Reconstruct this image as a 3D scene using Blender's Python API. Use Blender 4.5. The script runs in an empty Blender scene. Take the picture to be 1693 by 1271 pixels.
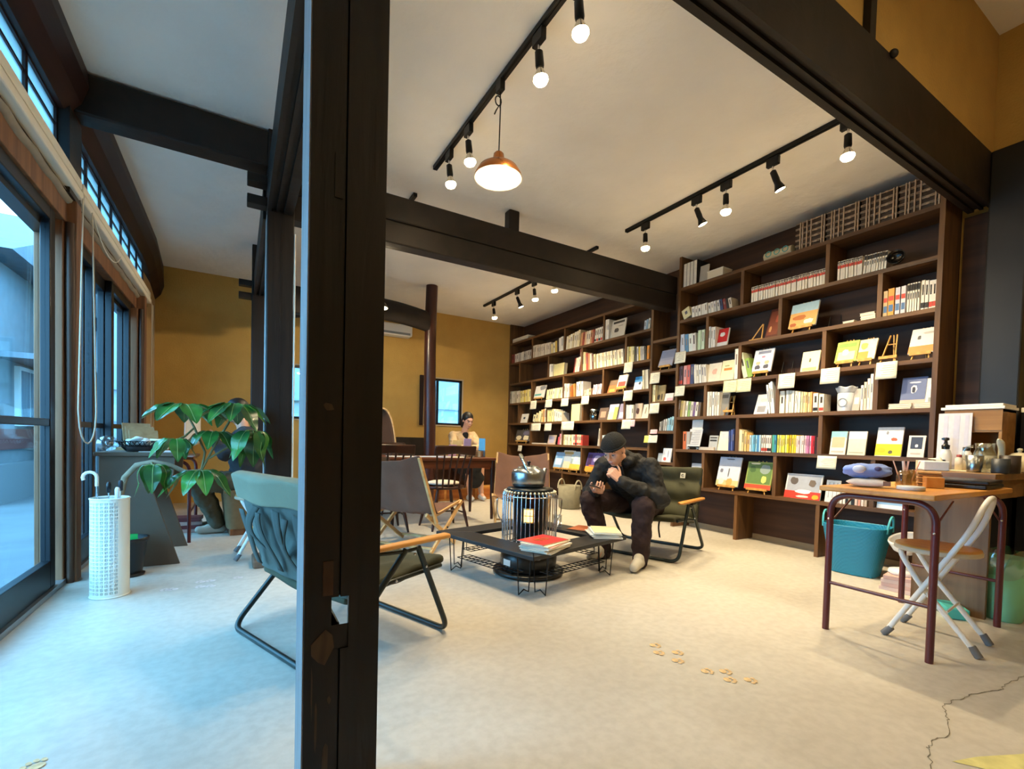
import bpy, bmesh, math, random
from mathutils import Vector, Matrix, Euler
R = math.radians
SC = bpy.context.scene
COL = SC.collection

# ------------------------------------------------------------------ camera
FPX, W0, H0 = 773.7, 1693.0, 1271.0
cam_d = bpy.data.cameras.new('camera')
cam_d.sensor_fit = 'HORIZONTAL'; cam_d.sensor_width = 36.0
cam_d.lens = FPX / W0 * 36.0
cam_d.shift_y = (749.2 - H0 / 2) / W0
cam_d.clip_start = 0.05; cam_d.clip_end = 200
cam = bpy.data.objects.new('camera', cam_d); COL.objects.link(cam)
_yaw, _pit, _rol = R(30.45), R(-1.56), R(1.486)
_f = Vector((math.sin(_yaw) * math.cos(_pit), math.cos(_yaw) * math.cos(_pit), math.sin(_pit)))
_r = Vector((math.cos(_yaw), -math.sin(_yaw), 0)); _u = _r.cross(_f)
_r, _u = _r * math.cos(_rol) + _u * math.sin(_rol), -_r * math.sin(_rol) + _u * math.cos(_rol)
cam.matrix_world = Matrix(((_r.x, _u.x, -_f.x, 0), (_r.y, _u.y, -_f.y, 0), (_r.z, _u.z, -_f.z, 0.95), (0, 0, 0, 1)))
SC.camera = cam

# ------------------------------------------------------------------ exposure, sky, daylight
SC.view_settings.view_transform = 'Standard'
SC.view_settings.look = 'None'
SC.view_settings.exposure = 1.58
SC.view_settings.gamma = 1.0
SC.view_settings.use_curve_mapping = False
world = bpy.data.worlds.new('overcast_sky'); SC.world = world
world.use_nodes = True
wn = world.node_tree.nodes; wl = world.node_tree.links
wn['Background'].inputs[0].default_value = (0.22, 0.60, 1.0, 1)
wn['Background'].inputs[1].default_value = 4.6
SKY_PORTALS = [((-1.02, 4.3, 1.45), (5.6, 2.7), (0, R(-90), 0)), ((3.15, 7.66, 1.55), (0.6, 0.85), (R(-90), 0, 0)),
               ((0.66, 7.66, 1.55), (0.6, 0.85), (R(-90), 0, 0))]
for loc, size, rot in SKY_PORTALS:
    ld = bpy.data.lights.new('sky_portal', 'AREA'); ld.shape = 'RECTANGLE'; ld.size, ld.size_y = size
    ld.cycles.is_portal = True
    lo = bpy.data.objects.new('sky_portal', ld); COL.objects.link(lo); lo.location = loc; lo.rotation_euler = rot
WARM = (1.0, 0.80, 0.50)
SPOT_W = 30.0

# ------------------------------------------------------------------ materials
def lin(h):
    h = h.lstrip('#'); c = [int(h[i:i + 2], 16) / 255 for i in (0, 2, 4)]
    return [x / 12.92 if x <= 0.04045 else ((x + 0.055) / 1.055) ** 2.4 for x in c]
_mats = {}
def mat(name, hexc, rough=0.6, metal=0.0, var=0.0, scale=6.0, bump=0.0, stretch=(1, 1, 1), emit=0.0, ecol=None, spec=0.5, coat=0.0, bscale=None):
    if name in _mats: return _mats[name]
    m = bpy.data.materials.new(name); m.use_nodes = True
    nt = m.node_tree; N = nt.nodes; L = nt.links; b = N['Principled BSDF']
    c = lin(hexc)
    b.inputs['Base Color'].default_value = (*c, 1); b.inputs['Roughness'].default_value = rough
    b.inputs['Metallic'].default_value = metal; b.inputs['Specular IOR Level'].default_value = spec
    if coat: b.inputs['Coat Weight'].default_value = coat
    if emit:
        b.inputs['Emission Color'].default_value = (*(ecol or c), 1); b.inputs['Emission Strength'].default_value = emit
    if var or bump:
        tc = N.new('ShaderNodeTexCoord'); mp = N.new('ShaderNodeMapping'); mp.inputs['Scale'].default_value = stretch
        L.new(tc.outputs['Object'], mp.inputs[0])
        nz = N.new('ShaderNodeTexNoise'); nz.inputs['Scale'].default_value = scale; nz.inputs['Detail'].default_value = 6
        L.new(mp.outputs[0], nz.inputs['Vector'])
        if var:
            rp = N.new('ShaderNodeValToRGB')
            rp.color_ramp.elements[0].position = 0.3; rp.color_ramp.elements[1].position = 0.7
            rp.color_ramp.elements[0].color = (*[x * (1 - var) for x in c], 1)
            rp.color_ramp.elements[1].color = (*[min(1, x * (1 + var)) for x in c], 1)
            L.new(nz.outputs['Fac'], rp.inputs[0]); L.new(rp.outputs[0], b.inputs['Base Color'])
        if bump:
            n2 = nz
            if bscale:
                n2 = N.new('ShaderNodeTexNoise'); n2.inputs['Scale'].default_value = bscale; n2.inputs['Detail'].default_value = 5
                L.new(mp.outputs[0], n2.inputs['Vector'])
            bp = N.new('ShaderNodeBump'); bp.inputs['Strength'].default_value = bump; bp.inputs['Distance'].default_value = 0.02
            L.new(n2.outputs['Fac'], bp.inputs['Height']); L.new(bp.outputs[0], b.inputs['Normal'])
    _mats[name] = m
    return m
def pm(h):                                                   # matt printed paper of one colour
    return mat('paper_' + h.lstrip('#'), h, 0.55, var=0.05, scale=30)
def glass(name, tint=(0.93, 0.97, 0.98), gl=0.10, rough=0.0):
    if name in _mats: return _mats[name]
    m = bpy.data.materials.new(name); m.use_nodes = True
    nt = m.node_tree; N = nt.nodes; L = nt.links; N.remove(N['Principled BSDF'])
    tr = N.new('ShaderNodeBsdfTransparent'); tr.inputs[0].default_value = (*tint, 1)
    g = N.new('ShaderNodeBsdfGlossy'); g.inputs['Roughness'].default_value = rough
    mx = N.new('ShaderNodeMixShader'); mx.inputs[0].default_value = gl
    L.new(tr.outputs[0], mx.inputs[1]); L.new(g.outputs[0], mx.inputs[2]); L.new(mx.outputs[0], N['Material Output'].inputs[0])
    _mats[name] = m; return m
def frosted(name, hexc):
    m = bpy.data.materials.new(name); m.use_nodes = True
    nt = m.node_tree; N = nt.nodes; L = nt.links; N.remove(N['Principled BSDF'])
    t = N.new('ShaderNodeBsdfTranslucent'); t.inputs[0].default_value = (*lin(hexc), 1)
    d = N.new('ShaderNodeBsdfTransparent'); d.inputs[0].default_value = (0.8, 0.85, 0.88, 1)
    mx = N.new('ShaderNodeMixShader'); mx.inputs[0].default_value = 0.35
    L.new(t.outputs[0], mx.inputs[1]); L.new(d.outputs[0], mx.inputs[2]); L.new(mx.outputs[0], N['Material Output'].inputs[0])
    return m
def lamp_mat(name, col, s):
    if name in _mats: return _mats[name]
    m = bpy.data.materials.new(name); m.use_nodes = True
    nt = m.node_tree; N = nt.nodes; N.remove(N['Principled BSDF'])
    e = N.new('ShaderNodeEmission'); e.inputs[0].default_value = (*col, 1); e.inputs[1].default_value = s
    nt.links.new(e.outputs[0], N['Material Output'].inputs[0]); _mats[name] = m; return m

def floor_material():
    m = bpy.data.materials.new('painted_concrete'); m.use_nodes = True
    nt = m.node_tree; N = nt.nodes; L = nt.links; b = N['Principled BSDF']
    tc = N.new('ShaderNodeTexCoord')
    n1 = N.new('ShaderNodeTexNoise'); n1.inputs['Scale'].default_value = 0.9; n1.inputs['Detail'].default_value = 7
    n2 = N.new('ShaderNodeTexNoise'); n2.inputs['Scale'].default_value = 26; n2.inputs['Detail'].default_value = 5
    for n in (n1, n2): L.new(tc.outputs['Object'], n.inputs['Vector'])
    r1 = N.new('ShaderNodeValToRGB'); e = r1.color_ramp.elements
    e[0].position = 0.30; e[0].color = (*lin('#b3ac9f'), 1); e[1].position = 0.55; e[1].color = (*lin('#c8c2b6'), 1)
    r2 = N.new('ShaderNodeValToRGB'); e = r2.color_ramp.elements
    e[0].position = 0.35; e[0].color = (0.80, 0.79, 0.77, 1); e[1].position = 0.62; e[1].color = (1, 1, 1, 1)
    mx = N.new('ShaderNodeMixRGB'); mx.blend_type = 'MULTIPLY'; mx.inputs[0].default_value = 0.55
    L.new(n1.outputs[0], r1.inputs[0]); L.new(n2.outputs[0], r2.inputs[0])
    L.new(r1.outputs[0], mx.inputs[1]); L.new(r2.outputs[0], mx.inputs[2]); L.new(mx.outputs[0], b.inputs['Base Color'])
    b.inputs['Roughness'].default_value = 0.42; b.inputs['Specular IOR Level'].default_value = 0.45
    bp = N.new('ShaderNodeBump'); bp.inputs['Strength'].default_value = 0.12; bp.inputs['Distance'].default_value = 0.01
    L.new(n2.outputs[0], bp.inputs['Height']); L.new(bp.outputs[0], b.inputs['Normal'])
    return m
def wood(name, dark, light, rough=0.5, axis=(1, 0.06, 1), scale=14, bump=0.08, spec=0.4):
    if name in _mats: return _mats[name]
    m = bpy.data.materials.new(name); m.use_nodes = True
    nt = m.node_tree; N = nt.nodes; L = nt.links; b = N['Principled BSDF']
    tc = N.new('ShaderNodeTexCoord'); mp = N.new('ShaderNodeMapping'); mp.inputs['Scale'].default_value = axis
    nz = N.new('ShaderNodeTexNoise'); nz.inputs['Scale'].default_value = scale; nz.inputs['Detail'].default_value = 8; nz.inputs['Distortion'].default_value = 0.6
    rp = N.new('ShaderNodeValToRGB'); e = rp.color_ramp.elements
    e[0].position = 0.32; e[0].color = (*lin(dark), 1); e[1].position = 0.68; e[1].color = (*lin(light), 1)
    L.new(tc.outputs['Object'], mp.inputs[0]); L.new(mp.outputs[0], nz.inputs['Vector']); L.new(nz.outputs[0], rp.inputs[0])
    L.new(rp.outputs[0], b.inputs['Base Color']); b.inputs['Roughness'].default_value = rough; b.inputs['Specular IOR Level'].default_value = spec
    if bump:
        bp = N.new('ShaderNodeBump'); bp.inputs['Strength'].default_value = bump; bp.inputs['Distance'].default_value = 0.01
        L.new(nz.outputs[0], bp.inputs['Height']); L.new(bp.outputs[0], b.inputs['Normal'])
    _mats[name] = m; return m

M_FLOOR = floor_material()
M_CEIL = mat('rough_white_plaster', '#f1eee7', 0.9, var=0.05, scale=1.6, bump=0.8, bscale=5.0)
M_MUST = mat('mustard_plaster', '#be9850', 0.9, var=0.07, scale=4, bump=0.25, bscale=60)
M_BEAM = wood('black_stained_beam', '#120d0a', '#231913', 0.55, (1, 1, 1), 7, 0.35)
M_PILLAR = wood('worn_dark_pillar', '#0d0806', '#1c120c', 0.5, (1, 1, 0.08), 18, 0.3)
M_LITSIDE = wood('window_lit_grey_side', '#8d8c8c', '#b4b3b2', 0.75, (1, 1, 0.08), 25, 0.25)  # window light on the pillar sides, put into the colour as pale grey
M_LOG = wood('red_brown_log', '#20100d', '#3a1e18', 0.5, (1, 0.1, 1), 9, 0.25)
M_REDLOG = wood('polished_red_log', '#2c140e', '#4a2418', 0.32, (1, 1, 0.1), 9, 0.1)
M_POSTW = wood('brown_window_post', '#66422a', '#8a5f40', 0.6, (1, 1, 0.08), 16, 0.15)
M_SHELF = wood('walnut_stained_shelf', '#4c3420', '#74512f', 0.5, (1, 0.08, 1), 16, 0.06)
M_SHELFZ = wood('walnut_stained_upright', '#4c3420', '#74512f', 0.5, (1, 1, 0.08), 16, 0.06)
M_BACK = wood('dark_back_panel', '#352217', '#523524', 0.6, (1, 0.07, 1), 11, 0.06)
M_ALU = mat('black_window_frame', '#0d1016', 0.35, metal=0.3)
M_GLASS = glass('window_glass', gl=0.07)
M_FROST = frosted('frosted_pane', '#a9b0ae')
M_CREAM = mat('cream_blind_rail', '#e2ddd0', 0.6, var=0.04)
M_CLOTHB = mat('grey_beige_blind_cloth', '#8d8374', 0.9, var=0.15, scale=9)
M_CORD = mat('cream_cord', '#ddd6c2', 0.8)
M_BLACK = mat('black_metal', '#0b0b0c', 0.45, metal=0.4)
M_CHROME = mat('bright_chrome', '#d8d8d8', 0.15, metal=1.0)
M_STEEL = mat('brushed_steel', '#a9adad', 0.3, metal=1.0, var=0.08, scale=20)
M_WHITEP = mat('white_enamel', '#e6e4de', 0.35)
M_OLIVE = mat('olive_canvas', '#3b3b26', 0.85, var=0.16, scale=9, bump=0.12, bscale=160)
M_OLIVED = mat('dark_olive_canvas', '#26281a', 0.85, var=0.2, scale=9, bump=0.12, bscale=160)
M_GREENC = mat('teal_green_canvas', '#49524b', 0.8, var=0.12, scale=7, bump=0.1, bscale=150)
M_FLAP = mat('pale_sage_canvas', '#74735c', 0.85, var=0.08, scale=7, bump=0.1, bscale=150)
M_TUBE = mat('dark_green_tube', '#232b29', 0.35, metal=0.3)
M_PINE = wood('pale_pine', '#b98d55', '#d8b078', 0.5, (0.1, 1, 1), 12, 0.04)
M_ARM = wood('honey_oak_armrest', '#b5752f', '#d59c54', 0.42, (0.1, 1, 1), 12, 0.03)
M_BROWNC = mat('brown_canvas', '#6c4b3a', 0.9, var=0.14, scale=6, bump=0.12, bscale=140)
M_DWOOD = wood('dark_brown_furniture', '#241109', '#42200f', 0.35, (1, 1, 0.2), 10, 0.05)
M_TWOOD = wood('red_brown_tabletop', '#4a2413', '#6e3a1e', 0.35, (0.1, 1, 1), 10, 0.04)
M_OAK = wood('orange_oak_top', '#b97832', '#d49a50', 0.35, (0.12, 1, 1), 12, 0.03)
M_CTR = wood('walnut_counter', '#735940', '#977757', 0.45, (1, 1, 0.1), 12, 0.05)
M_CTRT = wood('light_walnut_counter_top', '#7a5936', '#9d774a', 0.4, (1, 0.1, 1), 12, 0.05)
M_MAROON = mat('maroon_lacquered_tube', '#5a1f22', 0.35, spec=0.6)
M_WTUBE = mat('white_lacquered_tube', '#e9e7e2', 0.3)
M_GREYRUB = mat('grey_rubber', '#6f7072', 0.8)
M_PRINT = mat('black_plastic', '#0e0e10', 0.3)
M_TBLK = mat('matt_black_table', '#17181b', 0.5, var=0.1)
M_SKIN = mat('skin', '#d3a086', 0.5, var=0.04, scale=15)
M_HAIR = mat('black_hair', '#0e0a09', 0.5)
# ------------------------------------------------------------------ building helpers
class MB:
    def __init__(s): s.v = []; s.f = []; s.mi = []; s.sm = []; s.X = None
    def P(s, p):
        p = Vector(p)
        if s.X is not None: p = s.X @ p
        s.v.append(p); return len(s.v) - 1
    def F(s, idx, mi=0, sm=False): s.f.append(tuple(idx)); s.mi.append(mi); s.sm.append(sm)
    def box(s, a, b, mi=0, rot=None, piv=None):
        a = Vector(a); b = Vector(b); q = []
        for z in (a.z, b.z):
            for x, y in ((a.x, a.y), (b.x, a.y), (b.x, b.y), (a.x, b.y)):
                p = Vector((x, y, z))
                if rot is not None:
                    c = Vector(piv) if piv is not None else (a + b) / 2
                    p = c + rot @ (p - c)
                q.append(s.P(p))
        for f in ((0, 3, 2, 1), (4, 5, 6, 7), (0, 1, 5, 4), (1, 2, 6, 5), (2, 3, 7, 6), (3, 0, 4, 7)):
            s.F([q[i] for i in f], mi)
        return s
    def cbox(s, c, d, mi=0, rot=None):
        c = Vector(c); d = Vector(d) / 2
        return s.box(c - d, c + d, mi, rot)
    def bar(s, p0, p1, w, h, mi=0, up=(0, 0, 1)):             # rectangular bar from p0 to p1
        p0 = Vector(p0); p1 = Vector(p1); d = (p1 - p0).normalized(); u = Vector(up)
        if abs(d.dot(u)) > 0.97: u = Vector((1, 0, 0))
        a = d.cross(u).normalized(); u = a.cross(d).normalized(); q = []
        for p in (p0, p1):
            for x, y in ((-1, -1), (1, -1), (1, 1), (-1, 1)): q.append(s.P(p + a * x * w / 2 + u * y * h / 2))
        for f in ((0, 3, 2, 1), (4, 5, 6, 7), (0, 1, 5, 4), (1, 2, 6, 5), (2, 3, 7, 6), (3, 0, 4, 7)): s.F([q[i] for i in f], mi)
        return s
    def tube(s, pts, r, n=8, mi=0, closed=False, caps=True):
        pts = [Vector(p) for p in pts]; k = len(pts); rr = r if isinstance(r, (list, tuple)) else [r] * k
        t0 = (pts[1] - pts[0]).normalized(); u = t0.orthogonal().normalized(); rings = []
        for i, p in enumerate(pts):
            if closed: t = (pts[(i + 1) % k] - pts[i - 1])
            elif i == 0: t = pts[1] - pts[0]
            elif i == k - 1: t = pts[-1] - pts[-2]
            else: t = (pts[i + 1] - p).normalized() + (p - pts[i - 1]).normalized()
            if t.length < 1e-9: t = t0.copy()
            t.normalize(); u = (u - t * u.dot(t))
            if u.length < 1e-6: u = t.orthogonal()
            u.normalize(); w = t.cross(u)
            rings.append([s.P(p + (u * math.cos(2 * math.pi * j / n) + w * math.sin(2 * math.pi * j / n)) * rr[i]) for j in range(n)])
        for i in range(k if closed else k - 1):
            A = rings[i]; B = rings[(i + 1) % k]
            for j in range(n): s.F((A[j], A[(j + 1) % n], B[(j + 1) % n], B[j]), mi, True)
        if caps and not closed:
            for ring, fl in ((rings[0], True), (rings[-1], False)):
                c = [s.dupv(i) for i in ring]; s.F(c[::-1] if fl else c, mi)
        return s
    def dupv(s, i): s.v.append(s.v[i].copy()); return len(s.v) - 1
    def lathe(s, prof, c=(0, 0, 0), n=24, mi=0, axis=None, mis=None):
        c = Vector(c); rot = Matrix.Identity(3) if axis is None else Vector((0, 0, 1)).rotation_difference(Vector(axis)).to_matrix()
        rings = []
        for r, z in prof: rings.append([s.P(c + rot @ Vector((r * math.cos(2 * math.pi * j / n), r * math.sin(2 * math.pi * j / n), z))) for j in range(n)])
        for i in range(len(rings) - 1):
            A, B = rings[i], rings[i + 1]; m = mis[i] if mis else mi
            for j in range(n): s.F((A[j], A[(j + 1) % n], B[(j + 1) % n], B[j]), m, True)
        if prof[0][0] > 1e-5: s.F([s.dupv(i) for i in rings[0]][::-1], mis[0] if mis else mi)
        if prof[-1][0] > 1e-5: s.F([s.dupv(i) for i in rings[-1]], mis[-1] if mis else mi)
        return s
    def ball(s, c, r, nu=16, nv=10, mi=0, rot=None):
        c = Vector(c); r = Vector((r, r, r)) if isinstance(r, (int, float)) else Vector(r); g = []
        for i in range(nv + 1):
            th = math.pi * i / nv
            row = []
            for j in range(nu):
                ph = 2 * math.pi * j / nu
                p = Vector((r.x * math.sin(th) * math.cos(ph), r.y * math.sin(th) * math.sin(ph), r.z * math.cos(th)))
                if rot is not None: p = rot @ p
                row.append(s.P(c + p))
            g.append(row)
        for i in range(nv):
            for j in range(nu): s.F((g[i][j], g[i + 1][j], g[i + 1][(j + 1) % nu], g[i][(j + 1) % nu]), mi, True)
        return s
    def cone(s, p0, p1, r0, r1, n=12, mi=0):                   # capsule: round-ended tapered limb
        s.ball(p0, r0, n, 8, mi); s.ball(p1, r1, n, 8, mi); s.tube([p0, p1], [r0, r1], n, mi); return s
    def prism(s, poly, h0, h1, ax='z', mi=0):
        def q(a, b, h): return {'z': (a, b, h), 'y': (a, h, b), 'x': (h, a, b)}[ax]
        A = [s.P(q(a, b, h0)) for a, b in poly]; B = [s.P(q(a, b, h1)) for a, b in poly]; n = len(poly)
        s.F(A[::-1], mi); s.F(B, mi)
        for i in range(n): s.F((A[i], A[(i + 1) % n], B[(i + 1) % n], B[i]), mi)
        return s
    def grid(s, fn, nu, nv, mi=0, closed_u=False, sm=True):
        g = [[s.P(fn(i / nu, j / nv)) for j in range(nv + 1)] for i in range(nu + (0 if closed_u else 1))]
        k = len(g)
        for i in range(nu):
            for j in range(nv): s.F((g[i][j], g[(i + 1) % k][j], g[(i + 1) % k][j + 1], g[i][j + 1]), mi, sm)
        return s
    def mesh(s, name, mats):
        me = bpy.data.meshes.new(name); me.from_pydata([tuple(v) for v in s.v], [], s.f)
        for m in (mats if isinstance(mats, (list, tuple)) else [mats]): me.materials.append(m)
        me.polygons.foreach_set('material_index', s.mi); me.polygons.foreach_set('use_smooth', s.sm)
        bm = bmesh.new(); bm.from_mesh(me); bmesh.ops.recalc_face_normals(bm, faces=bm.faces); bm.to_mesh(me); bm.free()
        me.update(); return me
    def build(s, name, mats, parent=None, bevel=0, solid=0, sub=0, loc=None, rot=None, seg=2):
        o = bpy.data.objects.new(name, s.mesh(name, mats)); COL.objects.link(o)
        if parent is not None: o.parent = parent
        if loc is not None: o.location = loc
        if rot is not None: o.rotation_euler = rot
        if solid: md = o.modifiers.new('s', 'SOLIDIFY'); md.thickness = solid; md.offset = 0
        if bevel: md = o.modifiers.new('b', 'BEVEL'); md.width = bevel; md.segments = seg; md.limit_method = 'ANGLE'; md.angle_limit = R(40)
        if sub: md = o.modifiers.new('u', 'SUBSURF'); md.levels = sub; md.render_levels = sub
        return o
def tag(o, label=None, cat=None, group=None, kind=None):
    if label: o['label'] = label
    if cat: o['category'] = cat
    if group: o['group'] = group
    if kind: o['kind'] = kind
    return o
def struct(o): o['kind'] = 'structure'; return o
def empty(name, label, cat, loc=(0, 0, 0), rz=0.0, group=None):
    o = bpy.data.objects.new(name, None); COL.objects.link(o); o.empty_display_size = 0.05
    o.location = loc; o.rotation_euler = (0, 0, rz); return tag(o, label, cat, group)
def copy_tree(o, parent=None):
    c = o.copy(); COL.objects.link(c)
    if parent is not None: c.parent = parent
    for ch in list(o.children): copy_tree(ch, c)
    return c
def arc(c, r, a0, a1, n, plane='xz'):
    out = []
    for i in range(n + 1):
        a = R(a0 + (a1 - a0) * i / n); x = r * math.cos(a); y = r * math.sin(a)
        d = {'xz': (x, 0, y), 'yz': (0, x, y), 'xy': (x, y, 0)}[plane]
        out.append(Vector(c) + Vector(d))
    return out
def rounded(pts, rad, n=6):                                   # polyline with rounded corners
    pts = [Vector(p) for p in pts]; out = [pts[0]]
    for i in range(1, len(pts) - 1):
        a, b, c = pts[i - 1], pts[i], pts[i + 1]
        r = min(rad, (a - b).length * .49, (c - b).length * .49)
        p0 = b + (a - b).normalized() * r; p2 = b + (c - b).normalized() * r
        for k in range(n + 1):
            t = k / n; out.append(p0 * (1 - t) ** 2 + b * 2 * t * (1 - t) + p2 * t * t)
    out.append(pts[-1]); return out
def bez(p0, p1, p2, p3, n=10):
    P = [Vector(p) for p in (p0, p1, p2, p3)]
    return [P[0] * (1 - t) ** 3 + P[1] * 3 * t * (1 - t) ** 2 + P[2] * 3 * t * t * (1 - t) + P[3] * t ** 3 for t in [i / n for i in range(n + 1)]]
ORD = ['', 'first', 'second', 'third', 'fourth', 'fifth', 'sixth', 'seventh', 'eighth', 'ninth', 'tenth', 'eleventh', 'twelfth', 'thirteenth',
       'fourteenth', 'fifteenth', 'sixteenth', 'seventeenth', 'eighteenth', 'nineteenth', 'twentieth', 'twenty-first', 'twenty-second', 'twenty-third',
       'twenty-fourth', 'twenty-fifth', 'twenty-sixth', 'twenty-seventh', 'twenty-eighth', 'twenty-ninth', 'thirtieth']
def fused(mb, name, mats, parent=None, voxel=0.012, smooth=6, loc=None, rot=None, folds=0.0):   # one continuous skin over overlapping limbs
    o = mb.build(name, mats, parent, loc=loc, rot=rot)
    md = o.modifiers.new('r', 'REMESH'); md.mode = 'VOXEL'; md.voxel_size = voxel; md.use_smooth_shade = True
    if smooth: ms = o.modifiers.new('k', 'SMOOTH'); ms.iterations = smooth; ms.factor = 0.5
    if folds:                                                  # soft cloth folds
        tx = bpy.data.textures.get('cloth_folds') or bpy.data.textures.new('cloth_folds', 'CLOUDS'); tx.noise_scale = .075; tx.noise_depth = 3
        mdp = o.modifiers.new('d', 'DISPLACE'); mdp.texture = tx; mdp.strength = folds; mdp.mid_level = .5; mdp.texture_coords = 'LOCAL'
    return o
# ------------------------------------------------------------------ room shell
CZ = 3.10                                                    # ceiling height
b = MB().box((-1.05, -2.6, -0.1), (4.8, 7.75, 0)); struct(b.build('floor', M_FLOOR))
b = MB().box((-1.05, 1.30, CZ), (4.8, 7.75, CZ + 0.1)); struct(b.build('ceiling', M_CEIL))
b = MB().box((-1.05, -2.6, 3.95), (4.8, 1.30, 4.05)); struct(b.build('ceiling_entrance', M_CEIL))
# back wall with two window openings
b = MB(); y0, y1 = 7.62, 7.72
xs = [-1.05, 0.36, 0.96, 2.72, 3.42, 4.8]
b.box((xs[0], y0, 0), (xs[1], y1, CZ)).box((xs[2], y0, 0), (xs[3], y1, CZ)).box((xs[4], y0, 0), (xs[5], y1, CZ))
for a, c in ((xs[1], xs[2]), (xs[3], xs[4])): b.box((a, y0, 0), (c, y1, 1.19)).box((a, y0, 1.98), (c, y1, CZ))
struct(b.build('wall_back', M_MUST))
b = MB().box((4.70, -2.6, 0), (4.8, 7.75, 4.05)); struct(b.build('wall_right', M_MUST))
b = MB().box((-1.05, -2.7, 0), (4.8, -2.6, 4.05)); struct(b.build('wall_front', M_MUST))
# plaster wall carried by the near lintel beam
b = MB().box((0.22, 1.235, 3.04), (4.70, 1.30, 3.95)); struct(b.build('wall_upper', M_MUST))
b = MB().box((2.74, 1.20, 3.05), (2.80, 1.235, 3.95)); struct(b.build('trim_batten', M_PILLAR))
# left side: strip of pale plaster beyond the sliding doors, and the wall above and below the openings
b = MB().box((-1.05, 6.62, 0), (-0.93, 7.62, 2.75)); struct(b.build('wall_left_end', mat('pale_beige_panel', '#b79a70', 0.8, var=0.05)))
b = MB().box((-1.05, -2.6, 0), (-0.95, 1.45, 3.95)); struct(b.build('wall_left', M_MUST))
# beams
def beam(name, lo, hi, m=M_BEAM, bev=0.012):
    return struct(MB().box(lo, hi).build(name, m, bevel=bev))
b = MB().box((0.33, 3.80, 2.70), (4.42, 3.955, 2.905)).box((0.33, 3.806, 2.52), (4.42, 3.95, 2.70))
struct(b.build('beam_cross', M_BEAM, bevel=0.012))
beam('beam_strut', (2.16, 3.83, 2.905), (2.27, 3.93, CZ))
beam('beam_window_bay', (-0.86, 3.79, 2.84), (0.18, 3.95, 3.085))
# lintel with sliding-door grooves, near
def grooved(name, ax, lo, hi):                                # solid lintel with two grooves cut in its underside
    b = MB()
    (x0, y0, z0), (x1, y1, z1) = lo, hi
    if ax == 'y':
        w = x1 - x0; cuts = [0, .16, .34, .46, .64, .80, 1]
        for i in range(6):
            up = 0.018 if i in (1, 3, 5) and i != 5 else 0
            b.box((x0 + w * cuts[i], y0, z0 + up), (x0 + w * cuts[i + 1], y1, z1))
    else:
        w = y1 - y0; cuts = [0, .18, .38, .52, .74, 1]
        for i in range(5):
            up = 0.018 if i in (1, 3) else 0
            b.box((x0, y0 + w * cuts[i], z0 + up), (x1, y0 + w * cuts[i + 1], z1))
    return struct(b.build(name, M_BEAM))
grooved('beam_near_lintel', 'x', (0.25, 1.20, 2.70), (4.62, 1.335, 3.05))
b = MB()
b.ball((2.98, 1.19, 3.05), (0.028, 0.02, 0.02)); struct(b.build('beam_peg', M_BEAM))
grooved('beam_side_lintel', 'y', (0.17, 1.36, 2.53), (0.335, 3.80, 2.80))
grooved('beam_side_lintel_far', 'y', (0.15, 3.95, 2.53), (0.30, 6.14, 2.78))
for nm, X0, Y, zz in (('beam_tenon', 0.045, 3.86, (2.75, 2.60)), ('beam_tenon_far', 0.0, 6.2, (2.66, 2.52))):
    b = MB()
    for z in zz: b.box((X0, Y - 0.05, z - 0.032), (0.20, Y + 0.05, z + 0.032))
    struct(b.build(nm, M_BEAM, bevel=0.006))
beam('beam_far_cross', (0.24, 6.15, 2.40), (0.9, 6.27, 2.72))
# curved log beam beside the far log pillar
b = MB()
def cb(u, v):
    x = 0.5 + u * 1.80; zc = 2.50 + 0.16 * math.sin(u * 2.6); a = v * 2 * math.pi
    return (x, 6.33 + 0.08 * math.cos(a), zc + 0.145 * math.sin(a))
b.grid(cb, 20, 12); struct(b.build('beam_curved_log', M_BEAM))
# log plate above the window wall, with its bowed end
b = MB()
prof = [(-1.06, 3.11), (-0.795, 3.11), (-0.785, 3.0), (-0.82, 2.89), (-0.885, 2.81), (-1.06, 2.81)]
rings = []
for y in (-0.5, 2.0, 4.5, 6.6, 6.95, 7.2, 7.4, 7.62):
    k = max(0, (y - 6.6)); dz = -0.16 * k ** 2; dx = 0.05 * k
    rings.append([b.P((x - (dx if x > -1 else 0), y, z + (dz if z < 3.05 else 0))) for x, z in prof])
for i in range(len(rings) - 1):
    for j in range(len(prof)): b.F((rings[i][j], rings[i][(j + 1) % 6], rings[i + 1][(j + 1) % 6], rings[i + 1][j]), 0, False)
struct(b.build('beam_window_log', M_LOG))
# pillars ------------------------------------------------------------
# near pillar: two joined halves, mortises, one of them cut right through
b = MB(); X0, X1, XM, Y0, Y1 = 0.142, 0.318, 0.222, 1.20, 1.34
HX0, HX1, HZ0, HZ1 = 0.203, 0.243, 0.484, 0.554               # the through mortise, splayed towards the back
b.box((X0, Y0, 0), (XM - .002, Y1, HZ0 - .06)); b.box((XM + .002, Y0 - .004, 0), (X1, Y1, HZ0 - .06)); b.prism([(Y0 + .001, HZ0 - .06), (Y1 - .01, HZ0 - .06), (Y1 - .01, HZ0 - .058), (Y0 + .001, HZ0)], HX0 - .002, HX1 + .002, 'x')
b.box((X0, Y0, HZ1), (XM - 0.002, Y1, 3.95)); b.box((XM + 0.002, Y0 - 0.004, HZ1), (X1, Y1, 3.95))
b.box((XM - 0.002, Y0 + 0.012, HZ1), (XM + 0.002, Y1, 3.95)); b.box((XM - 0.002, Y0 + 0.012, 0), (XM + 0.002, Y1, HZ0))
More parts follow.
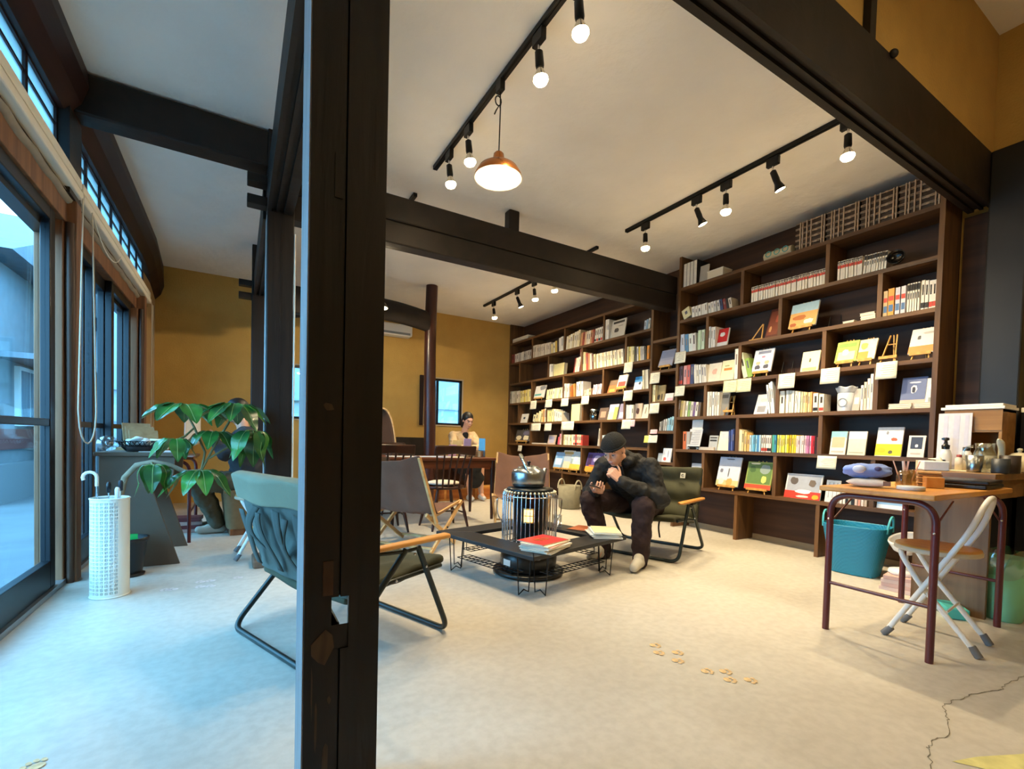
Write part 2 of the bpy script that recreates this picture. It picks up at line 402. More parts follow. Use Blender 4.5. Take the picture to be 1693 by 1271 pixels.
b.prism([(X0, Y0), (HX0, Y0), (HX0 + 0.022, Y1), (X0, Y1)], HZ0 - .06, HZ1)
b.prism([(HX1, Y0 - 0.004), (X1, Y0 - 0.004), (X1, Y1), (HX1 + 0.026, Y1)], HZ0 - .06, HZ1)
o = struct(b.build('pillar_near', M_PILLAR)); o['label'] = 'worn black-brown pillar with mortise holes in the foreground'
def ppart(nm, m, lo, hi, bev=0.0): return MB().box(lo, hi).build(nm, m, o, bevel=bev)
ppart('window_lit_side_face', M_LITSIDE, (X0 - 0.003, Y0 + 0.004, 0), (X0, Y1, 3.2))  # side towards the window, its brightness painted as a pale sheet
ppart('plugged_mortise', wood('bare_brown_plug', '#3a2413', '#553820', 0.6, (1, 1, 0.2), 20, 0.1), (0.182, Y0 - 0.002, 0.56), (0.206, Y0 + 0.01, 0.645))
ppart('plugged_mortise', M_BEAM, (0.196, Y0 - 0.003, 1.52), (0.215, Y0 + 0.01, 1.625))
b = MB(); random.seed(5)                                      # scuffed patches where the stain is gone
for (x, z, w, h) in ((0.185, 0.43, 0.055, 0.09), (0.170, 0.25, 0.008, 0.14), (0.192, 0.13, 0.02, 0.16), (0.160, 0.33, 0.005, 0.14), (0.20, 0.30, 0.01, 0.02), (0.30, 0.40, 0.012, 0.03), (0.19, 1.02, 0.03, 0.02)):
    k = 9; c = b.P((x, Y0 - 0.0016, z)); q = [b.P((x + w / 2 * math.cos(6.283 * i / k) * random.uniform(.6, 1.1), Y0 - 0.0016, z + h / 2 * math.sin(6.283 * i / k) * random.uniform(.7, 1.1))) for i in range(k)]
    for i in range(k): b.F((c, q[i], q[(i + 1) % k]))
b.build('scuffed_patches', wood('scuffed_bare_wood', '#33241a', '#54412e', 0.7, (1, 1, 0.2), 30, 0.0), o)
b = MB().box((0.17, 3.78, 0), (0.345, 3.95, 3.10)); p2 = struct(b.build('pillar_second', M_PILLAR, bevel=0.008))
MB().box((0.166, 3.79, 0.1), (0.17, 3.94, 2.5)).build('window_lit_side_face', M_LITSIDE, p2)  # pale sheet stands for window light on this side
MB().box((0.258, 3.777, 0.1), (0.262, 3.781, 2.5)).build('vertical_crack', M_BEAM, p2)
MB().tube([(0.352, 3.775, 0.1), (0.352, 3.775, 1.75), (0.35, 3.775, 2.4)], 0.006, 6).build('cable', M_CREAM, p2)
MB().box((0.10, 3.72, 0), (0.40, 4.0, 0.055)).build('base_stone', mat('brown_base_stone', '#6d5a49', 0.9, var=0.2, scale=20), p2, bevel=0.012)
b = MB().box((0.13, 6.14, 0), (0.27, 6.28, 3.10)); struct(b.build('pillar_third', M_PILLAR, bevel=0.008))
b = MB(); b.tube([(2.355 + 0.012 * math.sin(z * 2), 6.35, z) for z in [i * 0.31 for i in range(11)]], 0.082, 18)
struct(b.build('pillar_log', M_REDLOG))
b = MB().box((4.52, 1.00, 0), (4.70, 1.20, 3.05)); struct(b.build('pillar_right', mat('blue_black_pillar', '#15120f', 0.5, var=0.2), bevel=0.01))
b = MB().box((4.685, 1.20, 0), (4.70, 1.37, 2.7)); struct(b.build('trim_wood_panel', M_BACK))
# floor marks ---------------------------------------------------------
M_CRACK = mat('floor_crack', '#6d6656', 0.9)
crack = [(1.801, 0.537), (1.905, 0.578), (1.92, 0.586), (1.982, 0.588), (2.067, 0.578), (2.163, 0.603), (2.223, 0.633), (2.297, 0.66), (2.356, 0.652), (2.469, 0.64), (2.556, 0.619), (2.657, 0.592), (2.724, 0.599), (2.907, 0.581), (3.3, 0.60)]
b = MB(); random.seed(3); fine = []
for i in range(len(crack) - 1):
    for k in range(5):
        t = k / 5; p = Vector((*crack[i], 0)).lerp(Vector((*crack[i + 1], 0)), t); fine.append((p.x + random.uniform(-.004, .004), p.y + random.uniform(-.006, .006)))
for i in range(len(fine) - 1):
    a = Vector((*fine[i], 0)); c = Vector((*fine[i + 1], 0)); n = Vector((-(c - a).y, (c - a).x, 0)).normalized() * random.uniform(.0008, .0018)
    z = Vector((0, 0, 0.0012)); b.F([b.P(a - n + z), b.P(c - n + z), b.P(c + n + z), b.P(a + n + z)])
struct(b.build('floor_crack', M_CRACK))
def paw(loc, rz, s, m, label):
    b = MB()
    for (x, y, r, q) in ((0, 0, .020, .016), (-.022, .022, .007, .010), (-.008, .032, .007, .010), (.008, .032, .007, .010), (.022, .022, .007, .010)):
        ring = [b.P((x + r * math.cos(6.283 * i / 12), y + q * math.sin(6.283 * i / 12), 0)) for i in range(12)]; b.F(ring)
    o = b.build('paw_print_sticker', m, loc=(*loc, 0.0025), rot=(0, 0, rz)); o.scale = (s, s, 1)
    return tag(o, label, 'floor sticker')
M_OR = mat('orange_floor_print', '#d2b282', 0.7, var=0.3, scale=40); M_WP = mat('pinkish_floor_print', '#d8cfcc', 0.7, var=0.1, scale=40)
for i, (p, rz) in enumerate((((1.70, 1.535), -2.2), ((1.656, 1.473), -2.3), ((1.734, 1.433), -2.1), ((1.671, 1.379), -2.4), ((1.704, 1.253), -2.0), ((1.773, 1.217), -2.3), ((1.725, 1.163), -2.2), ((1.801, 1.124), -2.5))):
    paw(p, rz, 0.9, M_OR, 'orange paw print on the open floor, %s counting from the stove towards the desk' % ORD[i + 1]).__setitem__('group', 'orange paw prints on the floor')
for i, (p, rz) in enumerate((((-0.35, 3.438), 1.2), ((-0.314, 3.433), 1.4), ((-0.182, 3.53), 1.1), ((-0.127, 3.532), 1.3), ((-0.176, 3.419), 1.2), ((-0.122, 3.406), 1.0), ((0.025, 3.534), 1.2))):
    paw(p, rz, 1.0, M_WP, 'pale pinkish paw print on the floor, %s counting from the umbrella stand' % ORD[i + 1]).__setitem__('group', 'pale paw prints on the floor')
paw((-0.478, 1.774), 0.5, 1.0, M_OR, 'orange paw print alone on the floor near the glass door')
b = MB(); b.F([b.P(p) for p in ((1.90, 0.52, .0015), (2.0, 0.49, .0015), (2.16, 0.42, .0015), (2.10, 0.36, .0015), (1.95, 0.45, .0015))]); b.build('floor_stripe', mat('yellow_floor_paint', '#d0c984', 0.6, var=0.15, scale=20))['kind'] = 'structure'
# ------------------------------------------------------------------ glazed window wall
def slider(n, y0, y1, X, z1=2.2, mid=0.985, first=False):
    r = bpy.data.objects.new('door_%d' % n, None); COL.objects.link(r); r['kind'] = 'structure'; r['label'] = 'black framed glass sliding door'
    w = 0.085; t = 0.022; b = MB()
    b.box((X - t, y0, 0.03), (X + t, y0 + w, z1)).box((X - t, y1 - w, 0.03), (X + t, y1, z1))
    b.box((X - t, y0 + w, 0.03), (X + t, y1 - w, 0.19)).box((X - t, y0 + w, z1 - 0.07), (X + t, y1 - w, z1)).box((X - t * .8, y0 + w, mid - 0.02), (X + t * .8, y1 - w, mid + 0.02))
    b.build('door_frame', M_ALU, r, bevel=0.004)
    MB().box((X - .003, y0 + w, 0.19), (X + .003, y1 - w, mid - 0.02)).build('glass', M_GLASS, r)
    MB().box((X - .003, y0 + w, mid + 0.02), (X + .003, y1 - w, z1 - 0.07)).build('glass', M_GLASS, r)
for i, (a, c, X) in enumerate(((1.50, 2.66, -0.99), (2.60, 3.72, -0.94), (3.95, 4.62, -0.94), (4.54, 5.22, -0.99), (5.14, 5.95, -0.94), (5.87, 6.30, -0.99))): slider(i + 1, a, c, X)
b = MB().box((-1.03, 1.45, 0.0), (-0.90, 6.62, 0.03)); struct(b.build('trim_door_track', mat('silver_track', '#9aa0a4', 0.4, metal=0.8)))
b = MB().box((-1.04, 1.45, 2.20), (-0.90, 6.62, 2.34)); struct(b.build('trim_door_header', M_POSTW, bevel=0.005))
b = MB().box((-1.04, 1.45, 2.10), (-0.965, 6.62, 2.2)); struct(b.build('trim_header_rail', M_ALU))
for i, (y, x1) in enumerate(((3.86, -0.855), (6.13, -0.83))):
    b = MB().box((-1.04, y, 0), (x1, y + 0.10, 2.34)).box((-1.04, y - 0.035, 0), (x1 - 0.055, y, 2.2)); o = struct(b.build('trim_post', M_POSTW, bevel=0.006))
    MB().tube([(x1 - 0.03, y - 0.004, z) for z in (0, .6, 1.2, 1.8, 2.2)], [.020, .022, .020, .023, .020], 10).build('rounded_bead', wood('dark_round_bead', '#38251a', '#553a29', 0.5, (1, 1, .1), 14, .1), o)
b = MB().box((-1.04, 6.30, 0), (-0.93, 6.62, 2.34)); struct(b.build('trim_jamb', M_POSTW))
# transom lights: frosted panes in thin dark bars, one window each side of the bay beam
def transom(n, y0, y1, k):
    r = bpy.data.objects.new('window_%d' % n, None); COL.objects.link(r); r['kind'] = 'structure'; r['label'] = 'row of frosted transom panes above the blinds'
    b = MB(); X = -0.93; t = 0.016; z0, z1 = 2.56, 2.82
    b.box((X - t, y0, 2.34), (X + t, y1, z0)).box((X - t, y0, z1 - 0.02), (X + t, y1, 2.86))
    for i in range(k + 1):
        y = y0 + (y1 - y0) * i / k; b.box((X - t, y - .016, z0), (X + t, y + .016, z1))
    b.box((X - t * .7, y0, 2.70), (X + t * .7, y1, 2.715)); b.build('window_frame', M_LOG, r)
    for i in range(k):
        a = y0 + (y1 - y0) * i / k + .016; c = y0 + (y1 - y0) * (i + 1) / k - .016
        MB().box((X - .003, a, z0), (X + .003, c, z1 - .02)).build('pane', M_FROST, r)
transom(1, 1.45, 3.74, 5); transom(2, 3.98, 6.62, 7)
b = MB().box((-1.05, 3.74, 2.34), (-0.86, 3.98, 2.86)); struct(b.build('trim_transom_post', M_BEAM))
# roman blinds drawn up under their rails
def blind(y0, y1, label):
    r = empty('roman_blind', label, 'blind', (-0.875, y0, 2.36)); w = y1 - y0
    b = MB().box((-.03, 0, .075), (.03, w, .135)).box((-.022, 0, .012), (.036, w, .062)); b.build('head_rail', M_CREAM, r, bevel=0.008)
    b = MB(); random.seed(int(w * 100))
    def fn(u, v):
        a = v * 2 * math.pi; sag = .014 * abs(math.sin(u * math.pi * round(w / .32)))
        return (-.028 + .030 * math.cos(a), u * w, -.012 + .026 * math.sin(a) - sag * (1 if math.sin(a) < 0 else .2))
    b.grid(fn, 60, 10); b.build('folded_cloth', M_CLOTHB, r); return r
bl1 = blind(1.6, 3.93, 'cream roman blind drawn up over the first glass doors')
bl2 = blind(3.96, 6.62, 'cream roman blind drawn up over the doors beyond the wooden post')
def cord(par, y, ztop, zbot, wd, yy=0):
    pts = [(0.05, y - wd * .25, ztop - 2.36)] + [(0.05, y - wd / 2 * (0.5 + 0.5 * k / 6), ztop - 2.36 - (ztop - zbot - wd * .5) * k / 6) for k in range(1, 7)]
    pts += [(0.05, y + wd / 2 * math.sin(R(a)), zbot - 2.36 + wd * .5 - wd * .5 * math.cos(R(a))) for a in range(-60, 61, 20)]
    pts += [(0.05, y + wd / 2 * (0.5 + 0.5 * k / 6), ztop - 2.36 - (ztop - zbot - wd * .5) * k / 6) for k in range(6, -1, -1)]
    MB().tube(pts, 0.0045, 6).build('pull_cord', M_CORD, par)
cord(bl1, 2.36, 2.36, 0.86, 0.42); cord(bl2, 2.62, 2.36, 0.98, 0.16)
MB().tube(bez((.045, .15, .0), (.05, .35, -.16), (.05, .75, -.20), (.045, 1.0, .0), 12), .004, 6).build('pull_cord', M_CORD, bl2)
# back windows
def bwin(n, x0, x1):
    r = bpy.data.objects.new('window_%d' % n, None); COL.objects.link(r); r['kind'] = 'structure'; z0, z1 = 1.19, 1.98; Y = 7.66
    b = MB(); w = .035; xm = x0 + (x1 - x0) * .36
    b.box((x0, Y - .03, z0), (x0 + w, Y + .03, z1)).box((x1 - w, Y - .03, z0), (x1, Y + .03, z1)).box((x0, Y - .03, z0), (x1, Y + .03, z0 + w)).box((x0, Y - .03, z1 - w), (x1, Y + .03, z1)).box((xm - .02, Y - .02, z0), (xm + .02, Y + .02, z1))
    b.build('window_frame', M_ALU, r)
    for a, c, y in ((x0 + w, xm - .02, Y - .01), (xm + .02, x1 - w, Y + .01)): MB().box((a, y - .002, z0 + w), (c, y + .002, z1 - w)).build('pane', M_GLASS, r)
    b = MB(); s = .02
    b.box((x0 - s, 7.605, z1), (x1 + s, 7.625, z1 + s)).box((x0 - s, 7.605, z0 - s), (x1 + s, 7.625, z0)).box((x1, 7.605, z0), (x1 + s, 7.625, z1)).box((x0 - s, 7.605, z0), (x0, 7.625, z1))
    b.build('window_casing', mat('pale_window_casing', '#b9a588', .6), r)
bwin(3, 2.72, 3.42); bwin(4, 0.36, 0.96)
# dark curtain bunched beside the back window
t = MB()
def cur(u, v): return (2.635 + .05 * u + .012 * math.sin(u * 20), 7.585 + .02 * math.sin(u * 16 + v), 1.17 + .84 * v)
t.grid(cur, 14, 6); tag(t.build('curtain', mat('dark_brown_curtain', '#2c1c17', 0.9, var=.2), solid=.004), 'dark brown curtain bunched beside the back window', 'curtain')
# air conditioner on the back wall
r = empty('air_conditioner', 'white air conditioner mounted high on the mustard back wall', 'air conditioner', (2.02, 7.52, 2.58))
MB().box((-.42, -.10, 0), (.42, .10, .19)).build('housing', M_WHITEP, r, bevel=.03, seg=3)
MB().box((-.38, -.102, .02), (.38, -.06, .055)).build('louvre', mat('grey_louvre', '#8a8d8c', .5), r)
# ------------------------------------------------------------------ the street outside
M_ASPH = mat('pale_street', '#5c6164', 0.9, var=.12, scale=2)
struct(MB().box((-14, -6, -0.22), (-1.06, 30, -0.12)).build('ground_outside', M_ASPH)); struct(MB().box((-1.06, 7.75, -0.22), (12, 30, -0.12)).build('ground_yard', M_ASPH))
def house(label, loc, dx, dy, h, roof, wallm, rz=0):
    r = empty('house', label, 'house', (*loc, -0.12), rz)
    MB().box((-dx / 2, -dy / 2, 0), (dx / 2, dy / 2, h)).build('wall', wallm, r)
    b = MB(); o = .35
    b.prism([(-dy / 2 - o, h), (dy / 2 + o, h), (0, h + dy * .22)], -dx / 2 - o, dx / 2 + o, 'x'); b.build('tiled_roof', mat('grey_roof_tile', '#4f565c', .6, var=.2, scale=8), r)
    return r
M_HW = mat('grey_plaster_house', '#6f7a80', .9, var=.08); M_HB = mat('red_brown_sheet', '#6a3c38', .8, var=.1)
h1 = house('grey plastered house across the street seen through the glass doors', (-4.6, 13.5), 3.4, 9.0, 3.4, 1, M_HW)
for y, z in ((-3.6, 1.1), (-1.6, 1.1), (1.2, 1.1), (-2.8, 2.4)):
    w = MB().box((1.70, y, z), (1.76, y + .8, z + .9)).build('window', mat('white_sash', '#c9d3d6', .4), h1)
    MB().box((1.755, y + .06, z + .06), (1.77, y + .37, z + .84)).box((1.755, y + .43, z + .06), (1.77, y + .74, z + .84)).build('pane', mat('dark_blue_pane', '#5a7a8c', .15), w)
MB().box((1.70, -4.5, .75), (1.74, 4.5, 1.05)).build('red_sheet_band', M_HB, h1)
MB().box((1.70, -4.5, .0), (1.80, 4.5, .55)).build('concrete_footing', mat('pale_footing', '#6c7478', .9), h1)
MB().box((1.70, -4.3, 2.05), (2.35, 4.4, 2.13)).build('lean_to_eave', mat('eave_tile', '#5a646c', .6), h1)
h2 = house('pale house far along the street with a grey roof', (-2.6, 26), 7, 5, 4.2, 1, mat('pale_siding', '#727e84', .9))
for x in (-2, .6): MB().box((x, -2.56, 1.2), (x + 1.0, -2.5, 2.3)).build('window', mat('dark_blue_pane', '#5a7a8c', .15), h2)
h3 = house('white sided building behind the back windows', (2.2, 12.5), 8, 4.6, 3.6, 1, mat('white_siding', '#98a6aa', .8, var=.05))
MB().box((-4, -2.34, 1.22), (4, -2.3, 1.5)).build('lavender_band', mat('lavender_band', '#a8aec2', .8), h3)
MB().box((-4, -2.36, 1.75), (4, -2.3, 1.79)).build('siding_seam', mat('siding_seam', '#8fa4a8', .8), h3)
# ------------------------------------------------------------------ bookcases
SH = {'S1': 2.745, 'S2': 2.375, 'S3': 2.0, 'S4': 1.635, 'S5': 1.27, 'S6': .902, 'S7': .49, 'N1': 2.21, 'N2': 1.84, 'N3': 1.466, 'N4': 1.112, 'N5': .74}
XF, XB, TH = 4.37, 4.66, 0.032
def bookcase(label, y0, y1, levels, div, sup, ztop, ends, dz=0):
    r = empty('bookcase', label, 'bookcase', (XF, y0, 0)); D = XB - XF; L = y1 - y0
    def bx(nm, a, c, m): return MB().box(a, c).build(nm, m, r)
    MB().box((D, 0, 0.05), (D + .02, L, CZ)).build('back_panel', M_BACK, r)
    MB().box((D - .008, 0, 0), (D + .012, L, .05)).build('base_strip', mat('dusty_base_strip', '#9c8a70', .8), r)
    for k in levels: bx('shelf_board', (0, ends[0] * TH, SH[k] - TH), (D, L - ends[1] * TH, SH[k]), M_SHELF)
    if ends[0]: bx('upright', (-.004, 0, 0), (D, TH, ztop[0]), M_SHELFZ)
    if ends[1]: bx('upright', (-.004, L - TH, 0), (D, L, ztop[1]), M_SHELFZ)
    lv = list(levels)
    for k, ys in div.items():
        i = lv.index(k); top = SH[lv[i - 1]] - TH
        for y in ys: bx('divider', (.004, y - y0 - TH / 2, SH[k]), (D, y - y0 + TH / 2, top), M_SHELFZ)
    for y in sup: bx('leg_panel', (.004, y - y0 - TH / 2, 0), (D, y - y0 + TH / 2, SH[lv[-1]] - TH), M_SHELFZ)
    return r
LV = ['S1', 'S2', 'S3', 'S4', 'S5', 'S6', 'S7']
bookcase('large walnut-brown bookcase beside the desk, with crates along its top', 1.382, 3.74, LV,
         {'S2': [2.95, 2.16], 'S3': [3.345, 2.555, 1.765], 'S4': [2.95, 2.16], 'S5': [3.34, 2.55, 1.763], 'S6': [2.947, 2.16], 'S7': [3.336, 2.548, 1.757]}, [2.93, 2.153], (2.80, CZ), (1, 1))
bookcase('narrow tier of brown shelves set between the two larger bookcases', 3.74, 4.105, ['N1', 'N2', 'N3', 'N4', 'N5'], {}, [], (CZ, CZ), (0, 0))
bookcase('long walnut-brown bookcase reaching the mustard back wall', 4.105, 7.615, LV,
         {'S2': [6.847, 5.92, 5.015], 'S3': [7.25, 6.343, 5.48, 4.575], 'S4': [6.83, 5.92, 5.0], 'S5': [7.256, 6.36, 5.43, 4.568], 'S6': [6.84, 5.91, 5.01], 'S7': [6.323, 5.43, 4.6]}, [5.89, 6.8, 5.0], (2.62, CZ), (1, 1))
# ------------------------------------------------------------------ what stands on the shelves (metres along the bookcases)
CONTENT = [
  ('R', 'near', 'S1', 3.695, 3.515, 0.269, 0.271, 4, 'white-spined dark binder', ['#ebe7dc'], 0, 'binder'),
  ('F', 'near', 'S1', 3.50, 3.39, 0.191, 'plain grey-white book leaning on the back panel', [(0, 0, 1, 1, '#b9b3a6')], '', 6),
  ('P', 'near', 'S1', 3.385, 3.19, 0.096, 'thick white book lying flat', ['#e9e3d4'], 1),
  ('R', 'near', 'S2', 3.68, 3.564, 0.124, 0.105, 1, 'cream picture book leaning outwards', ['#d9cfa0'], -22, ''),
  ('R', 'near', 'S2', 3.556, 3.353, 0.123, 0.128, 5, 'white paperback in a leaning block', ['#e6e0d2', '#ded8ca'], -6, ''),
  ('R', 'near', 'S2', 3.345, 3.205, 0.119, 0.125, 4, 'grey-white booklet', ['#d6d1c6', '#e5dfd3', '#c9c6c0'], -8, ''),
  ('R', 'near', 'S2', 3.198, 3.058, 0.122, 0.113, 4, 'dark-backed booklet', ['#3c4a70', '#7a2b2b', '#2b2b2f', '#cfc6b4'], -12, ''),
  ('R', 'near', 'S2', 2.86, 2.18, 0.153, 0.139, 28, 'white manga volume with red title band', ['#f1e9d8', '#ece3cf'], 0, 'red'),
  ('R', 'near', 'S2', 2.085, 1.9, 0.161, 0.153, 9, 'cream manga volume with red title band', ['#f1e8d6'], 0, 'red'),
  ('R', 'near', 'S2', 1.895, 1.738, 0.151, 0.143, 9, 'cream manga volume with black title band', ['#efe7d6'], 4, 'black'),
  ('R', 'near', 'S3', 3.741, 3.484, 0.222, 0.202, 5, 'tall paperback', ['#e8e6e2', '#dfe2ea', '#5f93b8', '#e9efe2', '#e6e0d6'], -4, ''),
  ('R', 'near', 'S3', 3.468, 3.382, 0.22, 0.216, 2, 'pale green paperback', ['#c9dcb4', '#d5e6c6'], 0, ''),
  ('R', 'near', 'S3', 3.337, 3.247, 0.234, 0.222, 3, 'white paperback', ['#ece6d8', '#e3dccb', '#f0ece2', '#d8d2c4'], 0, ''),
  ('F', 'near', 'S3', 3.276, 3.125, 0.195, 'red-covered book with white edge', [(0, 0, 1, 1, '#e9e3d8'), (0.05, 0.25, 0.95, 1, '#c9201e'), (0.3, 0.55, 0.7, 0.8, '#f0e6da')], '', 12),
  ('F', 'near', 'S3', 2.721, 2.596, 0.3, 'tall book with red-brown patterned cover', [(0, 0, 1, 1, '#5b2a1c'), (0.1, 0.1, 0.9, 0.9, '#7c3a22'), (0.2, 0.2, 0.4, 0.4, '#c9905a'), (0.55, 0.5, 0.8, 0.75, '#b0523a')], '', 20),
  ('F', 'near', 'S3', 2.483, 2.246, 0.275, 'large landscape picture book of a blue sky over orange sand', [(0, 0, 1, 1, '#e2e6e6'), (0, 0.62, 1, 1, '#9fc0cf'), (0, 0.0, 1, 0.62, '#d9a35a'), (0.1, 0.3, 0.6, 0.5, '#b8651e'), (0.55, 0.1, 0.9, 0.3, '#efe6d2'), (0.05, 0.05, 0.3, 0.2, '#a8521c')], 'easel', 16),
  ('P', 'near', 'S3', 1.902, 1.796, 0.062, 'small white booklets stacked flat', ['#ebe5d8'], 3),
  ('P', 'near', 'S3', 2.031, 1.945, 0.022, 'thin white leaflet lying flat', ['#ece6da'], 1),
  ('R', 'near', 'S3', 1.747, 1.715, 0.2, 0.205, 1, 'comic with orange and grey spine', ['#c7ab7c'], 0, 'comic'),
  ('R', 'near', 'S3', 1.715, 1.672, 0.211, 0.213, 1, 'comic with bright orange spine', ['#e09a3c'], 0, 'comic'),
  ('R', 'near', 'S3', 1.668, 1.6, 0.212, 0.212, 2, 'comic with blue and white figure spine', ['#c9c6d2', '#d6d2d6'], 0, 'comic'),
  ('R', 'near', 'S3', 1.592, 1.515, 0.215, 0.216, 5, 'white comic with grey lettering', ['#e9e1d3'], 0, 'black'),
  ('R', 'near', 'S3', 1.508, 1.393, 0.219, 0.204, 5, 'white comic with red lettering at its foot', ['#eee6d8'], 0, 'foot'),
  ('R', 'near', 'S4', 3.725, 3.656, 0.217, 0.219, 2, 'dark purple striped paperback', ['#4a3440', '#5a4450'], 0, 'foot'),
  ('R', 'near', 'S4', 3.648, 3.508, 0.221, 0.221, 3, 'slim paperback', ['#dd9c96', '#cf6a62', '#3f4a72'], 0, ''),
  ('R', 'near', 'S4', 3.5, 3.336, 0.216, 0.199, 5, 'white paperback', ['#ece6d8', '#e3dccb', '#f0ece2', '#d8d2c4'], -5, ''),
  ('F', 'near', 'S4', 3.351, 3.195, 0.205, 'cream book with pale pink flower cover', [(0, 0, 1, 1, '#eadfc8'), (0.3, 0.4, 0.7, 0.7, '#e3b49c')], '', 10),
  ('F', 'near', 'S4', 3.195, 3.04, 0.217, 'pale yellow book with an orange title block', [(0, 0, 1, 1, '#efe8bc'), (0.2, 0.5, 0.8, 0.62, '#d98a3c'), (0.2, 0.7, 0.6, 0.76, '#b5b06a')], '', 12),
  ('R', 'near', 'S4', 3.013, 2.973, 0.309, 0.313, 1, 'tall thin white magazine', ['#ece6d8'], 0, ''),
  ('R', 'near', 'S4', 2.913, 2.81, 0.275, 0.204, 2, 'green and white magazine leaning back', ['#dce2bc', '#8fae4e'], -14, ''),
  ('F', 'near', 'S4', 2.829, 2.634, 0.277, 'white book with two small figures on its cover', [(0, 0, 1, 1, '#dfe2ea'), (0.12, 0.12, 0.42, 0.32, '#4a4c5a'), (0.56, 0.12, 0.86, 0.32, '#4a4c5a'), (0.16, 0.32, 0.4, 0.48, '#e0b090'), (0.6, 0.32, 0.84, 0.48, '#e0b090'), (0.2, 0.8, 0.85, 0.92, '#7f86a0'), (0.4, 0.62, 0.6, 0.7, '#b07c9a')], 'easel', 16),
  ('F', 'near', 'S4', 2.371, 2.221, 0.187, 'cream book with a tiny figure in a yellow field', [(0, 0, 1, 1, '#efe7be'), (0.42, 0.45, 0.54, 0.66, '#6a6a3c'), (0.1, 0.05, 0.9, 0.2, '#e0cf7a')], '', 13),
  ('F', 'near', 'S4', 2.081, 1.917, 0.229, 'lime green book with a pale building on its cover', [(0, 0, 1, 1, '#a8c24a'), (0.12, 0.1, 0.88, 0.5, '#dfe0a4'), (0.3, 0.3, 0.6, 0.62, '#f0ecd0'), (0.1, 0.72, 0.9, 0.9, '#7da03c')], 'easel', 18),
  ('F', 'near', 'S4', 1.913, 1.79, 0.223, 'orange and blue picture book', [(0, 0, 1, 1, '#e2d7b4'), (0, 0.05, 0.6, 0.4, '#e08a1c'), (0.55, 0.5, 1, 1, '#8fa2bc'), (0.1, 0.5, 0.5, 0.85, '#d8c64c')], 'easel', 20),
  ('F', 'near', 'S4', 1.573, 1.415, 0.246, 'grey book with an orange lower band', [(0, 0, 1, 1, '#d3cfca'), (0, 0.02, 1, 0.3, '#dd7a24'), (0.25, 0.55, 0.4, 0.72, '#3a3a40'), (0.45, 0.75, 0.9, 0.85, '#a8a6a2')], 'easel', 22),
  ('R', 'near', 'S5', 3.717, 3.405, 0.198, 0.154, 9, 'thin coloured magazine', ['#6b4c2e', '#b29a4c', '#c9b48c', '#e2dccb', '#8fae5e', '#d8cfc0', '#7a5c8a', '#e6e0d2', '#6c5a48'], 5, ''),
  ('R', 'near', 'S5', 3.32, 3.172, 0.265, 0.25, 5, 'white paperback with small black lettering', ['#ece6d8', '#e3dccb', '#f0ece2', '#d8d2c4'], 0, 'text'),
  ('F', 'near', 'S5', 3.208, 3.087, 0.262, 'grey book standing half turned', [(0, 0, 1, 1, '#8f8a80'), (0.1, 0.7, 0.9, 0.85, '#4c4840')], '', 8),
  ('F', 'near', 'S5', 2.801, 2.666, 0.2, 'pale grey magazine leaning on white ones', [(0, 0, 1, 1, '#cfcfd0'), (0.2, 0.1, 0.8, 0.4, '#8a8a90'), (0.3, 0.6, 0.8, 0.8, '#dcc6b8')], '', 20),
  ('R', 'near', 'S5', 2.636, 2.572, 0.288, 0.313, 3, 'tall curved white magazine', ['#d9dde2', '#e6e4de'], -7, ''),
  ('R', 'near', 'S5', 2.537, 2.486, 0.211, 0.209, 1, 'thick white hardback', ['#efe9d6'], 0, ''),
  ('R', 'near', 'S5', 2.475, 2.345, 0.212, 0.192, 5, 'white paperback with grey title', ['#ece7da', '#d8d8c8', '#e6dfcf'], 0, 'text'),
  ('R', 'near', 'S5', 2.34, 2.242, 0.185, 0.179, 5, 'cream to orange paperback', ['#efe6a8', '#ecd0a0', '#e8b878', '#efc898', '#e6a45c'], 0, ''),
  ('R', 'near', 'S5', 2.237, 2.147, 0.166, 0.156, 2, 'white boxed book with black and red foot', ['#e9e0cc'], 0, 'foot'),
  ('F', 'near', 'S5', 1.942, 1.889, 0.185, 'small grey booklet on a stand', [(0, 0, 1, 1, '#a49c94'), (0.2, 0.3, 0.8, 0.6, '#e2d8cc')], '', 14),
  ('R', 'near', 'S5', 1.872, 1.784, 0.203, 0.289, 4, 'tall white hardback', ['#ece6da', '#e9cdb4', '#e8e2d6', '#dedad0'], 0, ''),
  ('P', 'near', 'S5', 1.682, 1.537, 0.041, 'white booklets stacked in a neat block', ['#e9e2d2'], 3),
  ('P', 'near', 'S5', 1.519, 1.391, 0.042, 'white postcards stacked in a neat block', ['#efe8d8'], 3),
  ('F', 'near', 'S5', 1.619, 1.464, 0.242, 'slate blue book with a white framed portrait', [(0, 0, 1, 1, '#5c6a94'), (0, 0.0, 1, 0.28, '#b7a698'), (0.38, 0.48, 0.64, 0.74, '#d9dbe2'), (0.44, 0.5, 0.58, 0.7, '#2c3148'), (0.3, 0.8, 0.75, 0.86, '#c9cede')], '', 12),
  ('F', 'near', 'S5', 1.468, 1.394, 0.226, 'pale grey book half hidden by the shelf end', [(0, 0, 1, 1, '#c9cbce'), (0.3, 0.1, 1, 0.35, '#8f958f'), (0.2, 0.6, 0.7, 0.8, '#e6e6e6')], '', 12),
  ('R', 'near', 'S6', 3.624, 3.525, 0.203, 0.203, 2, 'orange or grey paperback', ['#c9683a', '#a9a5a0'], 0, ''),
  ('P', 'near', 'S6', 3.444, 3.215, 0.031, 'pinkish leaflets lying flat', ['#d8bfae'], 2),
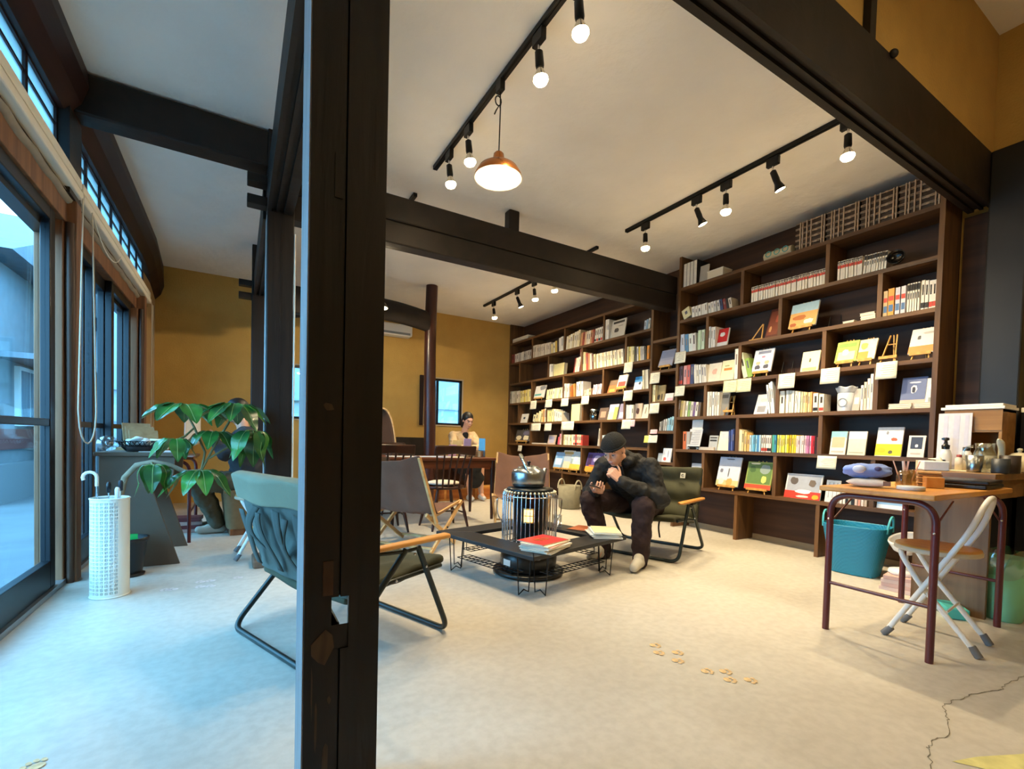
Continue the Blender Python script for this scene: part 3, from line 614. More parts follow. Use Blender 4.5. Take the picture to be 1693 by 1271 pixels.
  ('F', 'near', 'S6', 3.304, 3.2, 0.157, 'small grey booklet with black stripes', [(0, 0, 1, 1, '#aeb0ae'), (0.1, 0.6, 0.9, 0.72, '#2c2c2c'), (0.1, 0.8, 0.9, 0.9, '#3a3a3a')], '', 8),
  ('F', 'near', 'S6', 3.193, 3.064, 0.202, 'cream book with a grey top', [(0, 0, 1, 1, '#ece4c2'), (0.2, 0.6, 1, 1, '#c3c6c8')], '', 12),
  ('R', 'near', 'S6', 3.047, 2.982, 0.213, 0.225, 3, 'deep blue paperback', ['#35427c', '#5a6cae', '#2c3568'], 0, ''),
  ('R', 'near', 'S6', 2.945, 2.875, 0.225, 0.206, 3, 'tall cream book', ['#e6d8ae', '#efe3bc', '#d9c68c'], 0, ''),
  ('R', 'near', 'S6', 2.875, 2.817, 0.194, 0.17, 2, 'pale orange paperback', ['#e2bd74', '#d8a85a'], 0, ''),
  ('R', 'near', 'S6', 2.817, 2.699, 0.164, 0.164, 6, 'blue pocket paperback', ['#c8e2ea', '#8cc2da', '#5aa6cc', '#93c8dc', '#4c8cc0', '#b8d6e2'], 0, ''),
  ('R', 'near', 'S6', 2.693, 2.597, 0.164, 0.164, 5, 'white pocket paperback with red mark', ['#ece4da', '#e6dcd2', '#efe6dc'], 0, 'foot'),
  ('R', 'near', 'S6', 2.591, 2.545, 0.165, 0.165, 2, 'teal pocket paperback', ['#4aa08a', '#3c8cae'], 0, ''),
  ('R', 'near', 'S6', 2.539, 2.449, 0.165, 0.165, 5, 'lemon yellow pocket paperback', ['#ece25a', '#f0e98c', '#e8d83a'], 0, ''),
  ('R', 'near', 'S6', 2.449, 2.367, 0.165, 0.165, 4, 'golden yellow pocket paperback', ['#f0cc1c', '#e6b60a', '#f2de4c'], 0, ''),
  ('R', 'near', 'S6', 2.367, 2.283, 0.16, 0.16, 5, 'pale pink pocket paperback', ['#f0d9d2', '#ecc6c2', '#efe0d8'], 0, ''),
  ('R', 'near', 'S6', 2.283, 2.237, 0.16, 0.16, 3, 'pink pocket paperback', ['#e29cc0', '#d77fae', '#e8b2cc'], 0, ''),
  ('R', 'near', 'S6', 2.237, 2.206, 0.16, 0.16, 2, 'red pocket paperback', ['#cf2636', '#b81e2e'], 0, ''),
  ('R', 'near', 'S6', 2.204, 2.181, 0.155, 0.15, 2, 'dark brown pocket paperback', ['#3a2622', '#6a3a36'], 0, ''),
  ('F', 'near', 'S6', 2.098, 1.977, 0.198, 'book with blue sky and peach figures', [(0, 0, 1, 1, '#efe6d4'), (0, 0.7, 1, 1, '#8fc6cc'), (0.1, 0.3, 0.9, 0.75, '#e6b08e'), (0.1, 0.08, 0.9, 0.16, '#b7b0a4')], '', 10),
  ('F', 'near', 'S6', 1.963, 1.832, 0.197, 'pale sage book with a thin grey title', [(0, 0, 1, 1, '#d3d3bc'), (0, 0.68, 1, 1, '#d9dde0'), (0.1, 0.08, 0.9, 0.13, '#a9aa94')], '', 10),
  ('F', 'near', 'S6', 1.764, 1.593, 0.23, 'white picture book with a bright yellow lower half', [(0, 0, 1, 1, '#e6e4e2'), (0, 0.02, 1, 0.42, '#f0dc1c'), (0.55, 0.52, 0.8, 0.64, '#c65a3a'), (0.35, 0.74, 0.45, 0.86, '#8a8a90'), (0.5, 0.08, 0.68, 0.2, '#5a5a3a'), (0.05, 0.12, 0.4, 0.3, '#e6b80c')], '', 12),
  ('F', 'near', 'S6', 1.555, 1.453, 0.164, 'small white book with a dark blue picture', [(0, 0, 1, 1, '#e2dcd4'), (0.15, 0.38, 0.85, 0.93, '#2c3850'), (0.42, 0.45, 0.62, 0.6, '#d0d6de'), (0.2, 0.12, 0.8, 0.2, '#c2b6ac')], '', 11),
  ('F', 'near', 'S7', 3.539, 3.394, 0.257, 'grey-white booklet behind the green chair', [(0, 0, 1, 1, '#b9bbc0')], '', 10),
  ('F', 'near', 'S7', 3.182, 2.931, 0.349, 'white picture book with a bare tree and orange fruit', [(0, 0, 1, 1, '#c9cfdc'), (0, 0.0, 1, 0.2, '#c3c08c'), (0.45, 0.02, 0.75, 0.28, '#e0a45a'), (0.48, 0.3, 0.54, 0.62, '#6a6a70'), (0.1, 0.45, 0.25, 0.6, '#7a7c88'), (0.3, 0.9, 0.7, 0.95, '#6a6c78'), (0.1, 0.05, 0.35, 0.25, '#e8e0c8')], 'easel', 14),
  ('F', 'near', 'S7', 2.858, 2.592, 0.316, 'green picture book with a pale figure in a forest', [(0, 0, 1, 1, '#8f9c4c'), (0.05, 0.2, 0.95, 0.95, '#5c7a3a'), (0.5, 0.55, 0.9, 0.92, '#8a9a94'), (0.6, 0.22, 0.8, 0.5, '#e6de6a'), (0, 0, 1, 0.17, '#d2482c'), (0.1, 0.6, 0.35, 0.85, '#3f5f2c'), (0.12, 0.9, 0.5, 0.96, '#e8e2c0')], 'easel', 14),
  ('F', 'near', 'S7', 2.471, 2.16, 0.222, 'wide red and grey picture book of storybook animals', [(0, 0, 1, 1, '#d9d9d6'), (0.04, 0.3, 0.96, 0.95, '#a3a8b4'), (0, 0, 1, 0.3, '#cc3420'), (0.3, 0.2, 0.75, 0.38, '#f0ece4'), (0.78, 0.02, 0.96, 0.2, '#eaa41c'), (0.12, 0.55, 0.35, 0.85, '#5a5048'), (0.65, 0.5, 0.85, 0.8, '#6a5c50'), (0.35, 0.05, 0.7, 0.14, '#efd0c4')], '', 14),
  ('F', 'near', 'S7', 2.12, 2.011, 0.188, 'white book with thin vertical grey lines', [(0, 0, 1, 1, '#d3d5d6'), (0.2, 0.2, 0.26, 0.9, '#9a9ca0'), (0.5, 0.2, 0.56, 0.9, '#9a9ca0'), (0.78, 0.2, 0.84, 0.9, '#9a9ca0')], '', 10),
  ('R', 'near', 'S7', 1.992, 1.79, 0.135, 0.144, 9, 'paperback seen under the desk', ['#e6e2da', '#efeae0', '#1e1e20', '#b7c0b4', '#2a2a2c', '#e6c8b8', '#d99a84', '#e9d6c8', '#c9b49c'], 0, ''),
  ('F', 'narrow', 'N2', 4.031, 3.82, 0.25, 'lavender grey book tilted on an easel', [(0, 0, 1, 1, '#a9a9b8'), (0, 0.5, 1, 0.95, '#9095aa'), (0, 0.1, 1, 0.35, '#b7b2bc')], 'easel', 20),
  ('R', 'narrow', 'N3', 4.102, 4.053, 0.21, 0.209, 2, 'cream paperback', ['#e6d69a', '#ecdfb2'], 0, ''),
  ('F', 'narrow', 'N3', 4.071, 3.939, 0.199, 'olive book with a dark doorway picture', [(0, 0, 1, 1, '#a08a5c'), (0.2, 0.1, 0.5, 0.45, '#2c241c'), (0.6, 0.1, 0.8, 0.5, '#4a3c28')], '', 6),
  ('F', 'narrow', 'N3', 3.939, 3.813, 0.094, 'small pale pink booklet', [(0, 0, 1, 1, '#e6dcd6'), (0.3, 0.0, 1, 0.4, '#d9a8b0')], '', 14),
  ('R', 'narrow', 'N4', 3.981, 3.87, 0.111, 0.145, 5, 'grey magazine', ['#c9c2b6', '#77736c', '#5c5a56', '#b9b2a8', '#d2ccc2'], 4, ''),
  ('R', 'narrow', 'N4', 3.861, 3.771, 0.151, 0.171, 3, 'pale blue magazine', ['#9cc6d6', '#84b6cc', '#a8d0dc'], 5, ''),
  ('F', 'narrow', 'N5', 3.944, 3.816, 0.165, 'white booklet with a red disc', [(0, 0, 1, 1, '#e6e4e2'), (0.15, 0.1, 0.5, 0.35, '#d0605a'), (0.6, 0.3, 0.7, 0.85, '#8a8c98')], '', 10),
  ('F', 'narrow', 'N5', 4.01, 3.944, 0.103, 'plain grey booklet', [(0, 0, 1, 1, '#aab0b4')], '', 10),
  ('P', 'far', 'S1', 7.551, 7.026, 0.076, 'wrapped white book bundle under another', ['#c9c2b4'], 3),
  ('R', 'far', 'S1', 7.731, 7.618, 0.194, 0.201, 1, 'upright white book bundle', ['#cfc8ba'], 0, ''),
  ('R', 'far', 'S2', 7.565, 7.477, 0.166, 0.178, 1, 'dark red paperback', ['#8a3c30'], 0, ''),
  ('R', 'far', 'S2', 7.444, 6.89, 0.16, 0.165, 9, 'grey-white paperback', ['#cfc8bc', '#d9d2c4', '#b9b2a8'], 0, 'text'),
  ('R', 'far', 'S2', 6.832, 6.308, 0.217, 0.193, 12, 'pale volume of a matching set', ['#e0d3bd', '#dacbb4'], 0, ''),
  ('R', 'far', 'S2', 6.291, 5.963, 0.159, 0.23, 6, 'yellowish paperback', ['#e0cf94', '#e9e0c4', '#d8b85a', '#4c4038', '#e6e0d6', '#efeae0'], -4, ''),
  ('R', 'far', 'S2', 5.9, 5.558, 0.207, 0.256, 7, 'cream paperback leaning sideways', ['#ece0c4', '#e6d5a8', '#f0ead8', '#d9c9a0', '#efe6cf'], 5, ''),
  ('R', 'far', 'S2', 5.543, 5.242, 0.198, 0.196, 7, 'reddish cream paperback', ['#c9986c', '#a84a38', '#dcb48c', '#e2d3bc', '#efe6d4'], 6, ''),
  ('R', 'far', 'S2', 5.228, 5.061, 0.2, 0.203, 4, 'white paperback with black foot', ['#ece6d8', '#e3dccb', '#f0ece2', '#d8d2c4'], 7, 'foot'),
  ('R', 'far', 'S2', 5.005, 4.925, 0.283, 0.277, 3, 'thin white magazine', ['#ece6d8', '#e3dccb', '#f0ece2', '#d8d2c4'], 0, ''),
  ('F', 'far', 'S2', 4.958, 4.653, 0.25, 'white magazine with black title and sketch', [(0, 0, 1, 1, '#cdc6b6'), (0.2, 0.8, 0.9, 0.92, '#34302c'), (0.3, 0.3, 0.6, 0.55, '#4c4640'), (0.5, 0.62, 0.85, 0.66, '#8a8478')], '', 10),
  ('R', 'far', 'S2', 4.281, 4.181, 0.117, 0.134, 3, 'pale blue magazine', ['#c2ccd0', '#86a4b8', '#d6d4c8'], 6, ''),
  ('R', 'far', 'S3', 6.341, 6.222, 0.209, 0.203, 2, 'white paperback', ['#ece6d8', '#e3dccb', '#f0ece2', '#d8d2c4'], 0, ''),
  ('F', 'far', 'S3', 6.247, 5.954, 0.195, 'thick pale yellow book standing face out', [(0, 0, 1, 1, '#e6d99c')], '', 4),
  ('R', 'far', 'S3', 5.7, 5.554, 0.22, 0.226, 4, 'red or white thin book leaning', ['#8a2c2a', '#e0d6c6', '#d6cdbd', '#ece2d2'], 10, ''),
  ('R', 'far', 'S3', 5.547, 5.497, 0.334, 0.344, 1, 'tall maroon book', ['#6a2a2c'], 0, ''),
  ('R', 'far', 'S3', 5.469, 5.172, 0.286, 0.215, 7, 'cream and red paperback', ['#e2d6a8', '#d9c592', '#b0483c', '#c98a64', '#ddd6c8', '#6a4038'], -5, ''),
  ('R', 'far', 'S3', 5.159, 4.616, 0.214, 0.205, 13, 'cream paperback leaning back', ['#ece0c4', '#e6d5a8', '#f0ead8', '#d9c9a0', '#efe6cf'], -6, ''),
  ('R', 'far', 'S3', 4.561, 4.431, 0.213, 0.199, 4, 'yellow-cream paperback', ['#d8cf9c', '#e2cf6a', '#e6dcb2'], 0, ''),
  ('R', 'far', 'S3', 4.42, 4.224, 0.198, 0.173, 6, 'pale grey paperback', ['#4a4a44', '#ddd6c6', '#d9b83c', '#c9c2ba', '#d2cbc0'], -3, ''),
  ('R', 'far', 'S3', 4.214, 4.174, 0.173, 0.173, 1, 'bright orange paperback', ['#dd8a2a'], 0, ''),
  ('R', 'far', 'S4', 7.651, 7.236, 0.232, 0.217, 7, 'grey-white paperback with dark lettering', ['#d6c9ae', '#c4b596', '#ddd2ba'], 0, 'text'),
  ('R', 'far', 'S4', 7.215, 6.872, 0.209, 0.22, 6, 'yellow paperback', ['#e0cf7a', '#e6d79c', '#d8bc4a', '#dcc98c'], 0, ''),
  ('F', 'far', 'S4', 6.784, 6.471, 0.261, 'white book with a turquoise stripe', [(0, 0, 1, 1, '#dedad0'), (0.05, 0.2, 0.7, 0.34, '#5aa8a4'), (0.45, 0.6, 1, 1, '#8a8c90')], 'easel', 14),
  ('R', 'far', 'S4', 6.41, 5.943, 0.166, 0.172, 8, 'pale yellow leaning booklet', ['#e6dfa8', '#ece6c4', '#d9d6a4', '#efe9d2'], 10, ''),
  ('R', 'far', 'S4', 5.912, 5.773, 0.221, 0.214, 4, 'tall white magazine', ['#ece6d8', '#e3dccb', '#f0ece2', '#d8d2c4'], 0, ''),
  ('R', 'far', 'S4', 5.758, 5.624, 0.17, 0.2, 3, 'orange-brown book', ['#b0702c', '#96521c', '#c08a44'], -6, ''),
  ('R', 'far', 'S4', 5.609, 5.452, 0.22, 0.22, 3, 'white book with a narrow black mark', ['#ece6d8', '#e3dccb', '#f0ece2', '#d8d2c4'], 0, 'text'),
  ('R', 'far', 'S4', 5.424, 5.26, 0.079, 0.096, 3, 'small cream booklet', ['#dfc8a8', '#e2d2b4', '#cfae88'], 0, ''),
  ('R', 'far', 'S4', 5.234, 5.052, 0.141, 0.147, 4, 'pink and white booklet', ['#e6ccd2', '#ece0e2', '#d9a8b8'], 10, ''),
  ('F', 'far', 'S4', 4.949, 4.78, 0.18, 'orange book with a brown top', [(0, 0, 1, 1, '#dd6a2c'), (0, 0.6, 1, 1, '#7a5c40'), (0.2, 0.1, 0.8, 0.3, '#e8a83c')], '', 18),
  ('F', 'far', 'S4', 4.745, 4.575, 0.232, 'white book with a red centre on an easel', [(0, 0, 1, 1, '#e2dad0'), (0.1, 0.15, 0.9, 0.5, '#d03a2a'), (0, 0, 1, 0.14, '#e0a83c')], 'easel', 16),
  ('F', 'far', 'S4', 4.455, 4.308, 0.178, 'white book with a bright blue top', [(0, 0, 1, 1, '#d6dade'), (0, 0.6, 1, 1, '#2c8cc8'), (0.5, 0.4, 0.8, 0.6, '#2c3444')], '', 14),
  ('R', 'far', 'S4', 4.268, 4.168, 0.245, 0.246, 3, 'tall cream magazine', ['#d9cfae', '#b7ae98', '#e0d8c4'], -4, ''),
  ('F', 'far', 'S5', 7.245, 7.02, 0.163, 'small white booklet with a dark square', [(0, 0, 1, 1, '#ddd6c8'), (0.35, 0.4, 0.65, 0.65, '#34404a')], '', 14),
  ('R', 'far', 'S5', 6.796, 6.553, 0.127, 0.182, 3, 'small cream leaflet leaning', ['#e6dcae', '#e0d39a'], 14, ''),
  ('R', 'far', 'S5', 6.535, 6.375, 0.209, 0.225, 3, 'cream and orange booklet', ['#e2cf8c', '#d99a54', '#ece2c4'], 0, ''),
  ('R', 'far', 'S5', 6.357, 6.169, 0.201, 0.206, 3, 'pale yellow booklet', ['#ece2a8', '#e6d98c'], -5, ''),
  ('R', 'far', 'S5', 6.153, 5.941, 0.202, 0.138, 4, 'ivory booklet leaning back', ['#efe9d6', '#e2dccb'], -8, ''),
  ('F', 'far', 'S5', 5.734, 5.529, 0.255, 'thick pale yellow-green block of books', [(0, 0, 1, 1, '#dcd69c')], '', 2),
  ('F', 'far', 'S5', 5.121, 4.944, 0.172, 'small dark picture book', [(0, 0, 1, 1, '#5c4a40'), (0.2, 0.2, 0.8, 0.7, '#b08a74')], '', 12),
  ('F', 'far', 'S5', 4.932, 4.752, 0.213, 'lavender and yellow booklet', [(0, 0, 1, 1, '#b7b2c6'), (0, 0, 0.6, 0.5, '#e8dfb0'), (0.6, 0.0, 1, 0.8, '#d9c060')], '', 14),
  ('F', 'far', 'S5', 4.729, 4.614, 0.212, 'lilac booklet with white shape', [(0, 0, 1, 1, '#8c86a0'), (0.2, 0.1, 0.8, 0.45, '#ddd6e2')], '', 14),
  ('R', 'far', 'S5', 4.561, 4.408, 0.187, 0.181, 4, 'white paperback with grey specks', ['#ece6d8', '#e3dccb', '#f0ece2', '#d8d2c4'], 0, 'text'),
  ('F', 'far', 'S5', 4.427, 4.301, 0.195, 'pinkish book with a dark portrait', [(0, 0, 1, 1, '#d2b8a0'), (0.25, 0.3, 0.7, 0.7, '#4a2c28')], '', 6),
  ('F', 'far', 'S5', 4.301, 4.19, 0.18, 'cream booklet leaning beside the upright', [(0, 0, 1, 1, '#d9cfb8'), (0.4, 0.3, 0.6, 0.8, '#8f8670')], '', 14),
  ('F', 'far', 'S6', 7.376, 6.902, 0.249, 'cream and black picture book of two figures', [(0, 0, 1, 1, '#4a4848'), (0.05, 0.08, 0.45, 0.5, '#e0d4b0'), (0.55, 0.08, 0.95, 0.5, '#e0d4b0'), (0.5, 0.5, 0.9, 0.9, '#6a6478')], 'easel', 14),
  ('P', 'far', 'S6', 6.816, 6.374, 0.02, 'cream leaflets lying flat', ['#d8c8a8'], 2),
  ('F', 'far', 'S6', 6.365, 6.16, 0.154, 'small lavender framed card', [(0, 0, 1, 1, '#c2a890'), (0.15, 0.15, 0.85, 0.85, '#a9a4b8')], '', 12),
  ('R', 'far', 'S6', 6.052, 5.94, 0.126, 0.221, 3, 'pink-red booklet', ['#c9485a', '#d9808c', '#e6d8d0'], 8, ''),
  ('R', 'far', 'S6', 5.892, 5.648, 0.164, 0.165, 6, 'pale paperback', ['#e0d6a0', '#ece4cc', '#dccfae', '#e6ded0'], 0, ''),
  ('R', 'far', 'S6', 5.648, 5.417, 0.165, 0.156, 5, 'cream paperback with red foot', ['#e2d0b2', '#c9483c', '#e6d6bc'], 0, 'foot'),
  ('R', 'far', 'S6', 5.095, 5.031, 0.251, 0.268, 2, 'tall grey-white booklet', ['#c3b9a8', '#a89c88'], 7, ''),
  ('R', 'far', 'S6', 4.999, 4.918, 0.157, 0.158, 2, 'white and teal paperback', ['#e2e2dc', '#b7ccd0'], 0, ''),
  ('F', 'far', 'S7', 6.157, 5.913, 0.298, 'sky blue picture book', [(0, 0, 1, 1, '#86acd2'), (0.1, 0.2, 0.8, 0.6, '#c3d8ea'), (0.2, 0.65, 0.8, 0.8, '#5c8cc0')], 'easel', 16),
  ('F', 'far', 'S7', 5.96, 5.682, 0.333, 'beige and blue picture book', [(0, 0, 1, 1, '#cfc3a8'), (0.2, 0.4, 0.8, 0.7, '#a4b4c6'), (0.1, 0.8, 0.9, 0.92, '#b79a5c')], 'easel', 16),
  ('F', 'far', 'S7', 5.742, 5.492, 0.321, 'pale blue picture book with a yellow foot', [(0, 0, 1, 1, '#b7ccd6'), (0, 0, 1, 0.3, '#e2bc4c'), (0.3, 0.45, 0.7, 0.8, '#d6e2e6')], 'easel', 16),
  ('F', 'far', 'S7', 5.365, 4.995, 0.318, 'purple picture book with an orange foot', [(0, 0, 1, 1, '#5a4a8a'), (0, 0, 1, 0.26, '#e29a2c'), (0.4, 0.45, 0.85, 0.85, '#a9a4c8'), (0.05, 0.3, 0.3, 0.9, '#3c2450'), (0.2, 0.28, 0.8, 0.34, '#c9702c')], 'easel', 16),
  ('C', 'near', 'S3', 3.751, 3.601, 1.883, 2.014, 'hanging from the third shelf at its far end', 'cream'),
  ('C', 'near', 'S4', 3.733, 3.601, 1.508, 1.622, 'hanging from the fourth shelf at its far end', 'cream'),
  ('C', 'near', 'S4', 3.109, 2.96, 1.5, 1.625, 'farther of the touching pair on the fourth shelf', 'cream'),
  ('C', 'near', 'S4', 2.956, 2.805, 1.494, 1.628, 'nearer of the touching pair on the fourth shelf', 'cream'),
  ('C', 'near', 'S4', 2.535, 2.386, 1.495, 1.632, 'below the empty wire stands', 'cream'),
  ('C', 'near', 'S4', 2.167, 2.02, 1.505, 1.639, 'below the lime green book', 'cream'),
  ('C', 'near', 'S4', 1.76, 1.622, 1.505, 1.639, 'below the empty yellow easel', 'cream'),
  ('C', 'near', 'S6', 2.166, 2.014, 0.777, 0.888, 'below the sky and peach book', 'cream'),
  ('C', 'narrow', 'N2', 4.119, 3.97, 1.685, 1.817, 'on the upper shelf below the lavender book', 'cream'),
  ('C', 'narrow', 'N3', 4.112, 3.963, 1.323, 1.447, 'on the middle shelf below the olive book', 'cream'),
  ('C', 'narrow', 'N4', 4.114, 3.975, 0.967, 1.061, 'on the lower shelf', 'cream'),
  ('C', 'narrow', 'N4', 4.088, 3.98, 1.076, 1.128, 'above the lower shelf, pale pink', 'pink'),
  ('C', 'narrow', 'N4', 4.183, 4.1, 0.965, 1.054, 'lemon square at the lower shelf end', 'lemon'),
  ('C', 'far', 'S4', 6.833, 6.645, 1.494, 1.638, 'on the fourth shelf under the turquoise-striped book', 'cream'),
  ('C', 'far', 'S4', 6.373, 6.187, 1.503, 1.631, 'on the fourth shelf under the pale yellow booklets', 'cream'),
  ('C', 'far', 'S4', 5.94, 5.756, 1.5, 1.623, 'on the fourth shelf under the white magazines', 'cream'),
  ('C', 'far', 'S4', 5.441, 5.271, 1.502, 1.627, 'on the fourth shelf under the cream booklets', 'cream'),
  ('C', 'far', 'S4', 4.568, 4.41, 1.502, 1.638, 'on the fourth shelf by the blue-topped book', 'cream'),
  ('C', 'far', 'S3', 4.574, 4.426, 1.867, 2.002, 'on the third shelf by the yellow-cream paperbacks', 'cream'),
  ('C', 'far', 'S5', 6.784, 6.499, 1.125, 1.251, 'on the fifth shelf under the cream leaflets', 'cream'),
  ('C', 'far', 'S5', 6.38, 6.185, 1.123, 1.244, 'on the fifth shelf under the pale yellow booklets', 'cream'),
  ('C', 'far', 'S5', 5.915, 5.604, 1.13, 1.264, 'wide one on the fifth shelf', 'cream'),
  ('C', 'far', 'S5', 4.584, 4.425, 1.138, 1.259, 'on the fifth shelf under the speckled paperbacks', 'cream'),
  ('C', 'far', 'S5', 4.425, 4.352, 1.168, 1.255, 'small pink one on the fifth shelf', 'pink'),
  ('C', 'far', 'S6', 7.207, 7.077, 0.763, 0.867, 'small one on the sixth shelf behind the kettle', 'cream'),
  ('F', 'near', 'S7', 1.735, 1.56, 0.10, 'blue and white landscape flyer seen under the desk', [(0,0,1,1,'#dfe6ec'),(0,.45,1,.95,'#3f7fc0'),(0,.3,1,.45,'#8fb8dc')], '', 14),
]
# ------------------------------------------------------------------ books, stands, cards
CASE = {'near': 'large bookcase', 'far': 'long far bookcase', 'narrow': 'narrow middle tier'}
SHN = {'S1': 'top', 'S2': 'second', 'S3': 'third', 'S4': 'fourth', 'S5': 'fifth', 'S6': 'sixth', 'S7': 'lowest', 'N2': 'upper', 'N3': 'middle', 'N4': 'lower', 'N5': 'lowest'}
M_PAGE = mat('page_edges', '#e4dac2', .8)
M_INK = mat('dark_ink', '#2b2624', .7); M_REDI = mat('red_ink', '#c8402e', .6); M_BLKI = mat('black_ink', '#1c1a1a', .6)
random.seed(11)
def spine_book(name, t, h, d, hexc, sty):
    b = MB(); c = .0015
    b.box((0, 0, 0), (c * 2, t, h), 0)                                 # spine
    b.box((0, 0, 0), (d, c, h), 0).box((0, t - c, 0), (d, t, h), 0)     # boards
    b.box((c * 2, c, .003), (d - .004, t - c, h - .003), 1)            # page block
    e = -.0006; mats = [pm(hexc), M_PAGE, M_INK]
    def q(y0, y1, z0, z1, m): b.F([b.P((e, t * y0, h * z0)), b.P((e, t * y1, h * z0)), b.P((e, t * y1, h * z1)), b.P((e, t * y0, h * z1))][::-1], m)
    if sty == 'red': q(.06, .94, .62, .78, 2); mats[2] = M_REDI; mats.append(M_INK); q(.08, .92, .90, .97, 3); q(.3, .7, .80, .88, 3)
    elif sty == 'black': q(.06, .94, .74, .96, 2); q(.3, .7, .45, .66, 2)
    elif sty == 'foot': q(.08, .92, .06, .24, 2); mats[2] = random.choice([M_REDI, M_BLKI, M_REDI]); mats.append(M_INK); q(.3, .7, .5, .85, 3)
    elif sty == 'comic': q(.1, .9, .55, .72, 2); mats[2] = M_REDI; mats.append(pm('#3f6a9c')); q(.15, .85, .15, .4, 3)
    elif sty == 'binder': mats[0] = mat('black_binder', '#17171a', .5); mats[2] = pm(hexc); q(.05, .95, .02, .98, 2)
    else:
        if random.random() < .75: q(.34, .66, random.uniform(.35, .5), random.uniform(.7, .9), 2)
        mats[2] = random.choice([M_INK, pm('#8a7f74'), pm('#5c5a66')])
    return b.build(name, mats)
def art_book(name, w, h, t, art):
    b = MB(); c = .002; cols = []
    def mi(hx):
        if hx not in cols: cols.append(hx)
        return cols.index(hx) + 1
    base = mi(art[0][4])
    b.box((0, -w / 2, 0), (c, w / 2, h), base).box((t - c, -w / 2, 0), (t, w / 2, h), base).box((0, w / 2 - c, 0), (t, w / 2, h), base)
    b.box((c, -w / 2 + .003, .003), (t - c, w / 2 - c, h - .003), 0)
    for k, (u0, v0, u1, v1, hx) in enumerate(art[1:]):
        e = -.0005 - .0003 * k; m = mi(hx); n = 5 if (u1 - u0) < .6 and (v1 - v0) < .6 else 1
        Y0, Y1, Z0, Z1 = w / 2 - u0 * w, w / 2 - u1 * w, v0 * h, v1 * h
        if n == 1: b.F([b.P((e, Y0, Z0)), b.P((e, Y0, Z1)), b.P((e, Y1, Z1)), b.P((e, Y1, Z0))], m)
        else:                                                        # printed motif with a soft rounded outline
            cy, cz, ry, rz = (Y0 + Y1) / 2, (Z0 + Z1) / 2, (Y0 - Y1) / 2, (Z1 - Z0) / 2; ring = []
            for i in range(14):
                a = 6.283 * i / 14; k2 = random.uniform(.82, 1.08); ca, sa = math.cos(a), math.sin(a); f = 1 / max(abs(ca), abs(sa)) ** .5
                ring.append(b.P((e, cy + ry * ca * k2 * min(f, 1.12), cz + rz * sa * k2 * min(f, 1.12))))
            b.F(ring, m)
    return b.build(name, [M_PAGE] + [pm(x) for x in cols])
M_EASEL = wood('yellow_pine_easel', '#b8853c', '#dcab5c', .5, (1, 1, .2), 20, .02)
def easel(label, loc, w, h, tilt, grp='table easels on the bookcases'):
    r = empty('book_easel', label, 'easel', loc, 0, grp); s = math.sin(R(tilt)); c = math.cos(R(tilt)); lg = .038
    def at(u, y): return (u * s, y, lg + u * c)
    MB().bar((-.022, -w * .40, lg), (-.022, w * .40, lg), .014, .012).build('ledge', M_EASEL, r)
    MB().bar((-.030, -w * .40, lg + .006), (-.030, w * .40, lg + .006), .004, .022).build('ledge_lip', M_EASEL, r)
    for sy in (-1, 1): MB().bar((-.028, sy * w * .32, .0), at(h * .92, sy * w * .14), .008, .009).build('leg', M_EASEL, r)
    MB().bar((.06 + h * .12, 0, 0), at(h * .92, 0), .008, .009).build('back_leg', M_EASEL, r)
    MB().bar(at(h * .55, -w * .22), at(h * .55, w * .22), .007, .007).build('cross_bar', M_EASEL, r)
    return r
KIND = (('manga', 'manga_volume', 'book'), ('comic', 'comic_book', 'book'), ('magazine', 'magazine', 'magazine'), ('booklet', 'booklet', 'booklet'), ('binder', 'ring_binder', 'binder'),
        ('leaflet', 'leaflet', 'leaflet'), ('picture book', 'picture_book', 'book'), ('paperback', 'paperback_book', 'book'), ('volume', 'set_volume', 'book'), ('card', 'framed_card', 'card'))
def kind_of(d):
    for k, n, c in KIND:
        if k in d: return n, c
    return 'book', 'book'
TONE = {}
def tone(h):
    r, g, b = [int(h[i:i + 2], 16) for i in (1, 3, 5)]
    mx, mn = max(r, g, b), min(r, g, b); L = (mx + mn) / 2
    if mx - mn < 26: return 'white' if L > 205 else 'pale grey' if L > 165 else 'grey' if L > 95 else 'black'
    import colorsys
    H, l, S = colorsys.rgb_to_hls(r / 255, g / 255, b / 255); H *= 360; dk = 'dark ' if L < 95 else 'pale ' if L > 190 else ''
    if L > 205 and S < .5: return 'cream'
    for lim, n in ((18, 'red'), (42, 'orange' if S > .45 else 'tan'), (68, 'yellow'), (165, 'green'), (200, 'teal'), (255, 'blue'), (300, 'purple'), (345, 'pink'), (361, 'red')):
        if H <= lim: return dk + n
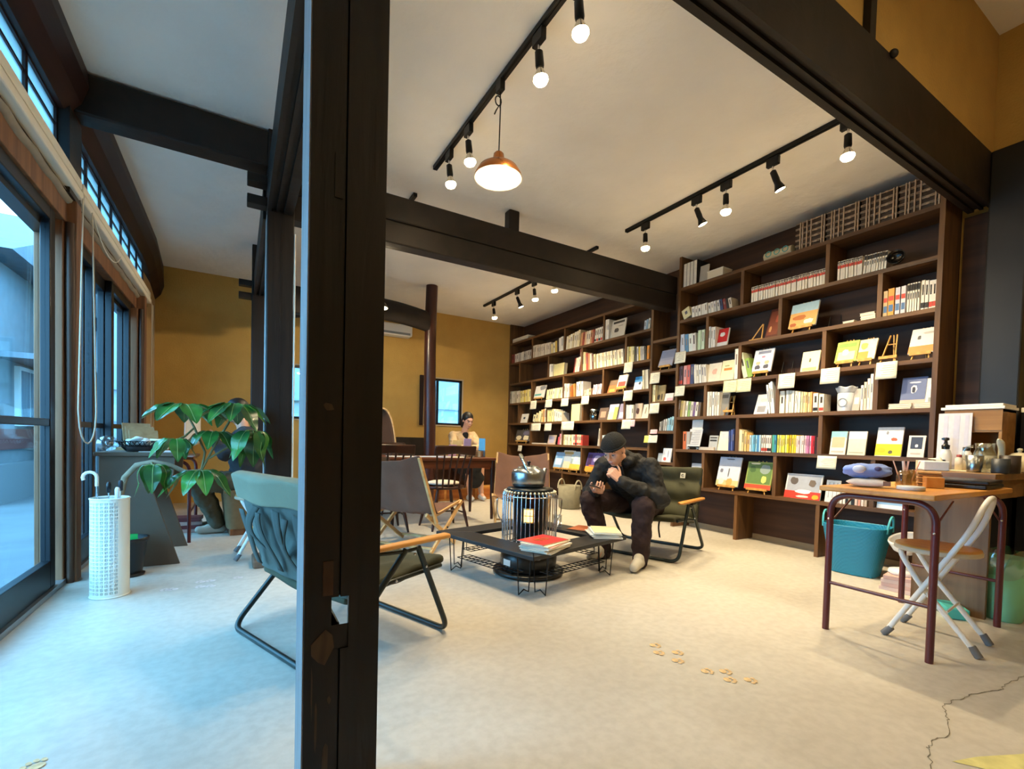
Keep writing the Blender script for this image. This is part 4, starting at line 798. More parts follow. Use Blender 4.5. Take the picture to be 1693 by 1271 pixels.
for it in CONTENT:
    case = it[1]; sh = it[2]; z = SH[sh]; where = '%s shelf of the %s' % (SHN[sh], CASE[case])
    if it[0] == 'R':
        _, _, _, ya, yb, h0, h1, n, desc, pal, lean, sty = it
        nm, cat = kind_of(desc); pitch = (ya - yb) / n; d = .115 if h0 < .2 else .15
        if sty == 'binder': d = .2
        grp = 'row of %ss on the %s' % (desc.split(' with ')[0], where)
        sl = math.tan(R(abs(lean)))
        for i in range(n):
            h = h0 + (h1 - h0) * (i / max(1, n - 1)); h *= random.uniform(.975, 1.0) if not sty in ('red', 'black', 'binder') else 1
            if lean: h *= math.cos(R(lean)) * .99
            t = pitch * random.uniform(.92, .985) * (math.cos(R(lean)) if lean else 1); t = max(t, .005)
            hx = pal[i % len(pal)]; o = spine_book(nm, t, h, d, hx, sty)
            y = ya - pitch * (i + 1) + (pitch - t) * .5
            o.location = (4.384 + random.uniform(0, .008), y, z + .001)
            if lean:
                o.rotation_euler = (R(lean), 0, 0)
                if lean > 0: o.location.z += 0.0005
                else: o.location.z += 0.0005 + t * math.sin(R(-lean)) * 0
                if lean < 0: o.location.z += t * math.sin(R(-lean))
            tn = tone(hx); dd = desc if (tn.split()[-1] in desc or len(set(pal)) == 1) else '%s %s' % (tn, desc.replace('coloured ', ''))
            dd = ' '.join(dd.split()[:6]) if not n == 1 else dd
            if n == 1: lab = '%s on the %s' % (desc, where)
            else: lab = '%s, %s from the far end, %s' % (dd, ORD[i + 1], where.replace(' of the', ',')[:60])
            tag(o, ' '.join(lab.split()[:16]), cat, grp if n > 1 else None)
    elif it[0] == 'F':
        _, _, _, ya, yb, h, desc, art, stand, tilt = it; th = .014
        nm, cat = kind_of(desc); w = ya - yb; y = (ya + yb) / 2
        if 'thick' in desc: th = .06
        x = 4.41; zz = z + .001
        if stand: h = h - .05; zz = z + .046; easel('pine easel holding the ' + ' '.join(desc.split()[:7]), (x, y, z + .001), max(w * 1.0, .12), h + .05, tilt)
        h = h / math.cos(R(tilt)); o = art_book(nm, w, h, th, art)
        if stand: o.location = (x - .022, y, zz)
        else: o.location = (x, y, zz)
        if th > .03: o.location.x = 4.40
        o.rotation_euler = (0, R(tilt), 0)
        pre = '' if 'easel' in desc or not stand else ''
        tag(o, ' '.join(('%s, %s' % (desc, where)).split()[:16]), cat)
    elif it[0] == 'P':
        _, _, _, ya, yb, h, desc, col, n = it; w = ya - yb
        d = min(.2, max(.11, w * .8)); t = h / n
        nm = 'leaflet' if 'leaflet' in desc else 'postcard_stack' if 'postcard' in desc else 'booklet' if 'booklet' in desc else 'paper_bundle' if 'bundle' in desc else 'book'
        for k in range(n):
            j = random.uniform(-.006, .006) if n > 1 else 0; b = MB(); tt = t * .97
            b.box((0, 0, 0), (d, w, tt * .12), 0).box((0, 0, tt * .88), (d, w, tt), 0).box((.003, .003, tt * .12), (d - .003, w - .003, tt * .88), 1)
            o = b.build(nm, [pm(col[0]), M_PAGE]); o.location = (4.392, yb + j, z + .001 + k * t)
            pos = '' if n == 1 else ('bottom one of the ' if k == 0 else 'topmost of the ' if k == n - 1 else 'middle one of the ')
            tag(o, ' '.join((pos + desc + ', ' + where).split()[:16]), nm.replace('_', ' '), None if n == 1 else desc + ' on the ' + where)
    else:
        _, _, _, ya, yb, za, zb, desc, col = it; w = ya - yb; h = zb - za
        m = pm({'cream': '#ebe5cd', 'pink': '#e6bcc0', 'lemon': '#e6e06a'}[col]) if not 'touching' in desc else pm('#ebe3b4')
        b = MB()
        def fn(u, v, w=w, h=h): return (-.012 * (1 - v) ** 2 - .004 * (1 - v) * u, w * u, h * v)
        b.grid(fn, 4, 4, 0); b2 = MB()
        o = b.build('note_card', m, solid=.0012); o.location = (4.362, yb, za)
        L_ = MB()
        for k in range(5):
            v = .78 - k * .13; p = [Vector(fn(a, v + dv)) - Vector((.0014, 0, 0)) for a, dv in ((.14, -.014), (.14, .014), (.72 + .14 * ((k * 7) % 3 - 1) * .5, .014), (.72 + .14 * ((k * 7) % 3 - 1) * .5, -.014))]
            L_.F([L_.P(q) for q in p])
        L_.build('handwriting', mat('pencil_grey', '#9a957c', .9), o)
        tag(o, ' '.join(('paper note card on the %s, %s' % (CASE[case], desc)).split()[:16]), 'note card', 'note cards on the shelf edges')
# empty stands and the odd things between the books
easel('empty pine easel on the fifth shelf of the large bookcase', (4.42, 3.07, SH['S5'] + .001), .14, .19, 18)
easel('empty yellow pine easel between two picture books, fourth shelf of the large bookcase', (4.42, 1.70, SH['S4'] + .001), .15, .22, 20)
b = MB(); y0 = 2.79; z0 = SH['S3'] + .001
b.bar((4.40, y0 - .06, z0 + .006), (4.40, y0 + .08, z0 + .006), .014, .012).bar((4.40, y0 - .05, z0 + .01), (4.43, y0 - .045, z0 + .15), .009, .009).bar((4.40, y0 + .05, z0 + .01), (4.43, y0 - .04, z0 + .15), .009, .009)
tag(b.build('book_easel', M_EASEL), 'empty folded pine easel beside the tall red-brown book', 'easel', 'table easels on the bookcases')
def wire_stand(label, y, z, w, h):
    b = MB()
    for s in (0, 1):
        yy = y - w / 2 + w * s
        b.tube(rounded([(4.39, yy - .012, z + .003), (4.41, yy - .004, z + .003), (4.45, yy, z + h), (4.47, yy + .012, z + h), (4.50, yy + .012, z + .003)], .01), .0026, 6)
    b.tube([(4.45, y - w / 2, z + .003), (4.45, y + w / 2, z + .003)], .0026, 6)
    return tag(b.build('wire_book_stand', M_BLACK), label, 'book stand')
wire_stand('empty black wire book stand on the fourth shelf behind a note card', 2.50, SH['S4'], .09, .125)
wire_stand('empty wire book stand on the third shelf beside the landscape picture book', 2.11, SH['S3'], .085, .10)
# wrapped tub, bowl, sign stand, jar, roll
r = empty('wrapped_tub', 'clear plastic wrapped tub with a round grey emblem on the fifth shelf', 'tub', (4.46, 2.005, SH['S5'] + .001))
M_WRAP = mat('milky_plastic_wrap', '#c9ccd0', .25, spec=.7)
MB().lathe([(.062, 0), (.064, .02), (.066, .15), (.060, .155)], n=20).build('tub_body', M_WRAP, r)
b = MB()
def ruf(u, v): a = u * 6.283; rr = .060 + .016 * v + .006 * math.sin(a * 7) * v; return (rr * math.cos(a), rr * math.sin(a), .15 + .055 * v + .006 * math.sin(a * 5) * v)
b.grid(ruf, 56, 4, closed_u=True); b.build('gathered_wrap', M_WRAP, r, solid=.0015)
b = MB().tube([(-.068 + .002 * abs(math.sin(a)), .034 * math.cos(a), .072 + .034 * math.sin(a)) for a in [i * 6.283 / 24 for i in range(24)]], .0028, 6, closed=True); b.build('emblem_ring', mat('grey_print', '#8d9298', .5), r)
b = MB().lathe([(.014, 0), (.038, .007), (.053, .032), (.058, .056), (.055, .056), (.049, .032), (.035, .013), (0, .009)], n=24)
tag(b.build('bowl', mat('black_glazed_bowl', '#14110f', .2), loc=(4.43, 1.68, SH['S2'] + .062), rot=(0, R(-78), R(8))), 'black glazed bowl standing on its edge beside the manga', 'bowl')
r = empty('sign_stand', 'white printed sign on a small black stand, sixth shelf of the large bookcase', 'sign', (4.385, 3.475, SH['S6'] + .001))
MB().bar((-.01, -.06, .004), (.05, -.06, .004), .008, .008).bar((-.01, .06, .004), (.05, .06, .004), .008, .008).bar((0, -.07, .03), (0, .07, .03), .012, .012).build('stand', M_BLACK, r)
b = MB(); b.box((0, -.085, 0), (.002, .085, .20)); b.build('lower_sheet', pm('#c3c3c4'), r, loc=(-.004, 0, .035), rot=(0, R(14), 0))
b = MB(); b.box((0, -.07, 0), (.002, .07, .11)); b.build('upper_sheet', pm('#dcdad4'), r, loc=(.04, -.01, .222), rot=(0, R(4), 0))
b = MB()
for k in range(9): b.box((-.001, -.065, .02 + k * .019), (-.0004, .05 - .02 * (k % 3), .026 + k * .019))
b.build('printed_lines', pm('#8a8a90'), r, loc=(-.004, 0, .035), rot=(0, R(14), 0))
r = empty('glass_jar', 'dark glass jar with a lid on the fifth shelf of the long far bookcase', 'jar', (4.46, 5.255, SH['S5'] + .001))
MB().lathe([(.07, 0), (.078, .02), (.078, .11), (.06, .135)], n=20).build('jar_body', glass('smoked_glass', (.35, .36, .38), .25), r); MB().lathe([(.062, .135), (.064, .16), (.02, .165)], n=20).build('lid', M_STEEL, r)
MB().lathe([(.055, .004), (.06, .08), (.0, .085)], n=14).build('contents', pm('#4a4038'), r)
r = empty('paper_roll', 'beige paper roll printed with teal rings, lying on the top of the large bookcase', 'roll', (4.43, 2.49, SH['S1'] + .045))
MB().tube([(0, 0, 0), (0, .26, 0)], .042, 18).build('roll_body', pm('#c9bb98'), r)
for y in (.05, .13, .21):
    b = MB(); b.tube([(-.043, y + .026 * math.cos(a), .012 + .024 * math.sin(a)) for a in [i * 6.283 / 20 for i in range(20)]], .004, 6, closed=True); b.build('ring_print', pm('#4fa6a4'), r)
# stacked slatted crates on the top board
M_CRATE = mat('dark_brown_crate', '#30201a', .35); M_CRE = mat('glossy_crate_rib', '#b5a08c', .3, metal=.2)
def crate(y, z, w, h, label):
    r = empty('slatted_crate', label, 'crate', (4.40, y, z), 0, 'slatted crates stacked on the bookcase top')
    b = MB(); d = .22
    b.box((0.01, 0, 0), (d, w, .006)).box((d - .006, 0, 0), (d, w, h)).box((.012, 0, 0), (d, .005, h)).box((.012, w - .005, 0), (d, w, h)).box((.012, 0, 0), (.016, w, h * .85)); b.build('shell', M_CRATE, r)
    b = MB()
    for u in (.03, .11, .46, .60, .74, .82): b.box((-.002, w * u - .004, 0), (.012, w * u + .005, h))
    b.box((.004, 0, 0), (.012, w, .004)).box((.004, 0, h * .84), (.010, w, h * .87))
    b.build('slatted_front', M_CRE, r)
    b = MB(); b.box((.002, w * .12, h * .80), (.013, w * .46, h * .92)).box((-.001, w * .25, h * .72), (.012, w * .33, h * .95)); b.box((.004, w * .5, h * .82), (.013, w, h * .92)); b.build('handle_rail', M_CRE, r)
    return r
for s, y in enumerate((2.205, 1.945, 1.685, 1.425)):
    for k in range(5):
        crate(y, SH['S1'] + .001 + k * .0505, .255, .049, '%s crate in the %s' % (['lowest crate', 'second crate up', 'middle crate', 'fourth crate up', 'topmost crate'][k].replace(' crate', '', 1), ['stack next to the teal-ringed paper roll', 'second stack from the paper roll', 'third stack from the paper roll', 'stack nearest the blue-black pillar'][s]))
# ------------------------------------------------------------------ low folding lounge chairs (olive canvas, oak arms)
def sling(fn, nu, nv, thick): return fn, nu, nv, thick
M_STRAP = mat('dark_teal_webbing', '#39403a', .85)
def rover_chair(label, loc, rz, fab, dark, flap, back_detail):
    r = empty('folding_lounge_chair', label, 'chair', loc, rz); W = .40
    for x0, x1, n in ((.33, .13, 'front'), (-.33, .06, 'rear')):
        pts = []
        zt = .455
        pts = rounded([(x1, W, zt), (x0, W, .014), (x0, -W, .014), (x1, -W, zt)], .075, 7)
        MB().tube(pts, .0135, 10).build('leg_frame', M_TUBE, r)
    for s in (-1, 1):
        b = MB(); b.tube(rounded([(.30, s * (W - .03), .335), (.0, s * (W - .03), .315), (-.20, s * (W - .03), .285), (-.295, s * (W - .03), .735)], .04), .011, 8); b.build('side_rail', M_TUBE, r)
        b = MB()
        def arm(u, v, s=s):
            x = -.27 + .60 * u; a = v * 2 * math.pi; e = .62; wd = .029 * (1 - .25 * (1 - u)) ; ca, sa = math.cos(a), math.sin(a)
            en = min(1, (u / .04) ** .5 if u < .04 else 1, ((1 - u) / .04) ** .5 if u > .96 else 1)
            return (x, s * W + wd * en * math.copysign(abs(ca) ** e, ca), .478 + .012 * en * math.copysign(abs(sa) ** e, sa) + .006 * u)
        b.grid(arm, 26, 16); b.build('armrest', M_ARM, r)
        b = MB()
        for (x, z) in ((.17, .36), (.0, .33), (.10, .43)): b.ball((x, s * (W + .014), z), .006, 8, 6)
        b.build('rivet', M_CHROME, r)
        MB().tube(bez((.12, s * W, .45), (.06, s * W, .44), (-.1, s * W, .46), (-.20, s * W, .47), 6), .008, 8).build('arm_brace', M_TUBE, r)
    random.seed(4)
    def seat(u, v):
        x = .335 - .55 * u; y = (v - .5) * 2 * (W - .035); z = .345 - .075 * u - .022 * math.sin(v * math.pi) + .016 * math.sin(u * math.pi) * math.sin(v * 9.4) ** 2 + .005 * math.sin(x * 40 + y * 13)
        return (x, y, z + .012)
    b = MB().grid(seat, 22, 22); b.build('seat', fab, r, solid=.045, sub=1)
    def back(u, v):                                            # u up, v across
        y = (v - .5) * 2 * (W - .02); x = -.19 - .115 * u - .018 * math.sin(v * math.pi) * (1 - .4 * u) + (.006 if back_detail else .016) * math.sin(u * 15) + .004 * math.sin(y * 30 + u * 20)
        return (x, y, .29 + .46 * u - .012 * math.sin(v * math.pi) * u)
    b = MB().grid(back, 24, 20); b.build('backrest', dark if back_detail else fab, r, solid=.05, sub=1)
    if back_detail:
        def fl(u, v):
            y = (v - .5) * 2 * (W + .005); a = u
            if a < .35: t = a / .35; x = -.265 + -.085 * t; z = .752 + .018 * math.sin(t * math.pi)
            else: t = (a - .35) / .65; x = -.35 + .030 * t - .004 * math.sin(y * 15); z = .752 - .115 * t - .008 * math.sin(y * 11)
            return (x - .012 * math.sin(v * math.pi), y, z)
        MB().grid(fl, 16, 20).build('head_flap', flap, r, solid=.008, sub=1)
        for y, x0 in ((.27, 0), (.10, 0), (-.10, 0), (-.27, 0)):
            b = MB(); b.grid(lambda u, v, y=y: (-.345 + .09 * u - .022 * math.sin(u * math.pi), y + .024 * (v - .5) * 2 + .03 * math.sin(u * 5 + y * 9), .60 - .27 * u), 12, 2); b.build('strap', M_STRAP, r, solid=.004)
        for y in (.16, -.02, -.20):
            b = MB()
            def loop(u, v, y=y): a = u * math.pi; return (-.335 + .06 * u - .034 * math.sin(a) - .006 * v, y + .05 * math.sin(a) * (1 if y > 0 else -1) + .06 * (v - .5) * (1 - .5 * u), .62 - .21 * u + .01 * v)
            b.grid(loop, 14, 3); b.build('webbing_loop', M_STRAP, r, solid=.004)
    else:
        MB().box((-.002, -.022, -.024), (.002, .022, .024)).build('patch', mat('pale_grey_patch', '#c6c5b8', .7), r, loc=(-.245, .22, .672), rot=(0, R(-14), 0))
        MB().tube(arc((0, 0, 0), .011, 40, 330, 14, 'yz'), .0028, 6).build('patch_mark', mat('dark_patch_mark', '#3a3a30', .8), r, loc=(-.2415, .22, .672))
    MB().grid(lambda u, v: (.02 + .02 * math.sin(u * 4), .12 + .014 * (v - .5), .285 - .16 * u), 8, 1).build('hanging_strap', M_BLACK, r, solid=.003)
    return r
rover_chair('green lounge chair with pale sage head flap, seen from behind beside the near pillar', (0.447, 2.36, 0), R(21.5), M_OLIVE, M_GREENC, M_FLAP, True)
rover_chair('olive quilted lounge chair that the person in black sits in', (3.20, 3.0, 0), R(200.9), M_OLIVE, M_OLIVED, M_FLAP, False)
# ------------------------------------------------------------------ brown canvas sling chairs on pine frames
def sling_chair(label, loc, rz):
    r = empty('canvas_sling_chair', label, 'chair', loc, rz); W = .30
    for s in (-1, 1):
        MB().bar((.30, s * W, .385), (-.22, s * (W - .0), .012), .030, .019, up=(0, 1, 0)).build('leg', M_PINE, r)
        MB().bar((.22, s * (W - .025), .012), (-.26, s * (W - .025), .33), .030, .019, up=(0, 1, 0)).build('leg', M_PINE, r)
        MB().bar((-.16, s * (W + .012), .25), (-.42, s * (W + .0), .80), .030, .019, up=(0, 1, 0)).build('back_rail', M_PINE, r)
        MB().bar((.31, s * (W - .02), .385), (-.20, s * (W - .02), .295), .022, .018, up=(0, 1, 0)).build('seat_rail', M_PINE, r)
        b = MB(); b.ball((.02, s * (W + .016), .19), .008, 8, 6); b.build('bolt', M_BLACK, r)
    MB().bar((.20, -W, .045), (.20, W, .045), .022, .018).build('stretcher', M_PINE, r)
    MB().bar((-.20, -W, .045), (-.20, W, .045), .022, .018).build('stretcher', M_PINE, r)
    def cv(u, v):
        y = (v - .5) * 2 * (W + .012); sag = math.sin(v * math.pi)
        if u < .45: t = u / .45; x = .36 - .50 * t; z = .375 - .05 * t - .065 * sag * math.sin(t * math.pi * .8 + .5)
        else: t = (u - .45) / .55; x = -.14 - .29 * t - .055 * sag * (1 - .45 * t); z = .325 + .495 * t - .03 * sag * (1 - t) - .055 * sag * t ** 3
        k = math.sin(u * 9 + v * 7) * .004 + math.sin(v * 23 + u * 5) * .003
        return (x + k, y, z + k)
    MB().grid(cv, 34, 18).build('canvas', M_BROWNC, r, solid=.006, sub=1)
    return r
sling_chair('brown canvas sling chair showing its back beside the near pillar', (1.36, 3.97, 0), R(38))
sling_chair('brown canvas sling chair behind the kettle, facing the room', (2.70, 4.36, 0), R(-122))
# ------------------------------------------------------------------ black table ring round the stove
RZ = math.atan2(.235, .972)
ring = empty('hearth_table_ring', 'low black ring table of four boards surrounding the stove', 'table', (1.50, 2.27, 0), RZ)
L, w, zt = .99, .20, .272
quads = [[(0, 0), (L, 0), (L - w, w), (w, w)], [(L, 0), (L, L), (L - w, L - w), (L - w, w)], [(L, L), (0, L), (w, L - w), (L - w, L - w)], [(0, L), (0, 0), (w, w), (w, L - w)]]
for q in quads:
    cx = sum(p[0] for p in q) / 4; cy = sum(p[1] for p in q) / 4
    qq = [(cx + (x - cx) * .995, cy + (y - cy) * .995) for x, y in q]
    MB().prism(qq, zt - .026, zt).build('table_board', M_TBLK, ring, bevel=.004)
    A = Vector((*q[0], 0)); B = Vector((*q[1], 0)); C = Vector((*q[2], 0)); D = Vector((*q[3], 0))
    e = (B - A).normalized(); n = (D - A).dot(e); inn = Vector((-e.y, e.x, 0))
    for k, base in ((0, A + e * .15 + inn * .015), (1, B - e * .15 + inn * .015)):
        sg = 1 if k == 0 else -1
        p0 = base; p1 = base + inn * .125
        up = Vector((0, 0, zt - .026)); b0 = p0 + (p1 - p0) * .15; b1 = p0 + (p1 - p0) * .85; m = (b0 + b1) / 2
        MB().tube([p0 + up, b0 + Vector((0, 0, .006)), m + Vector((0, 0, .030)), b1 + Vector((0, 0, .006)), p1 + up], .0045, 7).build('wire_leg', M_BLACK, ring)
    b = MB(); a0 = A + e * .22 + inn * .035 + Vector((0, 0, .115)); a1 = B - e * .22 + inn * .035 + Vector((0, 0, .115))
    for t in (0, .5, 1): b.tube([a0 + inn * .11 * t, a1 + inn * .11 * t], .0034, 6)
    nn = 12
    for i in range(nn + 1): p = a0.lerp(a1, i / nn); b.tube([p, p + inn * .11], .003, 6)
    for p in (a0, a1): b.tube([p + inn * .055, Vector((p.x, p.y, zt - .026)) + inn * .055], .003, 6)
    b.build('wire_rack', M_BLACK, ring)
# ------------------------------------------------------------------ paraffin stove and kettle
st = empty('oil_stove', 'round black oil stove inside a wire guard, in the middle of the ring table', 'stove', (1.83, 2.84, 0), RZ)
M_STV = mat('black_enamel_stove', '#121312', .3)
MB().lathe([(.235, .0), (.255, .012), (.255, .03), (.245, .034), (.21, .03)], n=40).build('drip_tray', M_STV, st)
MB().lathe([(.185, .03), (.20, .05), (.205, .12), (.19, .165), (.165, .182), (.11, .19)], n=40).build('fuel_tank', M_STV, st)
MB().lathe([(.11, .19), (.125, .2), (.125, .235), (.10, .24)], n=32).build('burner_ring', M_STV, st)
MB().lathe([(.095, .24), (.115, .26), (.125, .56), (.135, .575)], n=32).build('chimney', mat('sooty_chimney', '#1c1d20', .35, metal=.6), st)
MB().lathe([(.165, .590), (.17, .60), (.165, .612), (.10, .622), (.0, .622)], n=36).build('top_plate', mat('dark_top_plate', '#1a2024', .35, metal=.5), st)
b = MB(); n = 40
for i in range(n):
    a = 6.2832 * i / n; c, s = math.cos(a), math.sin(a)
    b.tube([(.195 * c, .195 * s, .19), (.195 * c, .195 * s, .565), (.185 * c, .185 * s, .590), (.165 * c, .165 * s, .597)], .0032, 5)
for z, rr in ((.20, .195), (.245, .195), (.56, .195)): b.tube([(rr * math.cos(6.2832 * i / 40), rr * math.sin(6.2832 * i / 40), z) for i in range(40)], .0042, 6, closed=True)
b.build('wire_guard', M_CHROME, st)
b = MB()
for i in range(40):
    a = 6.2832 * i / 40; b.ball((.182 * math.cos(a), .182 * math.sin(a), .588), .0095, 6, 5)
b.build('guard_beading', mat('cream_beading', '#c8c4ae', .4, metal=.4), st)
for sg in (0, 1):
    a = R(-20 + 180 * sg - 14); c, s = math.cos(a), math.sin(a)
    b = MB(); b.tube(rounded([(.195 * c, .195 * s, .53), (.24 * c, .24 * s, .54), (.235 * c, .235 * s, .42), (.196 * c, .196 * s, .36)], .05), .004, 6); b.build('carry_handle', M_CHROME, st)
# glowing mica window, label plate, gauge; they face the camera side
fa = math.atan2(-2.84, -1.83) - RZ
def around(rad, ang, z): return (rad * math.cos(ang), rad * math.sin(ang), z)
b = MB(); b.grid(lambda u, v: around(.129, fa - .06 + .38 * (u - .5) * 1.5, .375 + .105 * v), 10, 2); b.build('mica_window_frame', mat('brass_window_frame', '#c9b482', .35, metal=.6), st)
b = MB(); b.grid(lambda u, v: around(.132, fa - .06 + .30 * (u - .5) * 1.5, .385 + .085 * v), 10, 2); b.build('mica_window', lamp_mat('flame_glow', (1.0, .50, .10), 2.6), st)
b = MB()
for k in (-.07, .07): b.grid(lambda u, v, k=k: around(.1335, fa - .06 + k + .012 * (u - .5), .385 + .085 * v), 2, 2)
b.grid(lambda u, v: around(.1335, fa - .06 + .45 * (u - .5), .424 + .006 * v), 10, 1); b.build('window_bars', mat('brass_window_frame', '#c9b482'), st)
b = MB(); b.grid(lambda u, v: around(.2065, fa - 1.0 + .35 * u, .07 + .05 * v), 8, 1); b.build('label_plate', M_WHITEP, st)
b = MB().lathe([(0, 0), (.024, 0), (.024, .006), (.0, .010)], n=16, axis=(math.cos(fa + .35), math.sin(fa + .35), .35)); b.build('fuel_gauge', M_STEEL, st, loc=around(.195, fa + .35, .155))
kt = empty('kettle', 'dented aluminium kettle with its handle tilted up, on the stove', 'kettle', (1.815, 2.845, .623), RZ)
M_ALUM = mat('worn_aluminium', '#a5a9ab', .28, metal=1.0, var=.12, scale=9)
MB().lathe([(.0, 0), (.105, 0), (.115, .008), (.122, .05), (.122, .095), (.11, .12), (.078, .132), (.074, .136)], n=36).build('kettle_body', M_ALUM, kt)
MB().lathe([(.076, .134), (.072, .142), (.04, .150), (.0, .153)], n=28).build('kettle_lid', M_ALUM, kt)
MB().lathe([(.0, .15), (.012, .152), (.008, .165), (.016, .172), (.012, .182), (.0, .184)], n=14).build('lid_knob', M_PRINT, kt)
ang = fa + 2.3; dx, dy = math.cos(ang), math.sin(ang)
MB().tube([(.11 * dx, .11 * dy, .055), (.145 * dx, .145 * dy, .085), (.165 * dx, .165 * dy, .125)], [.030, .022, .015], 14).build('spout', M_ALUM, kt)
tl = R(28); side = Vector((math.cos(fa), math.sin(fa), 0)); fw = side
H = []
for i in range(15):
    a = math.pi * i / 14; p = side * 0.0 + fw * (.115 * math.cos(a)) + Vector((0, 0, .10 + .14 * math.sin(a))); H.append(p)
hp = []
for p in H: q = p - Vector((0, 0, .11)); hp.append(Vector((0, 0, .11)) + Matrix.Rotation(tl, 3, side) @ q)
b = MB(); b.tube(hp, .0075, 8); b.build('handle_bail', M_CHROME, kt)
b = MB(); b.tube(hp[4:11], .0125, 10); b.build('handle_grip', M_STEEL, kt)
# magazines on the ring table
def mags(n, cx, cy, z, w, d, cols, labels, grp, rz0, th=.007):
    for i in range(n):
        b = MB(); t = th * random.uniform(.8, 1.25); ww, dd = w * random.uniform(.93, 1), d * random.uniform(.93, 1)
        b.box((-ww / 2, -dd / 2, 0), (ww / 2, dd / 2, .0007), 0).box((-ww / 2, -dd / 2, t - .0007), (ww / 2, dd / 2, t), 0).box((-ww / 2 + .001, -dd / 2 + .001, .0007), (ww / 2 - .001, dd / 2 - .001, t - .0007), 1)
        top = i == n - 1; ms = [pm(cols[i % len(cols)]), M_PAGE]
        o = b.build('magazine', ms, loc=(cx + random.uniform(-.012, .012), cy + random.uniform(-.012, .012), z + .0005), rot=(0, 0, rz0 + random.uniform(-.14, .14)))
        tag(o, labels[i], 'magazine', grp); z += t + .0006
    return o, z
random.seed(21)
lab = ['%s magazine of the pile under the red booklet on the ring table' % k for k in ('lowest', 'second lowest', 'third lowest', 'middle', 'third highest', 'second highest white')]
o, z = mags(6, 1.69, 2.43, zt, .29, .21, ['#dfe3e8', '#e8e4da', '#c9c2b8', '#e6e9ec', '#d9a098', '#e6dcc0'], lab, 'magazines piled at the near corner of the ring table', RZ + .2)
o, z = mags(1, 1.69, 2.44, z, .285, .21, ['#c42a2a'], ['red booklet with gold writing on top of the near pile'], None, RZ + .15)
b = MB()
for (x, y, ww, hh) in ((-.05, .01, .010, .05), (-.02, .03, .03, .006), (-.02, .0, .008, .05), (.02, .02, .03, .006), (.025, .0, .008, .055), (.02, -.015, .035, .006), (.055, .01, .006, .04)): b.box((x - ww / 2, y - hh / 2, .0), (x + ww / 2, y + hh / 2, .0006))
b.build('gold_lettering', mat('gold_ink', '#c9913c', .4, metal=.4), o, loc=(0, 0, .0086))
lab = ['%s magazine of the white pile in front of the person in black' % k for k in ('lowest', 'second lowest', 'third lowest', 'third highest', 'second highest')]
o, z = mags(5, 2.33, 2.60, zt, .28, .21, ['#cfdde6', '#e4e2dc', '#d9dde0', '#e8e2d2'], lab, 'magazines piled at the far corner of the ring table', RZ + .75)
o, z = mags(1, 2.33, 2.60, z, .27, .20, ['#e6dab0'], ['cream magazine on top of the pile in front of the person'], None, RZ + .72)
o, z2 = mags(2, 2.33, 2.87, zt, .21, .15, ['#7a4a34', '#b0623c'], ['brown picture leaflet lower of the two by the glass on the ring table', 'orange-brown picture leaflet lying by the glass on the ring table'], None, RZ + .1, .003)
g = MB().lathe([(0, 0), (.030, 0), (.033, .004), (.036, .10), (.0335, .10), (.030, .012), (0, .010)], n=20)
tag(g.build('drinking_glass', glass('clear_glass', (.9, .92, .92), .22), loc=(2.19, 2.99, zt + .001)), 'clear drinking glass on the ring table behind the leaflets', 'glass')
tag(MB().box((-.10, -.06, 0), (.10, .06, .05)).build('tissue_pack', pm('#e6e4dc'), loc=(2.02, 3.12, zt + .001), rot=(0, 0, RZ + .2), bevel=.012), 'white soft tissue pack on the far board of the ring table', 'tissue pack')
# fabric storage bin by the bookcase
r = empty('fabric_bin', 'grey-beige felt bin with two loop handles by the bookcase', 'bin', (4.12, 5.35, 0), .2)
M_FELT = mat('grey_beige_felt', '#8b8672', .95, var=.1, scale=20, bump=.1)
MB().lathe([(0, .004), (.135, 0), (.15, .02), (.165, .33), (.158, .33), (.142, .02), (0, .012)], n=28).build('bin_body', M_FELT, r)
for s in (-1, 1): MB().tube([(.166 * s * .99 * 0 + s * .0, 0, 0)] * 0 + [Vector((-.075 * math.cos(math.pi * i / 12), s * .160, .28 + .13 * math.sin(math.pi * i / 12))) for i in range(13)], .010, 8).build('loop_handle', mat('pale_felt_handle', '#b3ad98', .9), r)
# ------------------------------------------------------------------ dining corner by the back wall
tb = empty('dining_table', 'dark brown dining table where the person in beige sits', 'table', (2.05, 5.27, 0))
TX, TY, TZ = .66, .36, .735
MB().box((-TX, -TY, TZ - .03), (TX, TY, TZ)).build('tabletop', M_TWOOD, tb, bevel=.006)
MB().box((-TX + .05, -TY + .04, TZ - .12), (TX - .05, -TY + .06, TZ - .03)).box((-TX + .05, TY - .06, TZ - .12), (TX - .05, TY - .04, TZ - .03)).box((TX - .06, -TY + .05, TZ - .12), (TX - .04, TY - .05, TZ - .03)).box((-TX + .04, -TY + .05, TZ - .12), (-TX + .06, TY - .05, TZ - .03)).build('apron', M_TWOOD, tb)
for sx in (-1, 1):
    for sy in (-1, 1):
        x, y = sx * (TX - .055), sy * (TY - .055)
        MB().tube([(x, y, TZ - .03), (x, y, .58), (x, y, .3), (x, y, 0)], [.030, .030, .026, .017], 10).build('leg', M_DWOOD, tb)
